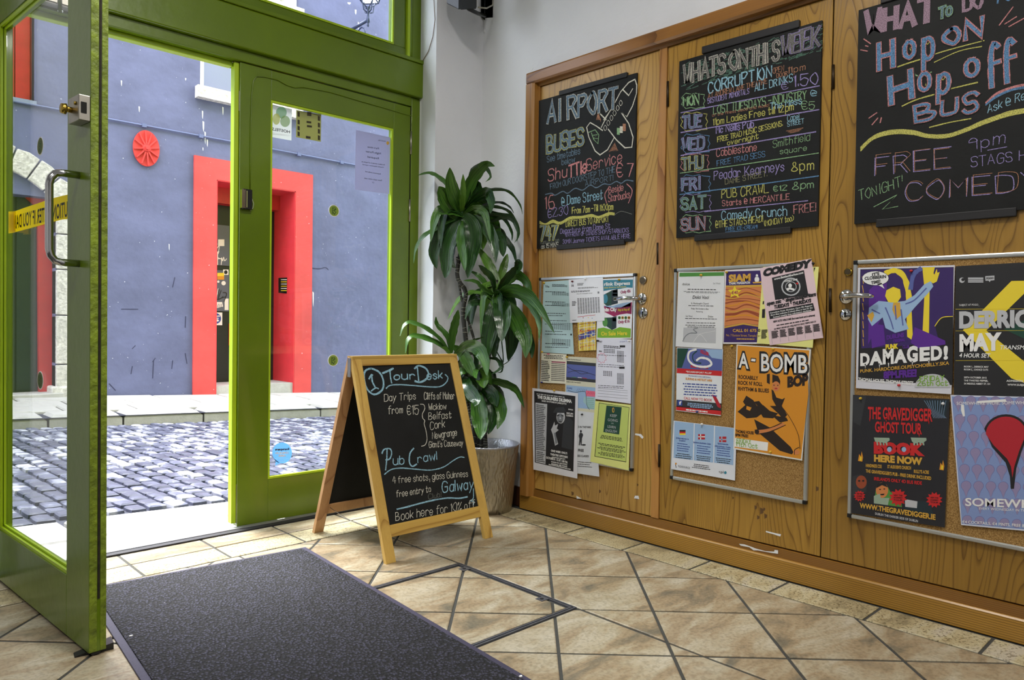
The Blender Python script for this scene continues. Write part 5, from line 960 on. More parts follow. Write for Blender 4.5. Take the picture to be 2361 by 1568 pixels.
# --- push pins
def pin(crop, x, y, col, lab, d=.018):
    q = Surf((XD-d, 0, 0), (-1, 0, 0), *crop).p(x, y); m_ = M('pin_'+col, {'yellow': (214, 176, 40), 'dark red': (92, 18, 26), 'white': (226, 226, 226), 'black': (24, 24, 28), 'blue': (40, 46, 120), 'red': (186, 34, 40)}[col], .3)
    mb = MB(); mb.disc(q, (-1, 0, 0), .0048, .0025, 14, r1=.0042); mb.disc(q+V((-.0025, 0, 0)), (-1, 0, 0), .0026, .004, 12); mb.disc(q+V((-.0065, 0, 0)), (-1, 0, 0), .0040, .0015, 14, r1=.0036)
    tag(mb.build('push_pin', m_, None, True), lab, 'push pin')
for a in ((DCr, 165, 158, 'yellow', 'yellow push pin at the top left of the pale blue-green timetable'), (DCr, 363, 148, 'dark red', 'dark red push pin beside the number sixteen'), (DCr, 452, 132, 'white', 'white push pin at the top centre of the number sixteen timetable'), (DCr, 688, 135, 'yellow', 'yellow push pin at the top of the airport bus advertisement'),
          (DCr, 325, 673, 'yellow', 'yellow push pin at the corner of the rail map'), (DCr, 152, 637, 'yellow', 'yellow push pin at the bottom left of the pale blue-green timetable'), (DCr, 540, 560, 'black', 'black push pin on the timetable with the red star'), (DCr, 757, 560, 'white', 'white push pin at the top right of the timetable with the red star'),
          (DCr, 236, 905, 'yellow', 'yellow push pin at the top of the black and white theatre poster', .0205), (DCr, 430, 1072, 'black', 'black push pin above the slim figure'), (DCr, 150, 849, 'blue', 'blue push pin at the bottom left of the cream timetable'),
          (ECr, 227, 142, 'yellow', 'yellow push pin on the green band of the concert notice'), (ECr, 381, 125, 'yellow', 'yellow push pin at the corner of the massage poster'), (ECr, 413, 570, 'yellow', 'yellow push pin in bare cork left of the orange poster', .011), (ECr, 660, 587, 'yellow', 'yellow push pin at the top of the orange poster'),
          (ECr, 232, 1040, 'white', 'white push pin holding the pale blue job notice'), (ECr, 203, 965, 'blue', 'blue push pin at the foot of the surf school poster'), (ECr, 645, 1207, 'yellow', 'yellow push pin at the foot of the orange poster'), (ECr, 903, 72, 'black', 'black push pin above the yellow flyer'),
          (FCr, 383, 100, 'red', 'red push pin at the top of the punk gig poster'), (FCr, 320, 690, 'red', 'red push pin at the foot of the punk gig poster'), (FCr, 122, 758, 'yellow', 'yellow push pin at the top left of the ghost tour poster'), (FCr, 547, 785, 'white', 'white push pin at the top right of the ghost tour poster')): pin(*a)
# torn scraps of paper on the doors
def scrap(px, lab, d=.0008, x=XD):
    S = Surf((x-d, 0, 0), (-1, 0, 0)); P = [S.p(*c) for c in px]; tag(MB().prism(P, (-.0006, 0, 0)).build('paper_scrap', PW), lab, 'paper scrap')
scrap(((1465, 999), (1478, 1001), (1484, 1008), (1481, 1012), (1474, 1005), (1464, 1003)), 'torn white paper scrap stuck right of the green poster')
scrap(((1766, 1224), (1786, 1229), (1801, 1232), (1799, 1237), (1784, 1232), (1766, 1227)), 'thin white paper scrap low on the middle door')
scrap(((1704, 1254), (1716, 1255), (1733, 1261), (1740, 1264), (1765, 1271), (1785, 1272), (1786, 1268), (1794, 1269), (1794, 1277), (1780, 1275), (1747, 1269), (1738, 1269), (1728, 1262), (1708, 1258)), 'strip of torn white label on the rail under the middle door', .004, 2.681)
scrap(((1329, 1143), (1341, 1150), (1330, 1150)), 'tiny white paper scrap at the foot of the door nearest the plant')
scrap(((1464, 1143), (1472, 1143), (1474, 1151), (1462, 1149)), 'small white scrap by a chip at the foot of the door nearest the plant')
scrap(((1220, 159), (1225, 152), (1230, 156), (1225, 164)), 'scrap of clear tape on the corner of the cupboard frame', .001, 2.70)

# ================================================================== STICKERS AND TAPE ON GLASS
GL3 = (620, 230, 6.27)
def gsurf(crop): return Surf((0, YF+.0172, 0), (0, -1, 0), *crop)
FILM = backlit('frosted_film', (206, 210, 206), .5, .7)
def sheet(name, lab, cat, S, corners, mat, thick=.0005):
    P = [S.p(*c) for c in corners]; t = thing(name, tuple(sum(P, V())/len(P)), lab, cat); MB().prism(P, S.N*thick*-1).build('film', mat, t); return t
S = gsurf(GL3); t = sheet('sticker', 'pale hostel sticker with three green circles, top left of the door glass', 'sticker', S, ((38, 66), (332, 138), (326, 590), (32, 538)), FILM)
mb = MB(); GM = [sheer('tint_green', (110, 170, 120), .75), sheer('tint_lime', (196, 206, 110), .8), sheer('tint_mid_green', (140, 180, 110), .75), INK, PAL['pg']]
ell(mb, S, 180, 185, 77, 85, 0, .0006); ell(mb, S, 108, 280, 55, 82, 1, .0010); ell(mb, S, 235, 312, 72, 82, 2, .0014); text(mb, S, 'HOSTELS', 308, 485, 46, 440, 42, 3, lift=.0006, bold=.02); text(mb, S, 'OF IRELAND', 300, 535, 46, 500, 26, 4, lift=.0006); mb.build('print', GM, t, kind='stuff')
t = sheet('sticker', 'olive green sticker with a frame of dark blocks at the top of the door glass', 'sticker', S, ((398, 150), (756, 215), (750, 608), (392, 540)), backlit('olive_sticker', (170, 172, 118), .5))
mb = MB()
for c in ((415, 170, 445, 245), (415, 285, 445, 355), (415, 375, 445, 440), (415, 458, 445, 525), (552, 172, 614, 235), (708, 232, 738, 305), (708, 330, 738, 400), (708, 420, 738, 490), (708, 512, 738, 585), (545, 305, 612, 340), (550, 365, 622, 400), (535, 522, 602, 562)): poly(mb, S, [(c[0], c[1]), (c[2], c[1]+10), (c[2], c[3]+3), (c[0], c[3]-4)], 0, .0006)
mb.build('print', M('sticker_dark', (52, 46, 26), .6), t, kind='stuff')
t = sheet('notice', 'white recruitment notice seen from behind at the top right of the door glass', 'notice', S, ((1256, 435), (1755, 545), (1740, 1365), (1240, 1300)), backlit('backlit_notice', (176, 178, 200), .5))
mb = MB()
for tx, x0, y0, x1, y1, h in (('Part-time', 1592, 718, 1425, 692, 26), ('Night Porter', 1622, 792, 1398, 758, 28), ('Required', 1592, 862, 1424, 836, 28), ('Excellent standard of English &', 1675, 948, 1340, 902, 15), ('Cheerful disposition required', 1662, 986, 1354, 942, 15), ('Experience preferred', 1618, 1082, 1392, 1044, 18), ('Please apply within with', 1636, 1176, 1378, 1142, 18), ('CV', 1522, 1208, 1492, 1204, 20), ('HOSTEL', 1690, 610, 1575, 592, 16)): text(mb, S, tx, x0, y0, x1, y1, h, 0, lift=.0006, bold=.01)
ell(mb, S, 1718, 626, 20, 26, 1, .0006); mb.build('print', [PAL['c'], PAL['gr']], t, kind='stuff')
def logo(name, lab, P, N, ax, r, matr, par_surf=None):
    t = thing(name, tuple(P), lab, 'sticker'); N = V(N); A = V(ax).normalized(); B = N.cross(A)
    MB().disc(P, N, r, .0006, 26, ax=ax).build('white_edge', PAL['w'], t); MB().disc(P+N*.0006, N, r*.88, .0003, 26, ax=ax).build('disc', matr, t)
    mb = MB(); Pn = P+N*.0012; c2 = lambda u, v: Pn+A*(u*r)+B*(v*r)
    for pts in (((-.3, -.6), (-.3, .5), (.25, .5), (.35, .25), (0, 0), (-.3, .05)), ((0, 0), (.35, -.2), (.1, -.6), (-.3, -.15)), ((-.3, .5), (0, .2), (.3, .3))): ribbon(mb, [c2(*q) for q in pts], N, r*.1)
    mb.build('emblem', M('emblem_dark_green', (58, 92, 34), .6), t); return t
LIMES = backlit('sticker_lime', (172, 200, 84), .4)
gp = Surf((0, YF+.0172, 0), (0, -1, 0)); 
logo('round_sticker', 'upper round lime sticker on the closed door glass', gp.p(770, 486), (0, -1, 0), (1, 0, 0), .030, LIMES); logo('round_sticker', 'lower round lime sticker on the closed door glass', gp.p(768, 831), (0, -1, 0), (1, 0, 0), .030, LIMES)
LG = Surf(F0+nO*.0205, -nO)
DKL = M('sticker_backlit_green', (92, 104, 48), .5)
logo('round_sticker', 'upper round green sticker on the open door glass', LG.p(93, 337), -nO, -dS, .030, DKL); logo('round_sticker', 'lower round green sticker on the open door glass', LG.p(93, 877), -nO, -dS, .030, DKL)
SB = gp.crop(600, 860, 6.533); BLU = backlit('sticker_blue', (92, 152, 208), .5)
t = thing('speech_bubble_sticker', tuple(SB.p(330, 1210)), 'sky blue speech bubble check-in sticker at the bottom of the door glass', 'sticker')
mb = MB(); poly(mb, SB, [(330+148*cos(a), 1205+158*sin(a)) for a in [i*2*pi/30 for i in range(30)]], 0, .0004); poly(mb, SB, [(195, 1280), (300, 1362), (225, 1398), (232, 1330)], 0, .0004); mb.build('bubble', BLU, t)
mb = MB()
for tx, x0, y0, x1, y1, h, m_ in (('foursquare', 438, 1160, 226, 1168, 34, 1), ('CHECK-IN', 428, 1215, 228, 1222, 30, 0), ('HERE', 384, 1260, 276, 1262, 30, 0)): text(mb, SB, tx, x0, y0, x1, y1, h, m_, lift=.0008, bold=.05)
text(mb, SB, 'Tell your friends where you are', 430, 1290, 225, 1296, 9, 0, lift=.0008); text(mb, SB, 'and see', 370, 1330, 285, 1334, 11, 0, lift=.0008); mb.build('print', [PAL['w'], PAL['c']], t, kind='stuff')
# caution tape on the open leaf
TP = LG.crop(0, 200, 3.565); YT = backlit('yellow_tape', (244, 216, 24), .55)
t = thing('caution_tape', tuple(TP.p(330, 1040)), 'yellow caution tape stretched across the glass of the open green door', 'tape')
top = [(128, 1022), (200, 995), (300, 962), (420, 920), (520, 895), (598, 878)]; bot = [(128, 1195), (240, 1165), (330, 1140), (420, 1115), (510, 1092), (598, 1083)]
mb = MB(); A = [TP.p(*c, .0006) for c in top]; Bp = [TP.p(*c, .0006) for c in bot]; mb.quads(A+Bp, [(i, i+1, 7+i, 6+i) for i in range(5)])
LST = Surf(F0-nO*.0008, -nO).crop(0, 200, 3.565); mb.quads([LST.p(70, 1026), LST.p(112, 1024), TP.p(128, 1022, .0006), TP.p(128, 1195, .0006), LST.p(112, 1200), LST.p(70, 1206)], [(0, 1, 4, 5), (1, 2, 3, 4)]); mb.build('tape_strip', YT, t)
mb = MB(); text(mb, TP, 'CAUTION: ENTER IF YOU DARE', 614, 1052, 100, 1170, 132, 0, lift=.0014, bold=.015); 
mb.build('lettering', INK, t, kind='stuff')

# ================================================================== POT AND PLANT
def potmat():
    m, nt, b = newmat('hammered_aluminium'); b.inputs['Base Color'].default_value = lin((176, 168, 150)); b.inputs['Metallic'].default_value = .95; b.inputs['Roughness'].default_value = .42
    vo = nd(nt, 'ShaderNodeTexVoronoi', Scale=1.); vo.feature = 'SMOOTH_F1'; tc = nd(nt, 'ShaderNodeTexCoord'); mp = nd(nt, 'ShaderNodeMapping'); mp.inputs['Scale'].default_value = (96, 44, 1); nt.links.new(tc.outputs['UV'], mp.inputs[0]); nt.links.new(mp.outputs[0], vo.inputs['Vector'])
    bump(nt, b, vo.outputs['Distance'], .9, .006); return m
PX, PY, PR = 2.517, 2.786, .163
pot = thing('plant_pot', (PX, PY, 0), 'hammered metal pot in the corner behind the sandwich board', 'plant pot')
mb = MB(); prof = [(.118, .004), (.128, 0.0), (.133, .03), (.142, .12), (.151, .22), (.159, .30), (.163, .332)]
n = 56; mb.lathe((PX, PY, 0), prof, n)
o = mb.build('pot_body', potmat(), pot, True); uv = o.data.uv_layers.new(name='UVMap')
for pl in o.data.polygons:
    for li, vi in zip(pl.loop_indices, pl.vertices):
        r_, c_ = divmod(vi, n); u = c_/n
        if u == 0 and any((v % n) > n*.8 for v in pl.vertices): u = 1
        uv.data[li].uv = (u, prof[r_][1]*1.0)
MB().lathe((PX, PY, 0), [(.163, .332), (.1655, .335), (.1665, .339), (.164, .342), (.160, .340), (.156, .30), (.150, .24), (.002, .238)], 56).build('rim_and_lining', M('pot_lining', (176, 178, 186), .35, .8, 0, 8, .4, 120), pot, True)
MB().lathe((PX, PY, 0), [(.151, .243), (.10, .252), (.05, .246), (.001, .25)], 30).build('soil', M('soil', (46, 34, 24), .95, 0, .4, 60, .8, 80), pot)
plant = thing('dracaena', (PX, PY, .25), 'tall glossy-leaved dracaena with several canes in the metal pot', 'plant')
def leafmat(name, c1, c2):
    m, nt, b = newmat(name); tc = nd(nt, 'ShaderNodeTexCoord'); mp = nd(nt, 'ShaderNodeMapping'); mp.inputs['Scale'].default_value = (14, .6, 1); nt.links.new(tc.outputs['UV'], mp.inputs[0])
    n = nd(nt, 'ShaderNodeTexNoise', Scale=1.2, Detail=3.); nt.links.new(mp.outputs[0], n.inputs['Vector'])
    nt.links.new(ramp(nt, n.outputs[0], [(.35, lin(c1)), (.68, lin(c2))]), b.inputs['Base Color']); b.inputs['Roughness'].default_value = .2; bump(nt, b, n.outputs[0], .35, .004)
    b.inputs['Subsurface Weight'].default_value = 0; return m
LMS = [leafmat('leaf_dark', (20, 44, 20), (46, 84, 32)), leafmat('leaf_green', (34, 70, 24), (78, 122, 42)), leafmat('leaf_fresh', (58, 104, 30), (112, 156, 58))]
LMK = 0
def crv(P, n):
    Q = []; m_ = len(P)
    for i in range(n+1):
        s_ = i/n*(m_-1); k = min(int(s_), m_-2); t = s_-k; p0 = P[max(k-1, 0)]; p1, p2 = P[k], P[k+1]; p3 = P[min(k+2, m_-1)]
        Q.append(.5*(2*p1+(p2-p0)*t+(2*p0-5*p1+4*p2-p3)*t*t+(3*p1-p0-3*p2+p3)*t**3))
    return Q
def leaf(crop, pts, wpx, face=.8, mi=None, dep=None, base=3.72):
    ox, oy, k = crop; n = len(pts); P = []
    spread = random.uniform(-.20, .10) if dep is None else dep
    for i, (x, y) in enumerate(pts):
        t = base+spread*(i/(n-1))**.8; d = ray(ox+x/k, oy+y/k); q = CAM+d*t
        for ax, lim in ((0, 2.625 if q.z < 2.3 else 2.66), (1, 3.04)):
            if q[ax] > lim: t = (lim-CAM[ax])/d[ax]; q = CAM+d*t
        P.append(q)
    w = wpx*1.2/k/FPX*base; N_ = 18; Q = crv(P, N_); rows = []; uvs = []
    tw = random.uniform(-.5, .5)
    for i, q in enumerate(Q):
        s_ = i/N_; T = (Q[min(i+1, N_)]-Q[max(i-1, 0)]).normalized(); view = (q-CAM).normalized()
        A = T.cross(view).normalized(); B = T.cross(A).normalized(); f = face; W_ = (A*f+B*sqrt(max(0, 1-f*f))).normalized(); Nn = T.cross(W_).normalized()
        prof = (.30+.70*min(1, s_/.35)**.8)*(max(0, 1-max(0, (s_-.42)/.58)**2.2))
        hw = max(w*.5*prof, .0008); wav = .10*hw*sin(i*1.9+tw*9)
        for u, dp in ((-1, .22), (-.5, .08), (0, 0), (.5, .08), (1, .22)): rows.append(q+W_*(u*hw)+Nn*(dp*hw*(1 if face > .3 else .6)+(wav if abs(u) == 1 else 0)*u)); uvs.append(((u+1)/2+tw, s_*3))
    mb = MB(); mb.quads(rows, [(i*5+j, i*5+j+1, i*5+6+j, i*5+5+j) for i in range(N_) for j in range(4)])
    mi = random.choice((0, 0, 1, 1, 2)) if mi is None else mi
    o = mb.build('leaf', LMS[mi], plant, True); ul = o.data.uv_layers.new(name='UVMap')
    for lp in o.data.loops: ul.data[lp.index].uv = uvs[lp.vertex_index]
P4, P5, P6, P8 = (920, 360, 6.032), (1080, 560, 5.227), (920, 730, 5.06), (920, 360, 2.24)
for a in (([(870, 780), (780, 560), (600, 340), (430, 240), (258, 270)], 95, .55, 1), ([(850, 780), (780, 600), (715, 380), (705, 158)], 165, .95, 1), ([(790, 850), (700, 700), (610, 540), (552, 420)], 200, .95, 1), ([(872, 780), (880, 550), (890, 250)], 95, .8, 2),
          ([(880, 790), (925, 560), (1000, 340), (1110, 190), (1220, 100), (1335, 140)], 165, .8, 1), ([(890, 700), (950, 400), (1010, 200), (1130, 115), (1230, 170), (1280, 290), (1200, 360)], 95, .55, 1), ([(900, 700), (1010, 590), (1160, 480), (1420, 455), (1570, 515), (1690, 680), (1715, 810)], 70, .5, 1),
          ([(900, 740), (1010, 600), (1070, 400), (1130, 480), (1160, 620)], 140, .8, 0), ([(930, 720), (1090, 560), (1230, 500), (1295, 640), (1270, 800)], 150, .8, 0), ([(900, 740), (1060, 610), (1190, 650), (1250, 860)], 140, .8, 1), ([(920, 670), (1030, 680), (1110, 850), (1190, 1080), (1160, 1310)], 170, .95, 2),
          ([(880, 800), (830, 775), (838, 950), (850, 1130), (790, 1260)], 200, .97, 1), ([(880, 830), (980, 930), (1020, 1150), (990, 1400), (955, 1700)], 250, .97, 0), ([(850, 830), (680, 900), (570, 1130), (490, 1350), (525, 1568)], 190, .9, 0), ([(800, 880), (620, 950), (500, 1020), (330, 1130), (235, 1300), (205, 1490)], 80, .6, 1),
          ([(840, 870), (740, 1080), (670, 1320), (665, 1568), (640, 1700)], 180, .9, 0), ([(900, 820), (1100, 760), (1330, 800), (1560, 850), (1660, 1020), (1640, 1190)], 110, .6, 0), ([(920, 800), (1080, 720), (1290, 690), (1500, 740), (1620, 880), (1680, 1080), (1600, 1210)], 70, .5, 1), ([(940, 770), (1180, 670), (1400, 635), (1540, 700), (1600, 800)], 60, .5, 0),
          ([(950, 790), (1150, 780), (1290, 900), (1360, 1080), (1395, 1245)], 170, .95, 1), ([(950, 820), (1200, 960), (1320, 1200), (1345, 1480)], 150, .95, 0), ([(1000, 900), (1360, 1000), (1480, 1150), (1590, 1300), (1635, 1500)], 100, .8, 0), ([(960, 850), (1250, 900), (1450, 860), (1570, 1050), (1570, 1180)], 60, .7, 0), ([(1350, 1050), (1430, 1180), (1450, 1400)], 130, .95, 0),
          ([(870, 900), (860, 1150), (900, 1400), (920, 1600)], 110, .9, 1), ([(860, 900), (760, 1180), (720, 1440), (790, 1560)], 120, .8, 0)): leaf(P4, a[0], a[1], a[2], a[3])
for a in (([(330, 650), (375, 450), (435, 250), (472, 130)], 95, .9, 2), ([(320, 650), (330, 480), (250, 280), (180, 160), (108, 40)], 110, .9, 2), ([(340, 640), (400, 520), (520, 400), (620, 385), (735, 520), (742, 700)], 130, .8, 1), ([(330, 640), (460, 555), (600, 560), (760, 640), (900, 830), (1038, 1085)], 150, .7, 1, -.35),
          ([(330, 650), (560, 620), (700, 690), (810, 830), (865, 1000), (850, 1170)], 100, .7, 1, -.28), ([(300, 640), (255, 500), (250, 720), (245, 880), (212, 990)], 170, .97, 2), ([(340, 650), (400, 760), (420, 950), (398, 1195)], 190, .97, 0), ([(360, 660), (460, 800), (525, 1000), (525, 1220), (478, 1425)], 185, .97, 0),
          ([(380, 680), (530, 830), (640, 1020), (700, 1180), (690, 1390)], 190, .95, 1), ([(450, 740), (600, 880), (690, 1060), (760, 1230), (768, 1395)], 120, .9, 0), ([(310, 700), (290, 900), (240, 1150), (228, 1390)], 180, .97, 0), ([(320, 750), (325, 1000), (310, 1200), (312, 1405)], 140, .95, 0), ([(320, 640), (220, 520), (120, 400), (20, 340)], 80, .7, 1),
          ([(320, 640), (180, 560), (80, 470), (-60, 455)], 70, .6, 1), ([(200, 620), (60, 600), (-60, 640), (-150, 740), (-250, 930)], 80, .6, 2), ([(350, 640), (420, 480), (540, 330), (600, 260)], 100, .8, 0), ([(560, 330), (600, 240), (625, 290), (580, 380)], 80, .8, 0), ([(340, 660), (420, 1340), (420, 1460), (540, 1380)], 26, .5, 0), ([(320, 600), (280, 430), (180, 330), (120, 270)], 80, .8, 0), ([(190, 775), (110, 725), (20, 760), (-40, 930)], 90, .7, 0)): leaf(P5, *a)
for a in (([(600, 435), (500, 290), (330, 150), (140, 72), (60, 110), (12, 230)], 75, .55, 1), ([(590, 435), (460, 320), (250, 240), (120, 255), (75, 430)], 85, .6, 1), ([(600, 430), (555, 230), (440, 95), (430, 0)], 70, .7, 1), ([(605, 430), (620, 200), (660, 30), (690, -80)], 100, .8, 1), ([(600, 440), (540, 380), (500, 370)], 50, .8, 2),
          ([(660, 440), (790, 345), (930, 370), (1010, 520), (1030, 690)], 150, .85, 1), ([(690, 540), (760, 440), (830, 405), (900, 440), (905, 600), (890, 710)], 80, .7, 0), ([(1020, 740), (1180, 760), (1370, 850), (1462, 1065)], 95, .8, 1), ([(1030, 780), (1180, 860), (1245, 1085)], 70, .7, 0), ([(1030, 830), (1150, 950), (1205, 1130), (1145, 1315)], 130, .9, 1), ([(770, 640), (880, 700), (960, 860)], 170, .9, 0),
          ([(760, 700), (830, 880), (930, 1000), (940, 1160)], 150, .9, 0), ([(690, 520), (760, 750), (830, 1050), (870, 1360)], 190, .95, 0), ([(900, 850), (935, 1080), (960, 1280), (950, 1435)], 170, .95, 1), ([(980, 850), (1085, 1000), (1090, 1180), (1040, 1375)], 170, .95, 0), ([(930, 640), (980, 720), (990, 835)], 140, .95, 2), ([(1040, 480), (1150, 500), (1190, 600), (1070, 680)], 60, .6, 0),
          ([(1130, 390), (1210, 540), (1200, 640), (1150, 655)], 34, .5, 0), ([(960, 800), (1090, 900), (1145, 1050)], 140, .9, 0), ([(640, 350), (760, 450), (840, 600), (880, 700)], 130, .9, 1), ([(700, 380), (830, 290), (990, 235)], 40, .6, 1), ([(780, 720), (800, 820), (900, 960), (880, 1050)], 140, .9, 0), ([(940, 560), (900, 650), (905, 720)], 70, .8, 1)): leaf(P6, *a)
rs_ = random.getstate(); random.seed(21)
for crop, bx, by, R_, n_ in ((P4, 900, 830, 640, 12), (P5, 320, 700, 520, 12), (P6, 900, 700, 420, 12)):
    for k in range(n_):
        a = random.uniform(.05, pi-.05); dx = cos(a)*R_*random.uniform(.45, .8); top_ = -R_*random.uniform(.05, .28); drop = R_*random.uniform(.35, .85)
        leaf(crop, [(bx, by), (bx+dx*.4, by+top_*.8), (bx+dx*.8, by+top_*.2), (bx+dx, by+drop)], R_*random.uniform(.16, .24), random.uniform(.6, .95), random.choice((0, 0, 1)), random.uniform(-.12, .15))
random.setstate(rs_)
CANE = M('dark_cane', (34, 34, 28), .6, 0, .3, 60, .3, 90); RING = M('cane_ring', (170, 170, 150), .7)
def cane(crop, pts, r, rings=True, base=3.74):
    ox, oy, k = crop; P = [CAM+ray(ox+x/k, oy+y/k)*base for x, y in pts]
    P[0] = V((max(PX-.10, min(PX+.1, P[0].x)), max(PY-.1, min(PY+.1, P[0].y)), .245)); Q = crv(P, 26)
    st = MB().tube(Q, [r*(1-.25*i/26)*(1+.06*sin(i*2.7)) for i in range(27)], 10).build('cane', CANE, plant, True)
    mb = MB()
    L_ = 0
    for i in range(26):
        for t in (0, .5):
            q = Q[i].lerp(Q[i+1], t); T = (Q[i+1]-Q[i]).normalized()
            if random.random() < .8: mb.tube([q-T*.0007, q+T*.0007+V((random.uniform(-.0006, .0006), 0, 0))], r*(1-.25*i/26)*1.07, 10)
    mb.build('leaf_scars', RING, plant, True, kind='stuff')
cane(P8, [(395, 1540), (385, 1400), (362, 1150), (345, 950), (330, 800), (345, 700), (300, 620), (320, 480), (325, 340)], .0135)
cane(P8, [(425, 1540), (430, 1300), (455, 1100), (480, 900), (500, 740), (505, 640)], .0125)
cane(P8, [(450, 1540), (440, 1400), (420, 1230), (425, 1100)], .0135)
cane(P8, [(400, 1540), (380, 1380), (330, 1200), (285, 1080), (270, 1030)], .010)
cane(P8, [(415, 1540), (400, 1200), (400, 1000), (320, 720), (300, 520)], .008)

# ================================================================== CORNER DEVICE
sp = thing('wall_speaker', (2.56, 3.0, 2.64), 'black loudspeaker on a bracket high in the corner above the plant', 'speaker')
def px3(x, y, Y): return on(x, y, 1, Y)
a, b, c_, d_ = px3(1029, 8, 2.93), px3(1031, 11, 2.93), px3(1058, 24, 2.86), px3(1110, 18, 2.72)
mb = MB(); f0 = [px3(1029, 9, 3.00), px3(1057, 23, 2.90), px3(1100, 20, 2.80), px3(1075, 2, 2.93)]
mb.prism(f0, (0, 0, .17)); mb.build('cabinet', M('speaker_black', (22, 22, 24), .35, 0, .1, 20), sp, bevel=.006)
f1 = [p+V((0, 0, -.004)) for p in (px3(1062, 21, 2.895), px3(1098, 19, 2.81), px3(1085, 9, 2.86), px3(1060, 10, 2.92))]; MB().prism(f1, (0, 0, .008)).build('base_plate', BLACK, sp, bevel=.002)
MB().tube([px3(1080, 20, 2.90), px3(1102, 31, 2.96), px3(1118, 36, 3.03)], .010, 10).build('bracket_arm', BLACK, sp, True)
MB().tube([px3(1103, 17, 2.84), px3(1122, 19, 2.86), px3(1136, 12, 2.93), px3(1137, -6, 3.0)], .004, 8).build('cable', M('grey_cable', (150, 146, 130), .5), sp, True)
q = px3(1112, 40, 3.0); mb = MB(); mb.prism([px3(1108, 38, 3.06), px3(1119, 49, 3.06), (2.70, 2.99, px3(1140, 42, 2.99).z), (2.70, 3.06, px3(1108, 38, 3.06).z)], (0, 0, .22)); mb.build('mounting_plate', BLACK, sp, bevel=.003)
MB().disc(px3(1117, 72, 3.06), (0, -1, 0), .009, .006, 8).build('wall_plug', PW, sp)

# ================================================================== STREET
YW = 9.6
GRAN = M('pale_granite', (172, 168, 164), .8, 0, .10, 14, .3, 60); ASPH = M('dark_mortar', (50, 52, 66), .9, 0, .25, 20, .6, 50)
zst = lambda x, y: -.016-.0395*x+.004*min(max((y-4.1)/4, 0), 1)
zkt = lambda x, y: (.079-.0357*x)+(y-8.0)/1.6*(.058-.0038*x)
def znear(x, y): t = (y-3.4)/.7; return (-.012)*(1-t)+(zst(x, 4.1)+.004)*t
st = struct('street', (3, 6, 0)); st['label'] = 'cobbled street between the hostel and the painted building'; st['category'] = 'street'
X0, X1 = -4.5, 13
mb = MB(); 
def rs(mb, ya, yb, fa, fb, n=1): mb.quads([(X0, ya, fa(X0, ya)), (X1, ya, fa(X1, ya)), (X1, yb, fb(X1, yb)), (X0, yb, fb(X0, yb))], [(0, 1, 2, 3)])
rs(mb, 4.0, 8.1, lambda x, y: zst(x, y)-.024, lambda x, y: zst(x, y)-.024); rs(mb, 3.26, 4.15, lambda x, y: -.035-.001*x, lambda x, y: zst(x, y)-.02); rs(mb, 8.0, 9.9, lambda x, y: zkt(x, y)-.02, lambda x, y: zkt(x, y)-.02)
mb.build('road_bed', ASPH, st)
def slabstone(name, x0, x1, y0, y1, f, th, mat, par, g=.011, rnd=.012):
    P = [(x0+g, y0+g), (x1-g, y0+g), (x1-g, y1-g), (x0+g, y1-g)]; z = [f(*p) for p in P]; j = random.uniform(-.004, .004)
    a = [V((p[0], p[1], zz-th)) for p, zz in zip(P, z)]; b = [V((p[0], p[1], zz+j-rnd)) for p, zz in zip(P, z)]; cx_, cy_ = (x0+x1)/2, (y0+y1)/2
    c = [V((p[0]+(rnd if p[0] < cx_ else -rnd), p[1]+(rnd if p[1] < cy_ else -rnd), zz+j)) for p, zz in zip(P, z)]
    fs = [(8, 9, 10, 11)]+[(r+i, r+(i+1) % 4, r+4+(i+1) % 4, r+4+i) for r in (0, 4) for i in range(4)]
    return MB().quads(a+b+c, fs).build(name, mat, par)
x = -1.5
while x < 5.5:                                    # near pavement slabs
    w_s = random.choice((.75, .9, 1.05)); slabstone('paving_slab', x, x+w_s, 3.63, 4.12, znear, .05, GRAN, st); slabstone('paving_slab', x-.3, x+w_s-.3, 3.27, 3.63, znear, .05, GRAN, st); x += w_s
x = -1.5
while x < 9:                                      # far kerb and paving
    w_s = random.uniform(.62, .95); slabstone('kerb_stone', x, x+w_s, 8.0, 8.36, zkt, .16, GRAN, st, .010, .045); x += w_s
for y0, y1, o_ in ((8.36, 8.78, .2), (8.78, 9.22, -.3), (9.22, 9.6, .1)):
    x = -1.5+o_
    while x < 9:
        w_s = random.uniform(.55, .95); slabstone('paving_slab', x, x+w_s, y0, y1, zkt, .05, GRAN, st); x += w_s
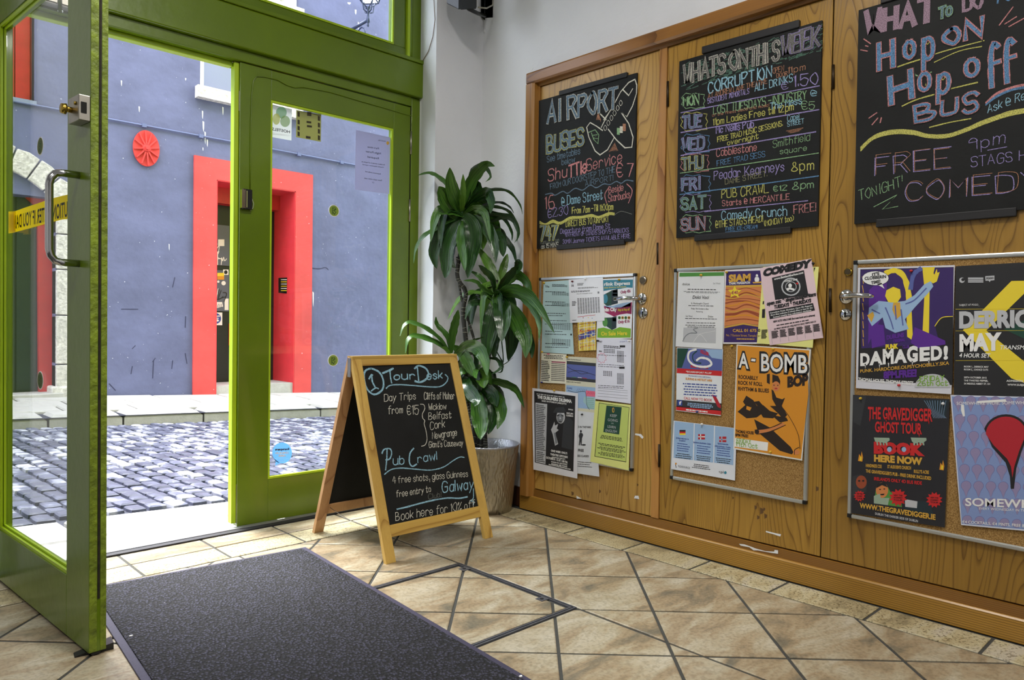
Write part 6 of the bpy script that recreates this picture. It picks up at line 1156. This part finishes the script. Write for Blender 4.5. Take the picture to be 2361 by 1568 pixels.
# setts
def settmat():
    m, nt, b = newmat('granite_sett'); oi = nd(nt, 'ShaderNodeObjectInfo'); n = nd(nt, 'ShaderNodeTexNoise', Scale=40., Detail=4.); nt.links.new(mapped(nt, (1, 1, 1)), n.inputs['Vector'])
    n2 = nd(nt, 'ShaderNodeTexNoise', Scale=7., Detail=1.); nt.links.new(mapped(nt, (1, 1, 1)), n2.inputs['Vector'])
    m4 = nd(nt, 'ShaderNodeMath', operation='MULTIPLY_ADD'); m4.inputs[1].default_value = .25; nt.links.new(n.outputs[0], m4.inputs[0]); nt.links.new(oi.outputs['Random'], m4.inputs[2]) if 0 else None; m4.inputs[2].default_value = 0
    m5 = nd(nt, 'ShaderNodeMath', operation='MULTIPLY_ADD'); m5.inputs[1].default_value = 1.35; nt.links.new(n2.outputs[0], m5.inputs[0]); nt.links.new(m4.outputs[0], m5.inputs[2])
    ad = nd(nt, 'ShaderNodeMath', operation='MULTIPLY_ADD'); ad.inputs[1].default_value = .40; nt.links.new(oi.outputs['Random'], ad.inputs[0]); nt.links.new(m5.outputs[0], ad.inputs[2])
    nt.links.new(ramp(nt, ad.outputs[0], [(.42, lin((62, 64, 82))), (.54, lin((88, 91, 112))), (.64, lin((168, 168, 178)))]), b.inputs['Base Color'])
    r = b.inputs['Roughness']; r.default_value = .5; bump(nt, b, n.outputs[0], .3, .004); m2 = ad; ad.inputs[1]
    mm = nd(nt, 'ShaderNodeMath', operation='MULTIPLY'); mm.inputs[1].default_value = .5; nt.links.new(ad.outputs[0], mm.inputs[0]); rr = nt.nodes[-1]
    for l in list(nt.links):
        if l.to_node.type == 'VALTORGB': nt.links.new(mm.outputs[0], l.to_node.inputs[0])
    return m
SETT = settmat()
def settgeo(mb, cx_, cy_, w, l, ang):
    P = []; 
    for (a, b) in ((-1, -1), (0, -1.08), (1, -1), (1.06, 0), (1, 1), (0, 1.06), (-1, 1), (-1.05, 0)):
        a *= w/2*random.uniform(.9, 1.04); b *= l/2*random.uniform(.9, 1.04); P.append((a*cos(ang)-b*sin(ang), a*sin(ang)+b*cos(ang)))
    z = zst(cx_, cy_); j = random.uniform(-.005, .004)
    A = [V((cx_+p[0], cy_+p[1], zst(cx_+p[0], cy_+p[1])-.03)) for p in P]; B = [V((cx_+p[0]*.95, cy_+p[1]*.95, zst(cx_+p[0], cy_+p[1])-.007+j)) for p in P]; C = [V((cx_+p[0]*.74, cy_+p[1]*.78, zst(cx_+p[0], cy_+p[1])+j+random.uniform(-.001, .001))) for p in P]
    mb.quads(A+B+C+[V((cx_, cy_, z+j+.002))], [(r+i, r+(i+1) % 8, r+8+(i+1) % 8, r+8+i) for r in (0, 8) for i in range(8)]+[(16+i, 16+(i+1) % 8, 24) for i in range(8)])
setts = []
col_w = .108; ang = .06
for ci in range(-11, 70):
    y = 4.16+random.uniform(0, .08)
    while y < 7.93:
        l = random.uniform(.105, .165); cx_ = ci*col_w+.1-(y-4)*-.0-(y-4.1)*.06; cy_ = y+l/2
        if cy_+l/2 > 7.98: break
        setts.append((cx_+random.uniform(-.006, .006), cy_, col_w-.019+random.uniform(-.008, .006), l-.018, ang+random.uniform(-.05, .05))); y += l
vis = []; rest = []
for s_ in setts:
    u, v, t = proj((s_[0], s_[1], zst(s_[0], s_[1])))
    (vis if 15 < u < 800 else rest).append((t, s_))
vis.sort(key=lambda q: q[0])
for t, s_ in vis[:300]: mb = MB(); settgeo(mb, *s_); mb.build('cobblestone', SETT, st)
mb = MB()
for t, s_ in vis[300:]+[r for r in rest if -700 < proj((r[1][0], r[1][1], 0))[0] < 1500]: settgeo(mb, *s_)
mb.build('cobblestone_field', SETT, st, kind='stuff')

# ================================================================== OPPOSITE BUILDING
def wallmat(name, c, b_=.35):
    m, nt, b = newmat(name); L_ = lin(c); n = nd(nt, 'ShaderNodeTexNoise', Scale=1.8, Detail=6., Roughness=.62); nt.links.new(mapped(nt, (1, 1, 1.6)), n.inputs['Vector'])
    n2 = nd(nt, 'ShaderNodeTexNoise', Scale=34., Detail=2.); nt.links.new(mapped(nt, (1, 1, 1)), n2.inputs['Vector'])
    cA = ramp(nt, n.outputs[0], [(.3, sc(L_, .82)), (.7, sc(L_, 1.18))]); mx = nd(nt, 'ShaderNodeMixRGB', blend_type='MIX'); nt.links.new(cA, mx.inputs[1]); mx.inputs[2].default_value = lin((205, 205, 215))
    nt.links.new(ramp(nt, n2.outputs[0], [(.755, (0, 0, 0, 1)), (.78, (.8, .8, .8, 1))]), mx.inputs[0]); nt.links.new(mx.outputs[0], b.inputs['Base Color']); b.inputs['Roughness'].default_value = .75
    n3 = nd(nt, 'ShaderNodeTexNoise', Scale=9., Detail=4.); nt.links.new(mapped(nt, (1, 1, 1)), n3.inputs['Vector']); bump(nt, b, n3.outputs[0], b_, .02); return m
BLUEW = wallmat('slate_blue_render', (90, 93, 126)); REDP = wallmat('salmon_red_render', (196, 66, 64), .15); REDD = M('red_gloss_paint', (176, 32, 36), .4, 0, .12, 8)
bd = thing('building', (3.5, YW, 0), 'slate blue rendered building with red doorway across the cobbled street', 'building')
OW = Surf((0, YW, 0), (0, -1, 0))
def ow(px, py): q = OW.p(px, py); return q.x, q.z
dx0, dz1 = ow(498, 414); dx1 = OW.p(680, 440).x; dz1 = 2.775
holes = [(dx0, dx1, -.3, dz1), (3.64, 4.95, 3.93, 5.2), (3.95, 4.985, 5.33, 6.2), (.55, 2.04, -.3, 2.30), (.6, 1.83, 3.34, 5.2)]
def wall_holes(x0, x1, z0, z1, y0, y1, holes):
    xs_ = sorted({x0, x1, *[h for q in holes for h in q[:2]]}); zs = sorted({z0, z1, *[max(z0, h) for q in holes for h in q[2:]]}); mb = MB()
    for a, b in zip(xs_, xs_[1:]):
        run = None
        for c, d in list(zip(zs, zs[1:]))+[(None, None)]:
            inside = c is None or any(h[0] <= (a+b)/2 <= h[1] and h[2] <= (c+d)/2 <= h[3] for h in holes)
            if not inside: run = [c, d] if run is None else [run[0], d]
            if inside and run: mb.box(a, b, y0, y1, run[0], run[1]); run = None
    return mb
wall_holes(-7, 13, -.8, 6.3, YW, YW+.7, holes).build('rendered_wall', BLUEW, bd)
MB().box(-7, 13, YW+1.6, YW+1.7, -.8, 6.3).build('back_wall', M('dark_interior', (20, 20, 24), .9), bd)
# doorway surround, reveal, door
sx0, sz = ow(450, 357); sx1 = OW.p(718, 405).x+.01; sx0 -= .02
REDR = M('red_reveal_paint', (206, 50, 58), .6, 0, .10, 5); ds = MB(); z_b = lambda x: .137-.0395*x-.06
ds.prism([(sx0, YW-.03, z_b(sx0)), (dx0, YW-.03, z_b(dx0)), (dx0, YW-.03, dz1), (dx1, YW-.03, dz1), (dx1, YW-.03, z_b(dx1)), (sx1, YW-.03, z_b(sx1)), (sx1, YW-.03, 3.045), (sx0, YW-.03, 3.045)], (0, .04, 0))
dsur = ds.build('door_surround', REDP, bd)
mb = MB(); [MB().box(*q).build('door_reveal', REDR, bd) for q in ((dx1-.012, dx1+.02, YW-.026, YW+.68, -.2, dz1), (dx0-.02, dx0+.012, YW-.026, YW+.68, -.2, dz1), (dx0-.02, dx1+.02, YW-.026, YW+.68, dz1-.012, dz1+.02))]
MB().box(dx0, dx1, YW+.42, YW+.60, 2.55, dz1).build('door_head', REDD, bd)
MB().box(dx0-.01, dx1+.01, YW-.005, YW+.70, -.2, .085).build('door_step', GRAN, bd)
DBL = M('black_painted_door', (24, 22, 28), .4, 0, .2, 8); pd = YW+.60
dr = MB().box(dx0, dx1, pd, pd+.06, .085, 2.56).build('entrance_door', DBL, bd)
DG = Surf((0, pd-.004, 0), (0, -1, 0)).crop(480, 420, 4.358)
def dpanel(name, x0, y0, x1, y1, mat, off=.0):
    a, b = DG.p(x0, y0), DG.p(x1, y1); return MB().box(a.x, b.x, pd-.012-off, pd, b.z, a.z).build(name, mat, dr)
GP = M('grey_door_glass', (92, 96, 116), .3); dpanel('upper_panel', 20, 420, 208, 842, GP); dpanel('lower_panel', 20, 880, 206, 1298, GP)
D2 = Surf((0, pd-.0135, 0), (0, -1, 0)).crop(480, 420, 4.358); mb = MB()
rect(mb, D2, 100, 575, 162, 642, 0); rect(mb, D2, 92, 912, 160, 980, 4); rect(mb, D2, 92, 912, 160, 945, 3, .001); rect(mb, D2, 150, 878, 204, 932, 0); ell(mb, D2, 177, 905, 18, 20, 2, .001); ell(mb, D2, 102, 1000, 12, 12, 0); ell(mb, D2, 155, 1015, 22, 22, 0); rect(mb, D2, 165, 1170, 205, 1285, 0); poly(mb, D2, [(40, 1205), (140, 1205), (150, 1250), (50, 1275)], 0)
for k in range(5): stroke(mb, D2, [(62+k*16, 1260), (70+k*16, 1225)], 4, 2, .002)
for pts in ([(60, 600), (90, 620), (70, 690), (110, 640), (100, 720)], [(62, 740), (120, 770)], [(95, 700), (95, 830)], [(70, 780), (130, 770), (130, 830)], [(135, 760), (145, 790), (155, 755), (165, 790), (185, 770)], [(65, 705), (110, 700)]): stroke(mb, D2, pts, 7, 0, .001)
for pts in ([(60, 1060), (90, 1150), (110, 1080)], [(130, 1090), (100, 1180), (150, 1150)], [(60, 1190), (180, 1150)], [(150, 1110), (185, 1120), (160, 1200)], [(70, 1100), (75, 1180), (95, 1140)]): stroke(mb, D2, pts, 8, 2, .002)
for pts in ([(58, 1050), (80, 1140)], [(100, 1070), (85, 1160)]): stroke(mb, D2, pts, 7, 0, .0025)
mb.build('stickers_and_graffiti', [PAL['w'], PAL['b'], PAL['k'], PAL['y'], PAL['o']], dr, kind='stuff')
a, b = D2.p(20, 1308), D2.p(142, 1438); sg = MB().box(a.x, b.x, pd-.010, pd, b.z, a.z).build('safety_sign', PAL['w'], dr)
mb = MB(); ell(mb, Surf((0, pd-.011, 0), (0, -1, 0)).crop(480, 420, 4.358), 76, 1370, 54, 54, 0); S_ = Surf((0, pd-.0125, 0), (0, -1, 0)).crop(480, 420, 4.358); text(mb, S_, 'see ask', 40, 1352, 118, 1352, 16, 1, bold=.05); text(mb, S_, 'for ID', 50, 1378, 105, 1378, 16, 1, bold=.05); ell(mb, S_, 90, 1392, 20, 9, 1); mb.build('sign_face', [PAL['b'], PAL['w']], bd, kind='stuff')
a, b = D2.p(210, 1420), D2.p(250, 1640); MB().box(a.x, b.x, pd-.012, pd, b.z, a.z).build('red_edged_sticker', PAL['r'], dr)
# intercom on the reveal
RV = Surf((dx1, 0, 0), (-1, 0, 0)); P = [RV.p(*c) for c in ((645, 641), (664, 640), (663, 677), (645, 675))]; ic = MB().prism(P, (-.02, 0, 0)).build('intercom', BLACK, bd)
mb = MB(); Si = Surf((dx1-.021, 0, 0), (-1, 0, 0))
for k in range(6): stroke(mb, Si, [(648, 645+k*5), (661, 645+k*5)], 1.6, k % 2)
mb.build('name_labels', [PAL['w'], PAL['y']], ic, kind='stuff')
# window beside the doorway head, with stone sill
def cl(x0, x1, z0, z1, d0, d1, name, mat, par=bd): return MB().box(x0, x1, YW+d0, YW+d1, z0, z1).build(name, mat, par)
wx0 = 3.64; w = cl(wx0, 4.95, 3.93, 5.2, .45, .50, 'window', M('reflection_tint_glass', (150, 156, 190), .08)); cl(wx0, wx0+.012, 3.93, 5.2, -.002, .45, 'painted_reveal', M('white_painted_reveal', (226, 224, 220), .8), w)  # opaque pane; its pale tint stands in for the reflection in the glass
cl(wx0+.012, wx0+.20, 3.93, 5.2, .40, .44, 'window_lining', M('white_painted_reveal', (226, 224, 220)), w); cl(wx0+.20, 4.95, 3.93, 3.99, .38, .44, 'red_sash', REDD, w)
STONE = M('rough_granite', (196, 190, 184), .9, 0, .35, 26, 1., 40); s_ = cl(3.575, 5.02, 3.775, 3.925, -.11, .45, 'window_sill', STONE)
w = cl(3.95, 4.985, 5.33, 6.2, .30, .36, 'window', M('reflection_tint_glass', (150, 156, 190))); cl(3.95, 4.70, 5.33, 6.2, .24, .30, 'red_sash', REDD, w); cl(4.86, 4.985, 5.33, 6.2, .05, .30, 'painted_reveal', M('white_painted_reveal', (226, 224, 220)), w); cl(4.70, 4.86, 5.33, 6.2, .18, .30, 'stone_jamb', STONE, w); cl(3.9, 5.05, 5.20, 5.33, -.06, .3, 'window_sill', STONE)
for (x0_, x1_) in ((6.2, 7.3), (8.8, 9.9)): cl(x0_, x1_, 1.2, 2.8, -.01, .03, 'blind_window', BLUEW) if 0 else None
# red shutter upper left
w = cl(.6, 1.83, 3.34, 5.2, .12, .16, 'shuttered_window', REDD)
for k in range(8): cl(.62+k*.15, .755+k*.15, 3.34, 5.2, .085, .12, 'board', REDD, w)
cl(1.83, 1.845, 3.36, 5.2, -.01, .12, 'dark_reveal', M('dark_slate_reveal', (70, 74, 110), .8), w); cl(.55, 1.85, 3.30, 3.345, -.03, .15, 'flashing', M('grey_flashing', (120, 128, 150), .6), bd)
# paint drips and scratches on the render
S0 = Surf((0, YW, 0), (0, -1, 0)); DRP = M('white_paint_drip', (214, 212, 216), .8); DSC = M('dark_scratch', (44, 46, 74), .8); mb = MB()
for x, y, w, h in ((280, 192, 3, 14), (321, 252, 3, 14), (428, 183, 3, 6), (467, 265, 3, 20), (469, 292, 4, 26), (473, 318, 3, 30), (478, 330, 3, 18), (468, 344, 2, 8), (514, 256, 3, 20), (390, 570, 2, 16), (722, 690, 3, 36), (820, 28, 4, 12), (826, 60, 2, 20), (805, 8, 8, 5)):
    poly(mb, S0, [(x-w*.5, y-h*.5), (x+w*.5, y-h*.42), (x+w*.4, y+h*.1), (x+w*.15, y+h*.5), (x-w*.3, y+h*.2)], 0, .0015)
for pts in ([(354, 832), (352, 872)], [(352, 834), (358, 826)], [(305, 804), (312, 797)], [(305, 845), (302, 862)], [(398, 832), (396, 850)], [(427, 815), (431, 838)], [(403, 640), (398, 662)], [(280, 713), (318, 713)], [(428, 730), (427, 755)], [(252, 885), (266, 900)]): stroke(mb, S0, pts, 2, 1, .0015, False)
stroke(mb, S0, [(718, 618), (735, 620), (750, 617), (757, 622)], 2, 1, .0015)
mb.build('drips_and_scratches', [DRP, DSC], bd, kind='stuff')
# stone archway
AXC, AZC = 1.295, 1.675; R0, R1 = .925, 1.175
def arc(r, a): return (AXC+r*cos(a), AZC+r*sin(a))
NV = 9; A0, A1 = radians(36), radians(144)
for k in range(NV):
    a0, a1 = A0+(A1-A0)*k/NV+.008, A0+(A1-A0)*(k+1)/NV-.008; P = [arc(R0, a0), arc(R1+random.uniform(-.02, .02), a0), arc(R1+.02, (a0+a1)/2), arc(R1+random.uniform(-.02, .02), a1), arc(R0, a1), arc(R0, (a0+a1)/2)]
    MB().prism([(x, YW-.05, z) for x, z in P], (0, .5, 0)).build('voussoir', STONE, bd, bevel=.01)
for side in (1, -1):
    z = -.05 if side > 0 else 0; zs = [.05, .42, .98, 1.50, 1.90, 2.23]
    for a, b in zip(zs, zs[1:]):
        x0_, x1_ = (2.04, 2.36+random.uniform(-.05, .06)) if side > 0 else (.23, .55); MB().box(x0_, x1_, YW-.05, YW+.45, a+.006, b-.006).build('quoin', STONE, bd, bevel=.012)
    MB().box((1.99 if side > 0 else .18), (2.40 if side > 0 else .6), YW-.08, YW+.45, -.1, .17).build('plinth_stone', STONE, bd, bevel=.02)
mb = MB(); Pi = [(1.915, .10), (2.045, .10), (2.045, 2.21)]+[arc(R0, radians(36)+(radians(108))*i/14) for i in range(15)]+[(.55, .10), (.68, .10)]
inner = [arc(R0-.15, radians(142)-(radians(104))*i/14) for i in range(15)]; mb.prism([(x, YW+.16, z) for x, z in [(1.915, .10), (2.045, .10), (2.045, 2.21), (2.02, 2.26), (1.90, 2.12)]], (0, .08, 0)); mb.prism([(x, YW+.16, z) for x, z in [(.68, .10), (.55, .10), (.55, 2.2), (.70, 2.12)]], (0, .08, 0))
for i in range(14):
    o0, o1 = arc(R0+.01, radians(36)+radians(108)*i/14), arc(R0+.01, radians(36)+radians(108)*(i+1)/14); i0, i1 = arc(R0-.13, radians(36)+radians(108)*i/14), arc(R0-.13, radians(36)+radians(108)*(i+1)/14)
    mb.prism([(x, YW+.16, z) for x, z in (i0, o0, o1, i1)], (0, .08, 0))
mb.build('red_door_frame', REDD, bd)
gd = MB().box(.66, 1.92, YW+.24, YW+.30, .10, 2.55).build('dark_green_door', M('dark_green_paint', (28, 44, 40), .35, 0, .2, 6), bd)
for k in range(6): MB().box(.68+k*.205, .87+k*.205, YW+.225, YW+.24, .12, 2.5).build('door_board', M('dark_green_paint', (28, 44, 40)), gd)
MB().box(.5, 2.1, YW-.12, YW+.3, -.1, .10).build('door_step', GRAN, bd, bevel=.01)
# cable with clips
CABM = M('painted_conduit', (92, 100, 138), .6); z0 = OW.p(248, 275).z
cb = MB().tube([(-2, YW-.02, z0-.03), (1.2, YW-.02, z0), (2.6, YW-.022, z0), (4.5, YW-.022, z0+.005), (6.0, YW-.02, z0+.0), (8, YW-.02, z0-.02)], .012, 8).build('cable_run', CABM, bd, True)
for k in range(9): MB().box(.9+k*.68, .95+k*.68, YW-.04, YW, z0-.022, z0+.022).build('clip', CABM, cb)
# round red pattress plate
wc = OW.p(336, 343); c3 = V((wc.x, YW-.01, wc.z)); PLT = wallmat('red_plate_paint', (196, 56, 54), .2)
wh = thing('round_wall_plate', (wc.x, YW, wc.z), 'round red spoked iron plate on the slate blue wall across the street', 'wall ornament')
MB().disc(c3, (0, -1, 0), .151, .02, 40, ax=(1, 0, 0), ey=1.44).build('disc', PLT, wh)
for k in range(12):
    a = 2*pi*k/12+.12; u = V((cos(a)*.69, 0, sin(a))); vv = V((-u.z, 0, u.x)).normalized(); O = c3+V((0, -.02, 0)); MB().prism([O+u*.05-vv*.010, O+u*.21-vv*.006, O+u*.21+vv*.006, O+u*.05+vv*.010], (0, -.018, 0)).build('spoke', PLT, wh)
MB().disc(c3+V((0, -.02, 0)), (0, -1, 0), .052, .03, 20, r1=.04).build('hub', PLT, wh); MB().disc(c3+V((0, -.05, 0)), (0, -1, 0), .024, .02, 6).build('nut', PLT, wh)
# street lantern
IRON = M('blue_black_iron', (44, 54, 84), .4, .3); q = on(849, 46, 1, 8.75); ln = thing('street_lantern', (q.x, YW, q.z), 'ornate glass street lantern on a wall bracket seen through the fanlight', 'street lamp')
lx, ly, lz = q.x, q.y, q.z
MB().tube([(lx, ly, lz), (lx, YW, lz-.03)], .022, 8).build('bracket_arm', IRON, ln, True)
for s_ in (0, 1): MB().tube([(lx, ly+.16+s_*.30+.14*(1-t*.09)*cos(t*.75), lz-.16+.13*(1-t*.09)*sin(t*.75)) for t in range(10)], .010, 6).build('scrollwork', IRON, ln, True)
MB().lathe((lx, ly, lz), [(.001, -.10), (.018, -.08), (.008, -.05), (.03, -.03), (.022, .03), (.012, .08), (.03, .10), (.014, .13), (.04, .16), (.03, .18)], 14).build('finial', IRON, ln, True)
hb, ht = .11, .20; zb, zt = lz+.27, lz+.72
for sx, sy in ((1, 0), (-1, 0), (0, 1), (0, -1)): MB().tube([(lx+sx*.02, ly+sy*.02, lz+.10), (lx+sx*.075, ly+sy*.075, lz+.12), (lx+sx*.085, ly+sy*.085, lz+.18), (lx+sx*hb, ly+sy*hb, zb)], .008, 6).build('cradle_strut', IRON, ln, True)
cor = [(1, 1), (1, -1), (-1, -1), (-1, 1)]; mb = MB(); rt = radians(40)
def lc(c, r, z): a, b = c[0]*r, c[1]*r; return V((lx+a*cos(rt)-b*sin(rt), ly+a*sin(rt)+b*cos(rt), z))
for i, c in enumerate(cor):
    c2_ = cor[(i+1) % 4]; mb.tube([lc(c, hb, zb), lc(c, ht, zt)], .009, 6); mb.tube([lc(c, hb, zb), lc(c2_, hb, zb)], .010, 6); mb.tube([lc(c, ht, zt), lc(c2_, ht, zt)], .010, 6); mb.tube([lc(c, ht, zt), (lx, ly, zt+.22)], .008, 6); mb.tube([lc(c, hb, zb), lc(c, .02, lz+.17)], .006, 5)
mb.build('lantern_frame', IRON, ln, True, kind='stuff')
LGM = M('sky_white_lantern_glass', (232, 236, 240), .25)  # white colour stands in for sky reflected in the panes
for i, c in enumerate(cor):
    c2_ = cor[(i+1) % 4]; MB().prism([lc(c, hb-.006, zb), lc(c2_, hb-.006, zb), lc(c2_, ht-.006, zt), lc(c, ht-.006, zt)], (lc(c, -.003, 0)+lc(c2_, -.003, 0)-2*V((lx, ly, 0)))*1.).build('lantern_pane', LGM, ln)
# door closer seen behind the open leaf
dc = thing('door_closer', (.72, 3.23, 2.15), 'grey door closer fixed above the open green door', 'door closer')
MB().box(.62, .82, 3.205, 3.261, 2.130, 2.170).build('closer_body', STEEL, dc, bevel=.006); MB().tube([(.70, 3.23, 2.13), (.70, 3.23, 2.112)], .010, 12).build('spindle', CHROME, dc, True); MB().tube([(.70, 3.23, 2.116), (.66, 3.06, 2.122), (.56, 2.94, 2.122)], .008, 8).build('closer_arm', CHROME, dc, True)
# ceiling lamps that light the room
for i, (lx_, ly_, _p) in enumerate(LAMPS):
    t = thing('ceiling_light', (lx_, ly_, 3.2), ('square flush ceiling light nearest the street door', 'square flush ceiling light nearest the cupboards', 'square flush ceiling light on the left side of the ceiling', 'square flush ceiling light at the back of the room')[i], 'ceiling light', 'ceiling lights'); MB().box(lx_-.2, lx_+.2, ly_-.2, ly_-.18, 3.165, 3.2).box(lx_-.2, lx_+.2, ly_+.18, ly_+.2, 3.165, 3.2).box(lx_-.2, lx_-.18, ly_-.18, ly_+.18, 3.165, 3.2).box(lx_+.18, lx_+.2, ly_-.18, ly_+.18, 3.165, 3.2).build('trim_ring', STEEL, t)
